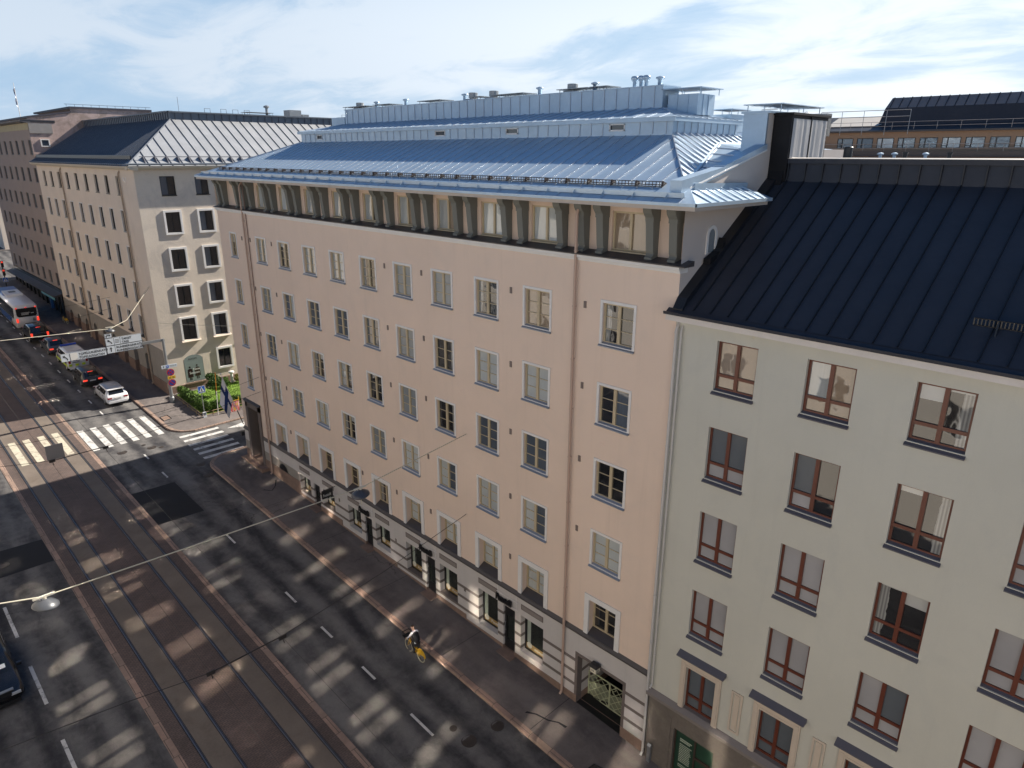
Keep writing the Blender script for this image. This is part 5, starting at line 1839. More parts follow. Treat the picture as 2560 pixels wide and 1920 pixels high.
# buildings opposite, which stand in the sun and show in the panes; their panes throw sunlight down on the street
G_SUN = mat('double_glazing', (.46, .44, .41), .04, metal=1.0, var=.02)
rp = random.Random(11)
OPANES = []
for k in range(7):
    mb = MB()
    for y0, y1 in ((-.76, -.05), (.05, .76)):
        a, b = rp.uniform(-.012, .012), rp.uniform(-.010, .010)
        mb.poly([(-.14 + a * (y - (y0 + y1) / 2) + b * (z - .95), y, z) for y, z in ((y0, .06), (y1, .06), (y1, 1.84), (y0, 1.84))])
    OPANES.append(mb.mesh('pane', G_SUN))
ODULL = MB().poly([(-.14, -.8, .03), (-.14, .8, .03), (-.14, .8, 1.85), (-.14, -.8, 1.85)]).mesh('pane', G_BLUE)
for k, (y0, y1, lab, wm) in enumerate(((-40, 49.6, 'sunlit pale building on the near side of the street', mat('opposite_plaster', (.60, .555, .50), .9, var=.06)), (66.2, 131, 'sunlit building on the near side beyond the side street', mat('opposite_plaster_two', (.50, .42, .33), .9, var=.06)))):
    OB = thing('apartment_building', lab, 'building', (-23.6, (y0 + y1) / 2, 0))
    mb = MB()
    oh = []
    y = -14 if k == 0 else y0 + 2
    while y < y1 - 2.2:
        for z in (5.0, 8.3, 11.6, 14.9, 18.2)[(0 if k == 0 else 1):]:
            zz = z + gz((y0 + y1) / 2) + .8
            oh.append((y, y + 1.7, zz, zz + 1.9, .18))
        y += 3.55 if k == 0 else 4.3
    wall(mb, FXP(-23.6), y0, y1, gz(y0) - 2, 22.6 + 2 * k, oh, .18)
    for yy in (y0, y1):
        mb.poly([(-23.6, yy, -3), (-36, yy, -3), (-36, yy, 22.6), (-23.6, yy, 22.6)])
    mb.poly([(-36, y0, -3), (-36, y1, -3), (-36, y1, 22.6), (-36, y0, 22.6)])
    mb.build('wall', wm, OB)
    MB().prism([(-23.3, y0, 22.6 + 2 * k), (-36.3, y0, 22.6 + 2 * k), (-30, y0, 23.6 + 4 * k)], (0, y1 - y0, 0)).build('roof', BLUEROOF, OB)
    ow = MB()
    for a, b, c, d in ((-.85, -.77, 0, 1.9), (.77, .85, 0, 1.9), (-.05, .05, 0, 1.9), (-.77, .77, 0, .08), (-.77, .77, 1.82, 1.9)):
        ow.box(-.17, -.10, a, b, c, d)
    owm = ow.mesh('window', WHITE)
    for h in oh:
        o = link('window', owm, OB, (-23.6, (h[0] + h[1]) / 2, h[2]))
        sub('pane', rp.choice(OPANES) if rp.random() < .62 else ODULL, o)

# ------------------------------------------------------------------ vehicles
TYREM = RUBBER
RIMM = mat('alloy_rim', (.40, .41, .43), .35, metal=.8, var=.05)
REDL = mat('red_lens', (.30, .010, .010), .3, var=.05)
LITRED = emit_mat('lit_brake_lamp', (1.0, .06, .03), .5)
PLATE = mat('number_plate', (.60, .60, .58), .5)
UNDER = mat('black_plastic', (.014, .014, .015), .6)

def car(name, label, cat, x, y, paint, L=4.6, W=1.82, Hh=1.48, kind='estate', lit=False, facing=1, group=None, roofm=None, extra=None):
    """built along +y (front at +y), rear bumper at y=0; facing -1 turns it round"""
    t = thing(name, label, cat, (x, y, gz(y + L / 2 * facing) - .12), 0 if facing > 0 else math.pi, group)
    t.rotation_euler = (math.atan(.046) * facing, 0, 0 if facing > 0 else math.pi)
    def lk(n, mb, mats, smooth=False):
        return sub(n, mb.mesh(n, mats, smooth), t)
    hw = W / 2
    belt = Hh * .62
    P = {   # station along the car: y, half width, sill z, belt z, top z, top half width
        'estate': [(0.0, .86, .34, .72, .74, .80), (.06, .97, .28, .86, .90, .84), (.18, .99, .24, belt, belt + .05, .86), (.62, 1.0, .22, belt + .01, Hh - .06, .72), (1.1, 1.0, .22, belt, Hh, .74), (2.0, 1.0, .22, belt - .02, Hh + .01, .75), (2.75, 1.0, .22, belt - .04, Hh - .04, .72), (3.45, 1.0, .22, belt - .06, belt + .0, .80), (L - .45, .97, .24, belt - .14, belt - .12, .78), (L - .1, .88, .28, belt - .26, belt - .25, .70), (L, .80, .34, belt - .36, belt - .34, .66)],
        'saloon': [(0.0, .86, .36, .78, .80, .80), (.07, .96, .30, .90, .92, .84), (.55, .99, .24, belt, belt + .03, .84), (1.25, 1.0, .22, belt + .01, Hh - .07, .70), (1.75, 1.0, .22, belt, Hh, .72), (2.4, 1.0, .22, belt - .02, Hh, .73), (2.95, 1.0, .22, belt - .03, Hh - .08, .71), (3.55, 1.0, .22, belt - .06, belt + .0, .80), (L - .45, .97, .24, belt - .14, belt - .12, .78), (L - .1, .88, .28, belt - .26, belt - .25, .70), (L, .80, .34, belt - .36, belt - .34, .66)],
        'suv': [(0.0, .90, .45, .95, .97, .84), (.05, .98, .40, 1.05, 1.08, .88), (.14, .99, .36, belt, belt + .05, .88), (.40, 1.0, .34, belt + .01, Hh - .05, .80), (.8, 1.0, .34, belt, Hh, .80), (2.0, 1.0, .34, belt, Hh + .01, .80), (2.9, 1.0, .34, belt - .02, Hh - .06, .78), (3.5, 1.0, .34, belt - .03, belt + .03, .86), (L - .4, .98, .36, belt - .08, belt - .06, .84), (L - .08, .92, .40, belt - .2, belt - .19, .76), (L, .86, .46, belt - .3, belt - .29, .72)],
        'van': [(0.0, .93, .40, 1.0, 1.02, .90), (.05, .98, .34, 1.15, 1.20, .92), (.10, 1.0, .32, belt, belt + .04, .93), (.24, 1.0, .32, belt, Hh - .05, .86), (.7, 1.0, .32, belt, Hh, .87), (2.4, 1.0, .32, belt, Hh, .87), (3.4, 1.0, .32, belt - .02, Hh - .06, .84), (4.05, 1.0, .32, belt - .05, belt + .05, .86), (L - .35, .98, .34, belt - .2, belt - .18, .82), (L - .06, .92, .38, belt - .38, belt - .37, .76), (L, .86, .44, belt - .48, belt - .46, .70)],
    }[kind]
    mb = MB()
    rows = []
    for (py, wf, zs_, zb, zt, tw) in P:
        w = hw * wf
        tw = hw * tw
        half = [(0, zs_), (w * .92, zs_), (w, zs_ + .10), (w * 1.005, zs_ + (zb - zs_) * .55), (w * .965, zb), (tw + (.02 if zt - zb > .2 else 0), zt - min(.07, (zt - zb) * .5)), (tw * .86, zt), (0, zt + (.015 if zt - zb > .2 else 0))]
        rows.append([(a, py, z) for a, z in half] + [(-a, py, z) for a, z in half[-2:0:-1]])
    mb.grid(rows, 0, close=True)
    mb.poly(rows[0][::-1])
    mb.poly(rows[-1])
    if roofm:
        n = len(rows[0])
        for i in range(len(mb.f)):
            k, b = divmod(i, n)
            if k < len(P) - 1 and b in (6, 7) and P[k][4] - P[k][3] > .2 and P[k + 1][4] - P[k + 1][3] > .2:
                mb.m[i] = 1
    body = lk('body', mb, [paint, roofm or paint], True)
    # glazing: patches a few millimetres proud of the greenhouse
    def patch(a, b, c, d, u0, u1, v0, v1, off):
        a, b, c, d = map(Vector, (a, b, c, d))
        f = lambda u, v: (a.lerp(b, u)).lerp(d.lerp(c, u), v) + Vector(off)
        return [f(u0, v0), f(u1, v0), f(u1, v1), f(u0, v1)]
    gl = [i for i in range(len(P)) if P[i][4] - P[i][3] > .2]
    g0, g1 = gl[0], gl[-1]
    for sgn, c in ((1, 0), (-1, 0)):
        sw = MB()
        for i in range(g0, g1):
            A = rows[i][4] if sgn > 0 else rows[i][10]
            D = rows[i][5] if sgn > 0 else rows[i][9]
            B = rows[i + 1][4] if sgn > 0 else rows[i + 1][10]
            C = rows[i + 1][5] if sgn > 0 else rows[i + 1][9]
            sw.poly(patch(A, B, C, D, .06 if i == g0 else .02, .98, .10, .92, (sgn * .012, 0, 0)))
        # front quarter towards the windscreen foot
        A, B = rows[g1][4 if sgn > 0 else 10], rows[g1 + 1][4 if sgn > 0 else 10]
        D, C = rows[g1][5 if sgn > 0 else 9], rows[g1 + 1][5 if sgn > 0 else 9]
        q = patch(A, B, C, D, 0, .62, .12, .80, (sgn * .014, 0, .01))
        sw.poly([q[0], q[1], q[3]])
        lk('side_window', sw, G_CAR)
    rw = MB()
    a, b = rows[g0 - 1], rows[g0]
    rw.poly(patch(a[6], a[8], b[8], b[6], .03, .97, .10, .92, (0, -.02, .012)))
    lk('rear_window', rw, G_CAR)
    ws = MB()
    a, b = rows[g1 + 1], rows[g1]
    ws.poly(patch(a[6], a[8], b[8], b[6], -.02, 1.02, .06, .95, (0, .015, .015)))
    lk('windscreen', ws, G_CAR)
    # wheels
    r = .325 if kind in ('estate', 'saloon') else .36
    wme = MB().lathe((0, 0, 0), [(r * .6, -.10), (r * .94, -.105), (r, -.07), (r, .07), (r * .94, .105), (r * .6, .10)], 20, T=Matrix.Rotation(R(90), 3, 'Y')).mesh('wheel', TYREM)
    rm = MB().lathe((0, 0, 0), [(.05, .112), (r * .30, .108), (r * .62, .098), (r * .66, .112), (r * .66, .06)], 14, T=Matrix.Rotation(R(90), 3, 'Y')).mesh('rim', RIMM)
    for sx in (1, -1):
        for wy in (.80, L - .88):
            w_ = sub('wheel', wme, t)
            w_.location = (sx * (hw - .10), wy, r)
            if sx < 0:
                w_.rotation_euler = (0, 0, math.pi)
            sub('rim', rm, w_)
            arch = MB().lathe((0, 0, 0), [(r * 1.12, .004), (r * 1.12, .01)], 18, T=Matrix.Rotation(R(90), 3, 'Y'))
            am = sub('wheel_arch', arch.mesh('wheel_arch', UNDER), t)
            am.location = (sx * (hw * 1.0) - (.014 if sx > 0 else -.004) + .004, wy, r + .02)
    z1 = P[1][3]
    for sx in (1, -1):
        lm_ = MB()
        if kind in ('suv', 'van'):
            lm_.box(sx * hw * .80 - .10, sx * hw * .80 + .10, -.02, .10, z1 - .28, z1 + .10)
        else:
            lm_.box(sx * hw * .72 - .18, sx * hw * .72 + .18, -.005, .10, z1 - .20, z1 - .06)
        lk('tail_lamp', lm_, LITRED if lit else REDL)
        hl = MB()
        zf = P[-1][3]
        hl.box(sx * hw * .66 - .18, sx * hw * .66 + .18, L - .12, L + .012, zf - .07, zf + .05)
        lk('headlamp', hl, mat('head_lens', (.55, .56, .58), .15))
        mr = MB()
        yy = P[g1 + 1][0] - .25
        mr.box(sx * (hw + .02) - .0, sx * (hw + .20), yy - .06, yy + .05, belt - .02, belt + .13) if sx > 0 else mr.box(-(hw + .20), -(hw + .02), yy - .06, yy + .05, belt - .02, belt + .13)
        lk('door_mirror', mr, paint if paint.name != 'white_paint' else UNDER)
        ln = MB()
        for yy in (P[g0][0] + .55, (P[g0][0] + P[g1 + 1][0]) / 2 + .1, P[g1 + 1][0] - .15):
            ln.box(sx * hw * .985 - .02, sx * hw * .985 + .02, yy - .006, yy + .006, .38, belt - .05)
        lk('door_gap', ln, UNDER)
    if lit:
        br = MB().box(-.22, .22, P[g0][0] - .06, P[g0][0] + .02, Hh - .10, Hh - .05)
        lk('brake_lamp', br, LITRED)
    pl = MB().box(-.26, .26, -.03, .02, .62 if kind != 'van' else .78, .74 if kind != 'van' else .90)
    lk('number_plate', pl, PLATE)
    bu = MB()
    bu.box(-hw * .86, hw * .86, -.035, .2, .26, .44)
    bu.box(-hw * .78, hw * .78, L - .2, L + .03, .24, .40)
    lk('bumper', bu, UNDER if paint.name not in ('white_paint',) else paint)
    if extra:
        extra(t, lk, hw, L, Hh, belt, P)
    return t

WPAINT = mat('white_paint', (.72, .72, .73), .25, var=.02, coat=.5)
PEARL = mat('pearl_roof', (.42, .44, .48), .25, var=.02, coat=.5)
def wagon_extra(t, lk, hw, L, Hh, belt, P):
    mb = MB()
    for sx in (1, -1):
        mb.tube([(sx * hw * .70, .75, Hh + .01), (sx * hw * .72, 1.0, Hh + .05), (sx * hw * .73, 2.4, Hh + .05), (sx * hw * .70, 2.7, Hh)], .018, 5)
    lk('roof_rail', mb, UNDER)
    mb = MB()
    mb.box(-hw * .74, hw * .74, .30, .72, Hh - .075, Hh - .035)
    lk('spoiler', mb, WPAINT)
car('parked_car', 'white estate car stopped behind the dark hatchback, half out of the shade', 'car', -4.27, 66.55, WPAINT, 4.69, 1.83, 1.47, 'estate', group='cars queueing along the kerb', roofm=PEARL, extra=wagon_extra)
car('parked_car', 'dark grey hatchback with glowing tail lamps between the white estate and the police van', 'car', -4.6, 72.85, mat('dark_grey_paint', (.035, .035, .034), .3, var=.05, coat=.5), 4.15, 1.78, 1.47, 'estate', True, group='cars queueing along the kerb')
YG = mat('fluorescent_yellow', (.52, .68, .02), .5, var=.04)
NAVY = mat('navy_stripe', (.012, .016, .06), .4)
def police(t, lk, hw, L, Hh, belt, P):
    mb = MB()
    for k in range(6):
        x0 = -hw * .93 + k * hw * .31
        if k % 2 == 0:
            mb.box(x0, x0 + hw * .31, -.045, -.01, .58, .80)
    mb.box(-hw - .012, -hw + .02, .25, L - .6, .50, .72)
    mb.box(hw - .02, hw + .012, .25, L - .6, .50, .72)
    lk('yellow_band', mb, YG)
    mb = MB()
    for k in range(4):
        y0 = .5 + k * 1.0
        mb.box(-hw - .016, -hw + .02, y0, y0 + .55, .72, 1.05)
        mb.box(hw - .02, hw + .016, y0, y0 + .55, .72, 1.05)
    mb.box(-hw * .55, hw * .1, -.04, -.01, .93, .99)
    lk('navy_stripe', mb, NAVY)
    tm = text_mesh('POLIISI', .21, bold=.006)
    tm.transform(Matrix(((1, 0, 0, -.42), (0, 0, -1, -.022), (0, 1, 0, 1.06), (0, 0, 0, 1))))
    tm.materials.append(NAVY)
    sub('lettering', tm, t)
    for sx in (-1,):
        ts = text_mesh('POLIISI', .34, bold=.006)
        ts.transform(Matrix(((0, 0, -1, -hw - .02), (-1, 0, 0, 3.0), (0, 1, 0, .86), (0, 0, 0, 1))))
        ts.materials.append(NAVY)
        sub('lettering', ts, t)
    mb = MB()
    mb.box(-hw * .75, hw * .75, 3.0, 3.3, Hh, Hh + .14)
    lk('light_bar', mb, mat('blue_lens', (.03, .08, .45), .2))
    mb = MB()
    mb.box(-hw * .7, hw * .7, .5, 2.6, Hh + .005, Hh + .05)
    lk('roof_rack', mb, WPAINT)
car('police_van', 'white police van with yellow and navy checks under the overhead street signs', 'van', -4.35, 78.6, WPAINT, 5.0, 1.92, 1.96, 'van', group='cars queueing along the kerb', extra=police)
car('parked_car', 'slate grey saloon with lit brake lamps ahead of the police van', 'car', -4.55, 85.3, mat('slate_paint', (.065, .075, .088), .3, var=.05, coat=.5), 4.75, 1.84, 1.45, 'saloon', True, group='cars queueing along the kerb')
car('parked_car', 'black sport utility car with lit brake lamps right behind the bus', 'car', -4.95, 91.5, mat('black_car_paint', (.010, .010, .012), .25, var=.05, coat=.6), 4.7, 1.95, 1.80, 'suv', True, group='cars queueing along the kerb')
def dash(t, lk, hw, L, Hh, belt, P):
    mb = MB()
    mb.poly([(-hw * .6, 3.1, 1.36), (hw * .5, 3.1, 1.36), (hw * .5, 3.42, 1.24), (-hw * .6, 3.42, 1.24)])
    lk('dashboard_papers', mb, WPAINT)
    mb = MB()
    mb.box(-hw * .5, hw * .5, L - .05, L + .03, .70, .92)
    lk('grille', mb, UNDER)
    mb = MB()
    mb.box(-hw * .60, hw * .60, L - .12, L + .034, .93, .97)
    lk('chrome_strip', mb, STEEL)
car('parked_car', 'black car facing the camera in the near lane, cut by the left edge', 'car', -19.0, 37.6, MATS['black_car_paint'], 4.75, 1.95, 1.62, 'suv', facing=-1, extra=dash)
# a second vehicle behind it shows only as a strip of orange
car('parked_car', 'orange car standing behind the black car at the left edge', 'car', -19.3, 43.6, mat('orange_paint', (.55, .16, .02), .35, coat=.4), 4.4, 1.8, 1.5, 'estate', facing=-1)
for i, (x, y, c, lab) in enumerate(((-2.2, 172, 'dark', 'dark car waiting beyond the wide crossing, nearest to it'), (0.2, 179, 'grey', 'grey car waiting second beyond the wide crossing'), (-3.0, 188, 'dark', 'dark car third in line beyond the wide crossing'))):
    car('waiting_car', lab, 'car', x, y, MATS['dark_grey_paint'] if c == 'dark' else PEARL, 4.3, 1.8, 1.5, 'estate', facing=-1, group='cars waiting beyond the crossing')

# ---- the bus
bx, by = -4.62, 98.8
BUS = thing('city_bus', 'white and blue city bus with dark rear window, first in the queue', 'bus', (bx, by, gz(by) - .12))
BUS.rotation_euler = (math.atan(.046), 0, 0)
BUSW = mat('bus_white', (.60, .62, .66), .3, var=.04)
BUSB = mat('bus_blue', (.020, .085, .30), .3, var=.06)
def bk(n, mb, m, smooth=False):
    return sub(n, mb.mesh(n, m, smooth), BUS)
hw, L, Hh = 1.22, 12.0, 3.05
mb = MB()
rows = []
for py, k, zt in ((0, .93, 2.92), (.10, .985, 3.0), (.4, 1, Hh), (7.0, 1, Hh), (11.6, 1, Hh), (11.95, .96, 2.9)):
    half = [(0, .30), (hw * k, .30), (hw * k, 1.0), (hw * k * .995, 2.0), (hw * k * .965, zt - .22), (hw * k * .88, zt - .04), (0, zt)]
    rows.append([(a, py, z) for a, z in half] + [(-a, py, z) for a, z in half[-2:0:-1]])
mb.grid(rows, 0, close=True)
mb.poly(rows[0][::-1])
mb.poly(rows[-1])
for i in range(len(mb.f)):
    k = i // 12
    if k == 3 and i < 60:
        mb.m[i] = 0
bk('body', mb, [BUSW, BUSB], True)
for sx in (1, -1):
    mb = MB()
    mb.poly([(sx * (hw + .012), 1.0, 1.25), (sx * (hw + .012), 11.5, 1.15), (sx * (hw * .97 + .012), 11.5, 2.62), (sx * (hw * .97 + .012), .35, 2.62), (sx * (hw + .012), .55, 1.7)])
    bk('side_window', mb, G_CAR)
    mb = MB()
    mb.poly([(sx * (hw + .01), 3.0, .35), (sx * (hw + .01), 11.7, .35), (sx * (hw + .01), 11.7, 1.12), (sx * (hw + .01), 1.9, 1.2)])
    bk('blue_panel', mb, BUSB)
mb = MB()
mb.box(-hw * .84, hw * .84, 6.4, 11.7, Hh - .02, Hh + .012)
bk('blue_roof', mb, BUSB)
mb = MB()
mb.box(-.85, .85, 5.2, 8.2, Hh, Hh + .26, 0)
mb.box(-.36, .36, 6.4, 7.3, Hh + .26, Hh + .28, 1)
for x in (-.55, .55):
    mb.box(x - .03, x + .03, 5.6, 7.9, Hh + .26, Hh + .29, 0)
bk('roof_unit', mb, [mat('bus_unit', (.66, .67, .69), .4), BLACKF])
mb = MB()
mb.poly([(-hw * .86, -.012, 2.62), (hw * .86, -.012, 2.62), (hw * .84, -.012, 1.75), (hw * .70, -.012, 1.55), (-hw * .70, -.012, 1.55), (-hw * .84, -.012, 1.75)])
rw = bk('rear_window', mb, BLACKF)
for k, (s0, z) in enumerate((('Matkustaja, muista', 2.02), ('turvavyö ja etäisyys', 1.91), ('Hyvää matkaa', 1.80))):
    mbk = MB()
    x = -.55
    while x < .25 - k * .08:
        l = .04 + .06 * random.random()
        mbk.box(x, x + l, -.022, -.014, z, z + .06)
        x += l + .02
    bk('window_text', mbk, LETTERW)
mb = MB().box(.42, .72, -.022, -.014, 1.93, 2.0)
bk('window_text', mb, LETTERW)
for sx in (1, -1):
    bk('top_lamp', MB().lathe((sx * hw * .80, -.02, 2.66), [(.085, -.01), (.085, .03)], 12, T=Matrix.Rotation(R(90), 3, 'X')), LITRED)
    bk('tail_lamp', MB().box(sx * hw * .86 - .10, sx * hw * .86 + .10, -.03, .06, .92, 1.42), LITRED)
bk('brake_lamp', MB().box(-.10, .10, -.03, .02, 2.64, 2.72), LITRED)
mb = MB()
mb.box(hw * .42, hw * .66, -.02, .0, .98, 1.36)
bk('rear_grille', mb, STEEL)
mb = MB()
mb.box(-.34, .30, -.035, 0, .62, .66)
bk('bumper_line', mb, STEEL)
wme = MB().lathe((0, 0, 0), [(.2, -.14), (.44, -.14), (.48, -.1), (.48, .1), (.44, .14), (.2, .14)], 20, T=Matrix.Rotation(R(90), 3, 'Y')).mesh('wheel', TYREM)
for sx in (1, -1):
    for wy in (3.0, 9.2):
        w_ = sub('wheel', wme, BUS)
        w_.location = (sx * (hw - .12), wy, .48)
        sub('rim', MB().lathe((0, 0, 0), [(.05, .15), (.26, .145), (.28, .1)], 14, T=Matrix.Rotation(R(90 if sx > 0 else -90), 3, 'Y')).mesh('rim', RIMM), w_)

# ------------------------------------------------------------------ overhead sign gantry
GY = 64.26
GT = thing('sign_gantry', 'grey roadside pole with an overhanging arm that carries white street name boards', 'sign gantry', (-.45, GY, gz(GY)))
mb = MB()
mb.tube([(-.45, GY, gz(GY) - .1), (-.45, GY, gz(GY) + 1.0), (-.42, GY, 8.95)], [.17, .15, .13], 8)
mb.lathe((-.45, GY, gz(GY)), [(.22, 0), (.22, .45), (.17, .55)], 8)
mb.build('pole', STEEL, GT)
mb = MB()
mb.box(-2.2, -.3, GY - .08, GY + .08, 8.72, 8.95)
mb.box(-8.3, -2.2, GY + .02, GY + .10, 8.62, 8.80)
mb.build('arm', STEEL, GT)
SIGNW = mat('sign_white', (.60, .64, .68), .5, var=.02)
def board(x0, x1, z0, z1, divs=()):
    mb = MB()
    mb.box(x0, x1, GY - .06, GY - .0, z0, z1, 0)
    for a, b, c, d in [(x0, x1, z0, z0 + .02), (x0, x1, z1 - .02, z1), (x0, x0 + .02, z0, z1), (x1 - .02, x1, z0, z1)] + [(q - .01, q + .01, z0, z1) for q in divs]:
        mb.box(a, b, GY - .064, GY - .058, c, d, 1)
    return mb.build('name_board', [SIGNW, BLACKF], GT)
def arrow(pts, w, par):
    mb = MB()
    for a, b in zip(pts, pts[1:]):
        a, b = Vector(a), Vector(b)
        n = Vector((-(b - a).y, (b - a).x)).normalized() * w
        mb.poly([(p.x, GY - .068, p.y) for p in (a - n, b - n, b + n, a + n)])
    a, b = Vector(pts[-2]), Vector(pts[-1])
    d = (b - a).normalized()
    n = Vector((-d.y, d.x)) * w * 3.2
    mb.poly([(p.x, GY - .07, p.y) for p in (b - n, b + d * w * 4.2, b + n)])
    mb.build('arrow', BLACKF, GT)
b1 = board(-4.97, -2.12, 8.45, 9.10, (-4.32,))
b2 = board(-4.97, -2.12, 9.12, 9.77, (-4.32, -3.83))
b3 = board(-4.97, -4.40, 9.79, 10.14)
b4 = board(-8.39, -5.01, 8.38, 9.05, (-7.72,))
mb = MB().box(-7.70, -7.18, GY - .075, GY - .06, 8.42, 9.02)
mb.build('blank_patch', mat('bleached_patch', (.68, .66, .62), .6), GT)
for s0, x, z, sz in (('RUNEBERGINKATU', -4.22, 8.80, .272), ('RUNEBERGSGATAN', -4.22, 8.52, .272), ('TAKSIT', -3.72, 9.47, .272), ('TAXI', -3.72, 9.19, .272), ('TOPELIUKSENKATU', -7.08, 8.75, .272), ('TOPELIUSGATAN', -7.08, 8.46, .272)):
    text(s0, sz, (x, GY - .068, z), (1, 0, 0), (0, 0, 1), BLACKF, GT, bold=.006, sx=.90)
arrow([(-4.64, 8.58), (-4.64, 8.84)], .035, GT)
arrow([(-4.50, 9.26), (-4.55, 9.40), (-4.70, 9.52)], .035, GT)
arrow([(-4.83, 9.86), (-4.83, 10.01), (-4.62, 10.01)], .03, GT)
arrow([(-7.92, 8.50), (-7.96, 8.66), (-8.12, 8.80)], .035, GT)
mb = MB()
for z in (9.30, 9.42, 9.54):
    mb.box(-4.22, -3.92, GY - .07, GY - .06, z, z + .05)
mb.build('ferry_symbol', STEEL, GT)
mb = MB()
mb.box(-1.0, .34, GY - .30, GY - .26, 6.28, 6.58)
pz = mb.build('parking_board', mat('pale_board', (.55, .60, .66), .5), GT)
BLUES = mat('sign_blue', (.012, .10, .45), .4, var=.03)
MB().box(-.62, -.38, GY - .306, GY - .29, 6.31, 6.55).build('parking_square', BLUES, GT)
text('P', .2, (-.57, GY - .315, 6.36), (1, 0, 0), (0, 0, 1), SIGNW, GT, bold=.005)
text('TÖÖLÖ', .19, (-.33, GY - .305, 6.36), (1, 0, 0), (0, 0, 1), BLACKF, GT, sx=.9)
mb = MB()
mb.box(-.84, -.80, GY - .305, GY - .29, 6.33, 6.5)
mb.poly([(-.88, GY - .306, 6.46), (-.76, GY - .306, 6.46), (-.82, GY - .306, 6.55)])
mb.build('arrow', BLACKF, GT)
SRED = mat('sign_red', (.42, .015, .02), .4)
SYEL = mat('sign_yellow', (.60, .38, .03), .5)
for z, cross in ((5.84, True), (4.86, False)):
    mb = MB()
    RX = Matrix.Rotation(R(90), 3, 'X')
    mb.lathe((-.30, GY - .27, z), [(.33, 0), (.33, .03)], 20, 0, T=RX)
    mb.lathe((-.30, GY - .30, z), [(.255, 0), (.255, .006)], 20, 1, T=RX)
    for sgn in ((1, -1) if cross else (1,)):
        T = Matrix.Translation((-.30, GY - .308, z)) @ Matrix.Rotation(R(45 * sgn), 4, 'Y')
        mb.box(-.26, .26, -.004, .004, -.035, .035, 0, T=T)
    mb.build('round_sign', [SRED, mat('sign_navy', (.03, .05, .26), .4)], GT)
MB().box(-.62, .06, GY - .30, GY - .27, 5.22, 5.50).build('yellow_plate', SYEL, GT)
mb = MB()
for x in (-.50, -.22):
    for z in (5.28, 5.38):
        mb.box(x, x + .18, GY - .306, GY - .298, z, z + .035)
mb.build('plate_marks', BLACKF, GT)

# ------------------------------------------------------------------ crossing signs and traffic light
def crossing_face(par, x, y, z, s):
    mb = MB()
    mb.box(x - s, x + s, y - .03, y, z - s, z + s, 0)
    mb.box(x - s, x + s, y - .034, y - .028, z + s - .03, z + s, 1)
    mb.box(x - s, x + s, y - .034, y - .028, z - s, z - s + .03, 1)
    mb.box(x - s, x - s + .03, y - .034, y - .028, z - s, z + s, 1)
    mb.box(x + s - .03, x + s, y - .034, y - .028, z - s, z + s, 1)
    mb.poly([(x - s * .8, y - .036, z - s * .72), (x + s * .8, y - .036, z - s * .72), (x, y - .036, z + s * .78)], 1)
    mb.lathe((x, y - .036, z + s * .22), [(s * .13, 0), (s * .13, .004)], 10, 2, T=Matrix.Rotation(R(90), 3, 'X'))
    mb.poly([(x - s * .1, y - .041, z + s * .1), (x + s * .12, y - .041, z + s * .1), (x + s * .12, y - .041, z - s * .25), (x - s * .1, y - .041, z - s * .25)], 2)
    mb.poly([(x - s * .1, y - .041, z - s * .25), (x + s * .02, y - .041, z - s * .25), (x - s * .2, y - .041, z - s * .62), (x - s * .3, y - .041, z - s * .62)], 2)
    mb.poly([(x, y - .041, z - s * .25), (x + s * .12, y - .041, z - s * .25), (x + s * .3, y - .041, z - s * .62), (x + s * .2, y - .041, z - s * .62)], 2)
    for k in range(4):
        mb.box(x - s * .75 + k * s * .4, x - s * .55 + k * s * .4, y - .041, y - .037, z - s * .72, z - s * .62, 2)
    mb.build('sign_face', [BLUES, SIGNW, BLACKF], par)
CS = thing('crossing_sign', 'blue square pedestrian crossing sign on a thin pole at the hedge corner', 'road sign', (.42, 59.05, gz(59)))
MB().tube([(.42, 59.08, gz(59)), (.42, 59.08, 5.5)], .035, 6).build('pole', STEEL, CS)
crossing_face(CS, .44, 59.04, 5.24, .31)
TL = thing('traffic_light', 'traffic light showing red, with a crossing sign below, by the far crossing', 'traffic light', (-2.84, 120.55, gz(120.5)))
MB().tube([(-2.84, 120.55, gz(120.5)), (-2.84, 120.55, 9.6)], .07, 6).build('pole', BLACKF, TL)
for z, y in ((8.55, 120.4), (9.75, 120.3)):
    mb = MB()
    mb.box(-3.0, -2.68, y - .15, y + .1, z - .45, z + .45)
    mb.prism([(-3.0, y - .15, z + .42), (-2.68, y - .15, z + .42), (-2.68, y - .35, z + .40), (-3.0, y - .35, z + .40)], (0, 0, .03))
    mb.build('signal_head', BLACKF, TL)
    MB().lathe((-2.84, y - .155, z + .27), [(.11, 0), (.11, .02)], 12, T=Matrix.Rotation(R(90), 3, 'X')).build('red_lens', LITRED, TL)
crossing_face(TL, -2.84, 120.4, 7.5, .32)

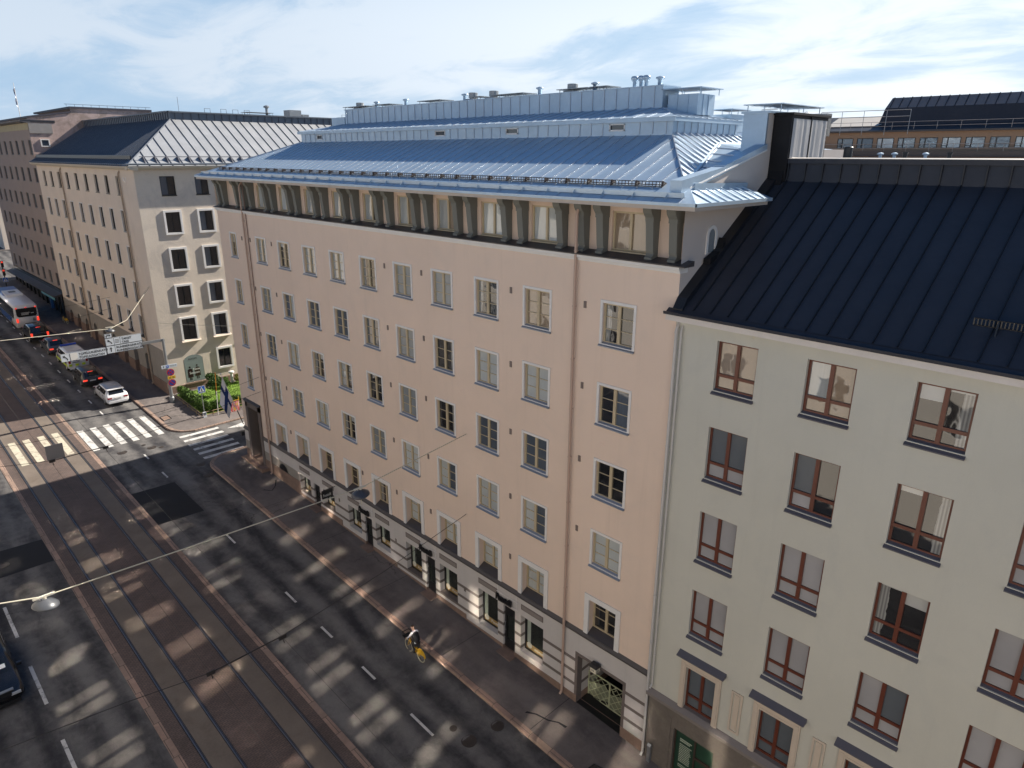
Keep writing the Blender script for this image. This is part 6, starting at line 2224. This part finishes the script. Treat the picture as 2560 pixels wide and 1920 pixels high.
# ------------------------------------------------------------------ wires and hanging lamps
WIREL = mat('pale_cable', (.50, .46, .36), .6)
WIRED = mat('dark_cable', (.03, .026, .024), .6)
def sag(a, b, s, n=14):
    a, b = Vector(a), Vector(b)
    return [a.lerp(b, t / n) - Vector((0, 0, 4 * s * (t / n) * (1 - t / n))) for t in range(n + 1)]
def cable(pts, r, m, label, name='span_wire', group='wires strung over the street'):
    o = MB().tube(pts, r, 5, cap=False).build(name, m)
    return tag(o, label, 'cable', group)
def lamp(x, y, z, label, tilt=0.0, r=.36, m=None):
    t = thing('hanging_street_lamp', label, 'street lamp', (x, y, z), group='lamps hung over the street')
    T = Matrix.Rotation(tilt, 3, 'Y')
    MB().lathe((x, y, z - .30), [(.02, -.10), (r * .8, -.08), (r, -.02), (r * .97, .03), (r * .62, .13), (r * .3, .19), (.05, .22)], 22, T=T).build('shade', m or mat('grey_enamel', (.075, .08, .09), .35, var=.08), t, smooth=True)
    mb = MB()
    mb.box(x - .30, x + .30, y - .035, y + .035, z - .02, z + .04)
    mb.tube([(x - .16, y, z), (x - .08, y, z - .14), (x, y, z - .1)], .012, 5)
    mb.tube([(x + .02, y, z), (x + .02, y, z - .12)], .05, 8)
    mb.build('hanger', mat('cream_fitting', (.55, .52, .44), .5), t)
# the wire with two lamps
W1 = [(-23.6, 23.5, 12.35)] + [(-18.64, 23.4, 11.69), (-17.56, 23.36, 11.42), (-12.17, 23.36, 11.25), (-6.03, 23.36, 11.10), (0, 23.36, 11.85)]
cable(W1, .022, WIREL, 'pale cable carrying two lamps from the pink wall across the near street')
lamp(-17.56, 23.36, 11.42, 'grey dish lamp over the near lane, nearest to the camera', .18, .38)
lamp(-6.03, 23.36, 11.10, 'dark dish lamp in front of the pink shopfronts', -.12, .40, mat('dark_enamel', (.045, .05, .065), .3))
tag(MB().tube([(-6.0, 23.36, 10.72), (-6.0, 23.37, 10.3)], .012, 5).build('pull_cord', WIREL), 'short pull cord below the dark dish lamp', 'cord')
YE = 63.0
cable([(0, 66.98, 13.23), (-3.0, 64.4, 11.05), (-4.75, 63.0, 10.82), (-12.25, 62.6, 11.25), (-23.6, 62.3, 12.4)], .026, WIREL, 'bright cable from the cream corner building over the queueing cars')
lamp(-4.75, 63.0, 10.95, 'pale dish lamp above the overhead street signs', .1, .38)
cable(sag((-3.0, 64.4, 11.05), (0, 48.9, 12.72), .1), .012, WIREL, 'thin cable from the bright cable to the pink corner')
def trolley(y, z, yr, zr_, label):
    pts = [(-23.6, y, z + 1.5), (-16, y, z + .55), (-13.06, y, z + .05), (-10.1, y, z + .1), (-5, y + (yr - y) * .5, z + (zr_ - z) * .45), (0, yr, zr_)]
    cable(pts, .014, WIRED, label)
    mb = MB()
    mb.tube([(-13.06, y, z + .05), (-10.1, y, z + .1)], .028, 5)
    for x in (-13.06, -10.1):
        mb.box(x - .16, x + .16, y - .03, y + .03, z - .05, z + .12)
        mb.tube([(x, y, z), (x + .05, y, z - .26)], .02, 5)
    tag(mb.build('wire_clamp', WIRED), 'dark clamp bar between the two tram wires at ' + label.split(' at ')[-1], 'wire clamp')
trolley(47.0, 6.75, 46.05, 8.37, 'dark span wire under the lower pink anchor at the crosswalk')
trolley(23.5, 5.6, 23.5, 7.43, 'dark span wire to the middle of the pink facade at the bicycle rider')
trolley(79.9, 7.9, 79.93, 9.28, 'dark span wire to the cream facade at the police van')
cable(sag((0, 46.05, 9.47), (-23.6, 50.5, 8.6), 1.3), .012, WIRED, 'dark cable holding the grey board, upper of the two at the pink corner')
cable(sag((0, 80.06, 10.4), (-23.6, 80.5, 10.2), .6), .012, WIRED, 'thin upper cable on the cream facade by the fourth bay')
for x in (-13.06, -10.1):
    cable([(x, -40, gz(-40) + 4.7), (x, 23.5, 5.62), (x, 47, 6.55), (x, 79.9, 7.9), (x, 131, 10.2)], .009, WIRED, 'tram contact wire over the %s pair of rails' % ('left' if x < -12 else 'right'), 'contact_wire', 'tram contact wires')
hb = MB()
hb.box(-13.2, -12.25, 47.62, 47.66, 6.62, 7.56)
hp = tag(hb.build('hanging_board', mat('board_back', (.24, .225, .22), .6, var=.06)), 'grey back of a square board hanging over the tram tracks', 'sign')
bl = thing('route_sign', 'blue sign plate at the left edge above the lanes', 'road sign', (-12.6, 66, 8))
MB().box(-13.4, -12.04, 66.9, 66.95, 8.9, 10.0).build('plate', BLUES, bl)
MB().tube([(-12.9, 66.93, 8.95), (-12.9, 66.93, 12.0)], .03, 5).build('hanger', STEEL, bl)

# ------------------------------------------------------------------ garden
rng = random.Random(5)
LEAFM = mat('hedge_leaf', (.075, .135, .022), .6, var=.45, scale=2.5, fine=9, spec=.3)
LEAFD = mat('bush_leaf', (.045, .090, .018), .6, var=.4, scale=3, fine=9, spec=.3)
GRASSM = mat('grass', (.15, .25, .03), .8, var=.3, scale=1.2, fine=30)
BARK = mat('bark', (.07, .05, .035), .9, var=.2)
def leaves(mb, pts, n, s, m=0):
    for _ in range(n):
        c, rx, ry, rz = rng.choice(pts)
        while True:
            d = Vector((rng.uniform(-1, 1), rng.uniform(-1, 1), rng.uniform(-1, 1)))
            if .15 < d.length < 1:
                break
        d = d.normalized() * (d.length ** .45)
        p = Vector(c) + Vector((d.x * rx, d.y * ry, d.z * rz))
        a = Vector((rng.uniform(-1, 1), rng.uniform(-1, 1), rng.uniform(-.6, 1))).normalized()
        b = a.orthogonal().normalized()
        q = a.cross(b)
        k = s * rng.uniform(.6, 1.4)
        mb.poly([p - b * k, p + q * k * .55, p + b * k, p - q * k * .55], m)
lawn = MB()
for i in range(14):
    for j in range(12):
        x, y = .4 + i * .62, 59.3 + j * .56
        lawn.poly([(x, y, gz(y) + .06 + .02 * rng.random()), (x + .62, y, gz(y) + .06), (x + .62, y + .56, gz(y + .56) + .06), (x, y + .56, gz(y + .56) + .06)])
for _ in range(7000):
    x, y = rng.uniform(.9, 9), rng.uniform(59.6, 65.7)
    h, a = rng.uniform(.05, .14), rng.uniform(0, 6.28)
    dx, dy = .03 * math.cos(a), .03 * math.sin(a)
    lawn.poly([(x - dx, y - dy, gz(y) + .05), (x + dx, y + dy, gz(y) + .05), (x + rng.uniform(-.05, .05), y + rng.uniform(-.05, .05), gz(y) + .06 + h)])
struct('lawn_grass', lawn, GRASSM, 'stuff', recalc=False)
mb = MB()
mb.poly([(.1, 65.45, gz(65) + .075), (9, 65.45, gz(65) + .075), (9, 66.1, gz(66) + .08), (.1, 66.1, gz(66) + .08)])
struct('garden_path', mb, PAVE)
def hedge(label, pts, n):
    mb = MB()
    cl = []
    for (x, y) in pts:
        h = .9 + rng.uniform(-.12, .12)
        cl.append(((x + rng.uniform(-.1, .1), y + rng.uniform(-.1, .1), gz(y) + .42), .48 + rng.uniform(-.1, .08), .5, h / 2))
        cl.append(((x + rng.uniform(-.2, .2), y + rng.uniform(-.15, .15), gz(y) + .74), .32, .36, .24))
    leaves(mb, cl, n, .075)
    o = thing('hedge', label, 'hedge', (pts[0][0], pts[0][1], gz(pts[0][1])))
    mb.build('foliage', LEAFM, o, recalc=False)
    st = MB()
    for (x, y) in pts:
        st.tube([(x, y, gz(y) - .05), (x + .05, y, gz(y) + .35), (x + .12, y + .05, gz(y) + .7)], [.03, .02, .008], 5)
    st.build('stems', BARK, o)
hedge('long leafy hedge along the low fence facing the main street', [(.85, 60.0 + k * .40) for k in range(14)], 9000)
hedge('leafy hedge along the side street behind the flag', [(1.2 + k * .42, 59.75) for k in range(9)], 6000)
def shrub(label, x, y, r, h, n, m, cat='shrub', name='shrub', trunk=.5):
    o = thing(name, label, cat, (x, y, gz(y)))
    cl = []
    for k in range(9):
        a = rng.uniform(0, 6.28)
        d = r * rng.uniform(.2, .75)
        cl.append(((x + d * math.cos(a), y + d * math.sin(a), gz(y) + trunk + h * rng.uniform(.2, .85)), r * .45, r * .45, h * .22))
    mb = MB()
    leaves(mb, cl, n, .075)
    mb.build('crown', m, o, recalc=False)
    tr = MB()
    tr.tube([(x, y, gz(y)), (x + .04, y, gz(y) + trunk), (x - .03, y + .02, gz(y) + trunk + h * .5)], [.05, .04, .015], 6)
    for k in range(5):
        a = k * 1.26
        tr.tube([(x + .03, y, gz(y) + trunk), (x + r * .5 * math.cos(a), y + r * .5 * math.sin(a), gz(y) + trunk + h * .55)], [.025, .008], 5)
    tr.build('trunk', BARK, o)
shrub('small leafy tree standing on the lawn in front of the cream wall', 3.15, 63.3, .95, 1.5, 2600, LEAFD, 'tree', 'young_tree', .7)
shrub('yellowish bush beside the stone vent at the cream wall', 6.4, 65.3, .45, .7, 700, mat('yellow_leaf', (.20, .19, .035), .7, var=.3), trunk=.2)
shrub('low bush under the arched shop window', 4.6, 64.6, .6, .8, 1000, LEAFM, trunk=.2)
mb = MB()
V = thing('stone_vent', 'pale mushroom-capped vent post on the garden path', 'vent', (5.81, 65.7, gz(65.7)))
MB().lathe((5.81, 65.7, gz(65.7)), [(.13, 0), (.13, 1.05)], 12).build('post', WHITE, V)
MB().lathe((5.81, 65.7, gz(65.7) + 1.05), [(.26, 0), (.28, .06), (.26, .16), (.1, .22)], 14).build('cap', WHITE, V)
FNM = mat('weathered_rail_paint', (.36, .25, .13), .6, var=.2)
def fence(label, a, b):
    o = thing('garden_fence', label, 'fence', (a[0], a[1], gz(a[1])))
    A, B = Vector((a[0], a[1], gz(a[1]))), Vector((b[0], b[1], gz(b[1])))
    rl = MB()
    for h in (.16, .42):
        rl.tube([A + Vector((0, 0, h)), B + Vector((0, 0, h))], .022, 5)
    rl.build('rails', FNM, o)
    n = max(2, int((B - A).length / 1.0))
    for k in range(n + 1):
        p = A.lerp(B, k / n)
        MB().tube([p - Vector((0, 0, .1)), p + Vector((0, 0, .44))], .02, 5).build('post', FNM, o)
fence('low tan rail fence along the long hedge by the main street', (.12, 65.2), (.08, 59.0))
fence('low rail fence along the side street in front of the short hedge', (.08, 59.0), (6.5, 59.05))
UB = thing('utility_box', 'small pale meter box at the foot of the crossing sign', 'utility box', (.35, 58.92, gz(59)))
MB().box(.22, .5, 58.82, 58.98, gz(59), gz(59) + .48).build('cabinet', SIGNW, UB)
MB().box(.25, .47, 58.80, 58.82, gz(59) + .25, gz(59) + .42).build('screen', BLUEROOF, UB)
WP = thing('marker_pole', 'thin white and orange pole standing before the hedge', 'pole', (1.44, 58.7, gz(58.7)))
MB().tube([(1.44, 58.7, gz(58.7)), (1.56, 58.7, gz(58.7) + 2.2)], .03, 6).build('lower_pole', WHITE, WP)
MB().tube([(1.56, 58.7, gz(58.7) + 2.2), (1.66, 58.7, 6.6)], .03, 6).build('upper_pole', mat('orange_pole', (.50, .20, .02), .5), WP)
BN = thing('graffiti_banner', 'pink and orange graffiti banner hung in front of the short hedge', 'banner', (2.9, 58.6, gz(58.6)))
bmm = bpy.data.materials.new('graffiti_print')
bmm.use_nodes = True
nt = bmm.node_tree
g_ = nn(nt, 'ShaderNodeNewGeometry', -900)
wv = nn(nt, 'ShaderNodeTexWave', -600)
wv.inputs['Scale'].default_value = 1.6
wv.inputs['Distortion'].default_value = 9
wv.inputs['Detail'].default_value = 2
nt.links.new(g_.outputs['Position'], wv.inputs['Vector'])
c_ = mixc(nt, ramp(nt, wv.outputs['Fac'], (.45, .6)), (.60, .36, .38), (.62, .10, .08))
c_ = mixc(nt, ramp(nt, noise_n(nt, g_.outputs['Position'], 3, 2), (.55, .62)), c_, (.65, .38, .08))
nt.links.new(c_, nt.nodes['Principled BSDF'].inputs['Base Color'])
mb = MB()
mb.grid([[(2.42 + .16 * i, 58.55 + .02 * math.sin(i * 1.7), gz(58.6) + .02), (2.40 + .16 * i, 58.57 + .03 * math.sin(i), gz(58.6) + .5), (2.38 + .16 * i, 58.58, gz(58.6) + 1.0)] for i in range(7)])
mb.build('cloth', bmm, BN)
MB().box(2.36, 3.40, 58.56, 58.60, gz(58.6) + .99, gz(58.6) + 1.04).build('frame', SYEL, BN)
for x in (2.39, 3.36):
    MB().box(x - .02, x + .02, 58.6, 58.64, gz(58.6), gz(58.6) + 1.3).build('stake', SYEL, BN)
# flag on the pink corner
FL = thing('flagpole', 'slanting white flagpole with a blue cross flag on the pink corner', 'flagpole', (0, 49.7, 4.9))
B0, B1 = Vector((-.02, 49.75, 4.85)), Vector((-1.28, 49.85, 9.1))
B0 = Vector((.02, 49.9, 4.75))
B1 = Vector((-1.20, 49.9, 9.08))
MB().tube([B0, B0.lerp(B1, .28)], [.035, .035], 6).build('socket', BLACKF, FL)
MB().tube([B0.lerp(B1, .27), B1], [.032, .022], 6).build('pole', WHITE, FL)
MB().lathe(B1, [(.05, -.04), (.07, .03), (.03, .09)], 8).build('finial', WHITE, FL)
mb = MB()
rows = []
NU, NV = 18, 11
for i in range(NU + 1):
    u = i / NU
    row = []
    for j in range(NV + 1):
        v = j / NV
        top = B1.lerp(B0, .06 + .44 * v)
        fall = Vector((-.42 * u * (1 - .75 * v) - .26 * u * v, .10 * math.sin(4.5 * v + 3 * u) * (u + .2), -2.05 * u + .55 * u * v))
        row.append(top + fall)
    rows.append(row)
mb.grid(rows)
for i in range(len(mb.f)):
    a, b = divmod(i, NV)
    mb.m[i] = 1 if (4 <= b <= 6 or 5 <= a <= 7) else 0
mb.build('flag', [FLAGW, FLAGB], FL, smooth=True)
mb = MB()
mb.tube([(.0, 49.75, 4.3), (-.22, 49.9, 4.6), (-.1, 49.95, 5.0)], .02, 5)
tag(MB().box(-.28, -.02, 49.72, 49.98, 3.9, 4.2).build('wall_lantern', BLACKF), 'small black lantern on the corner by the entrance portal', 'lantern')

# yellow round crown behind the traffic light and the steel bollard
o = thing('yellow_tree', 'small round yellow tree behind the red traffic light', 'tree', (-3.6, 134, gz(134)))
mb = MB()
leaves(mb, [((-3.6 + rng.uniform(-.7, .7), 134 + rng.uniform(-.6, .6), 9.2 + rng.uniform(-.3, .4)), .8, .8, .5) for _ in range(9)], 2600, .13)
mb.build('crown', mat('yellow_blossom', (.62, .46, .02), .7, var=.25), o, recalc=False)
MB().tube([(-3.6, 134, 6), (-3.55, 134, 9.0)], [.12, .07], 7).build('trunk', BARK, o)
BO = thing('bollard', 'square steel bollard at the foot of the white downpipe', 'bollard', (-.20, 11.83, gz(11.8)))
MB().box(-.27, -.13, 11.76, 11.90, gz(11.8) - .05, gz(11.8) + .82).build('post', STEEL, BO)
MB().prism([(-.28, 11.75, gz(11.8) + .82), (-.12, 11.75, gz(11.8) + .82), (-.20, 11.75, gz(11.8) + .92)], (0, .16, 0)).build('cap', STEEL, BO)

# ------------------------------------------------------------------ bicycle and rider
BYEL = mat('bike_yellow', (.68, .40, .02), .4, var=.04)
TYRW = mat('cream_tyre', (.40, .38, .29), .7)
def bicycle(x, y, rot, label, group=None):
    """built along +y, rear hub at y=0, front hub at y=1.06"""
    t = thing('bicycle', label, 'bicycle', (x, y, gz(y) - .12 if x < -3 else gz(y)), rot, group)
    def lk(n, mb, m, sm_=False):
        return sub(n, mb.mesh(n, m, sm_), t)
    def ring(cy, r, rt, n=28):
        mb = MB()
        rows = []
        for k in range(n):
            a = 2 * math.pi * k / n
            rows.append([(rt * math.cos(q), cy + (r + rt * math.sin(q)) * math.cos(a), .335 + (r + rt * math.sin(q)) * math.sin(a)) for q in [2 * math.pi * s / 6 for s in range(6)]])
        rows.append(rows[0])
        mb.grid(rows, 0, close=True)
        return mb
    for cy in (0, 1.06):
        w = lk('wheel', ring(cy, .315, .024), TYRW)
        sp = MB()
        for k in range(12):
            a = 2 * math.pi * k / 12
            sp.tube([(0, cy, .335), (0, cy + .30 * math.cos(a), .335 + .30 * math.sin(a))], .004, 3, cap=False)
        sp.tube([(-.06, cy, .335), (.06, cy, .335)], .03, 6)
        sub('spokes', sp.mesh('spokes', STEEL), w)
    fr = MB()
    bb, seat, head = (0, .44, .30), (0, .27, .78), (0, .92, .86)
    fr.tube([(0, .96, .70), (0, .60, .42), bb], .026, 7)
    fr.tube([(0, .94, .78), (0, .62, .55), (0, .36, .52)], .022, 7)
    fr.tube([bb, seat], .020, 7)
    fr.tube([bb, (.05, 0, .335)], .014, 6)
    fr.tube([bb, (-.05, 0, .335)], .014, 6)
    fr.tube([(0, .33, .60), (.05, 0, .335)], .012, 6)
    fr.tube([(0, .33, .60), (-.05, 0, .335)], .012, 6)
    fr.tube([(0, .98, .66), head], .024, 7)
    for sx in (.05, -.05):
        fr.tube([(0, .97, .69), (sx, 1.0, .62), (sx, 1.06, .335)], .012, 6)
    lk('frame', fr, BYEL)
    md = MB()
    for sx in (1, -1):      # skirt guards over the rear wheel
        md.poly([(sx * .045, -.30, .50), (sx * .045, .30, .42), (sx * .045, .20, .66), (sx * .045, 0, .72), (sx * .045, -.22, .64)])
    rows = []
    for k in range(9):
        a = R(35 + 135 * k / 8)
        rows.append([(sx, .365 * math.cos(a), .335 + .365 * math.sin(a)) for sx in (-.05, 0, .05)])
    md.grid(rows)
    lk('rear_mudguard', md, BYEL)
    sa = MB().lathe((0, .22, .84), [(.02, -.03), (.10, -.02), (.11, .02), (.03, .05)], 10)
    sa.tube([seat, (0, .24, .83)], .014, 6)
    lk('saddle', sa, UNDER)
    hb_ = MB()
    hb_.tube([head, (0, .90, 1.04)], .016, 6)
    hb_.tube([(-.29, .74, 1.06), (-.20, .86, 1.08), (0, .90, 1.06), (.20, .86, 1.08), (.29, .74, 1.06)], .014, 6)
    lk('handlebar', hb_, UNDER)
    ba = MB()
    for z0, z1 in ((.84, .87), (1.06, 1.09)):
        for a, b, c, d in ((-.2, .2, 1.02, 1.05), (-.2, .2, 1.30, 1.33), (-.2, -.17, 1.02, 1.33), (.17, .2, 1.02, 1.33)):
            ba.box(a, b, c, d, z0, z1)
    ba.box(-.2, .2, 1.02, 1.33, .84, .85)
    for k in range(6):
        ba.box(-.2 + k * .078, -.19 + k * .078, 1.02, 1.03, .84, 1.08)
        ba.box(-.2 + k * .078, -.19 + k * .078, 1.32, 1.33, .84, 1.08)
    lk('basket', ba, UNDER)
    cr = MB()
    cr.tube([(-.09, .44, .30), (.09, .44, .30)], .02, 6)
    cr.tube([(.09, .44, .30), (.09, .54, .17)], .012, 5)
    cr.tube([(-.09, .44, .30), (-.09, .34, .43)], .012, 5)
    cr.box(.09, .19, .49, .59, .155, .185)
    cr.box(-.19, -.09, .29, .39, .415, .445)
    lk('crank', cr, UNDER)
    return t
RX_, RY_ = -3.64, 22.86
BK = bicycle(RX_, RY_, R(-3), 'yellow city bicycle with a dark front basket ridden along the kerb')
b2_ = bicycle(-.75, 98.2, R(8), 'yellow city bicycle parked on the far pavement by the shopfront')

def skin_mesh(name, nodes, edges, root=0, levels=1):
    """one continuous surface grown round a skeleton"""
    me = bpy.data.meshes.new(name)
    me.from_pydata([n[0] for n in nodes], edges, [])
    o = bpy.data.objects.new(name, me)
    col.objects.link(o)
    md = o.modifiers.new('skin', 'SKIN')
    md.use_smooth_shade = True
    for i, n in enumerate(nodes):
        sv = me.skin_vertices[0].data[i]
        sv.radius = n[1] if isinstance(n[1], tuple) else (n[1], n[1])
        sv.use_root = i == root
    sb = o.modifiers.new('subd', 'SUBSURF')
    sb.levels = sb.render_levels = levels
    dg = bpy.context.evaluated_depsgraph_get()
    res = bpy.data.meshes.new_from_object(o.evaluated_get(dg))
    bpy.data.objects.remove(o)
    res.name = name
    return res

PR = thing('person', 'cyclist in a black waistcoat and white shirt riding beside the kerb', 'person', (RX_, RY_, gz(RY_) - .12), R(-3))
SHIRT = mat('white_shirt', (.62, .61, .66), .8)
VEST = mat('black_waistcoat', (.010, .010, .014), .8)
TROU = mat('black_trousers', (.012, .012, .014), .85)
HAIR = mat('brown_hair', (.055, .030, .018), .6, var=.3, fine=40)
nodes = [((0, .24, .95), (.155, .12)),          # 0 pelvis
         ((0, .34, 1.18), (.150, .110)), ((0, .46, 1.38), (.170, .115)), ((0, .55, 1.50), (.09, .08)), ((0, .60, 1.57), (.055, .055)),   # spine, neck
         ((0, .635, 1.66), (.082, .095)), ((0, .655, 1.755), (.078, .090)),                                   # head
         ((.17, .49, 1.44), .062), ((.245, .60, 1.24), .046), ((.285, .74, 1.10), .033), ((.285, .77, 1.085), (.036, .022)),
         ((-.17, .49, 1.44), .062), ((-.25, .60, 1.24), .046), ((-.285, .74, 1.10), .033), ((-.285, .77, 1.085), (.036, .022)),
         ((.09, .26, .90), .095), ((.12, .58, .66), .066), ((.13, .47, .30), .045), ((.13, .50, .22), .040), ((.135, .62, .195), .032),
         ((-.09, .26, .90), .095), ((-.12, .58, .88), .068), ((-.13, .36, .56), .045), ((-.13, .35, .47), .040), ((-.135, .47, .455), .032)]
edges = [(0, 1), (1, 2), (2, 3), (3, 4), (4, 5), (5, 6), (2, 7), (7, 8), (8, 9), (9, 10), (2, 11), (11, 12), (12, 13), (13, 14), (0, 15), (15, 16), (16, 17), (17, 18), (18, 19), (0, 20), (20, 21), (21, 22), (22, 23), (23, 24)]
bm_ = skin_mesh('body', nodes, edges, 0, 2)
for m in (SHIRT, TROU, SKIN, UNDER):
    bm_.materials.append(m)
for p in bm_.polygons:
    c = p.center
    p.use_smooth = True
    if c.z > 1.545 and abs(c.x) < .12:
        p.material_index = 2
    elif c.z < .26 or (c.x < 0 and c.z < .49 and c.y > .30):
        p.material_index = 3
    elif abs(c.x) > .2 and c.y > .72 and c.z > 1.0:
        p.material_index = 2
    elif c.z < .98 or (c.z < 1.02 and abs(c.x) < .17):
        p.material_index = 1
    else:
        p.material_index = 0
# fingers curled round the grips, and thumbs
fb = bmesh.new()
fb.from_mesh(bm_)
fm = MB()
for sx in (1, -1):
    for k, l in enumerate((.9, 1.0, .95, .8)):
        x0 = sx * (.255 + .02 * k)
        fm.tube([(x0, .76, 1.095), (x0, .80, 1.098), (x0, .815, 1.075), (x0, .80, 1.05 + .004 * k), (x0, .775, 1.045)], [.010, .010, .009, .009, .006], 6, 2)
    fm.tube([(sx * .255, .755, 1.09), (sx * .235, .775, 1.075), (sx * .235, .785, 1.05)], [.012, .010, .008], 6, 2)
fme = fm.mesh('fingers', [SHIRT, TROU, SKIN, UNDER], True)
fb.from_mesh(fme)
fb.to_mesh(bm_)
fb.free()
sub('body', bm_, PR)
vn = [((0, .23, .96), (.185, .145)), ((0, .33, 1.16), (.190, .145)), ((0, .445, 1.36), (.225, .155)), ((0, .535, 1.485), (.17, .115))]
vm_ = skin_mesh('waistcoat', vn, [(0, 1), (1, 2), (2, 3)], 0, 2)
vm_.materials.append(VEST)
sub('waistcoat', vm_, PR)
hn = [((0, .60, 1.69), (.070, .075)), ((0, .635, 1.755), (.086, .092)), ((0, .66, 1.79), (.070, .072))]
hm_ = skin_mesh('hair', hn, [(0, 1), (1, 2)], 0, 2)
hm_.materials.append(HAIR)
sub('hair', hm_, PR)
fc = MB()
fc.lathe((0, .735, 1.655), [(.012, -.02), (.016, .0), (.008, .022)], 8)
for sx in (1, -1):
    fc.lathe((sx * .085, .645, 1.665), [(.010, -.025), (.018, .0), (.010, .03)], 7)
sub('face_features', fc.mesh('face_features', SKIN, True), PR)
ey = MB()
for sx in (1, -1):
    ey.lathe((sx * .032, .728, 1.69), [(.004, -.006), (.010, .0), (.004, .006)], 7)
ey.box(-.022, .022, .726, .734, 1.612, 1.62)
sub('eyes_and_mouth', ey.mesh('eyes_and_mouth', HAIR), PR)
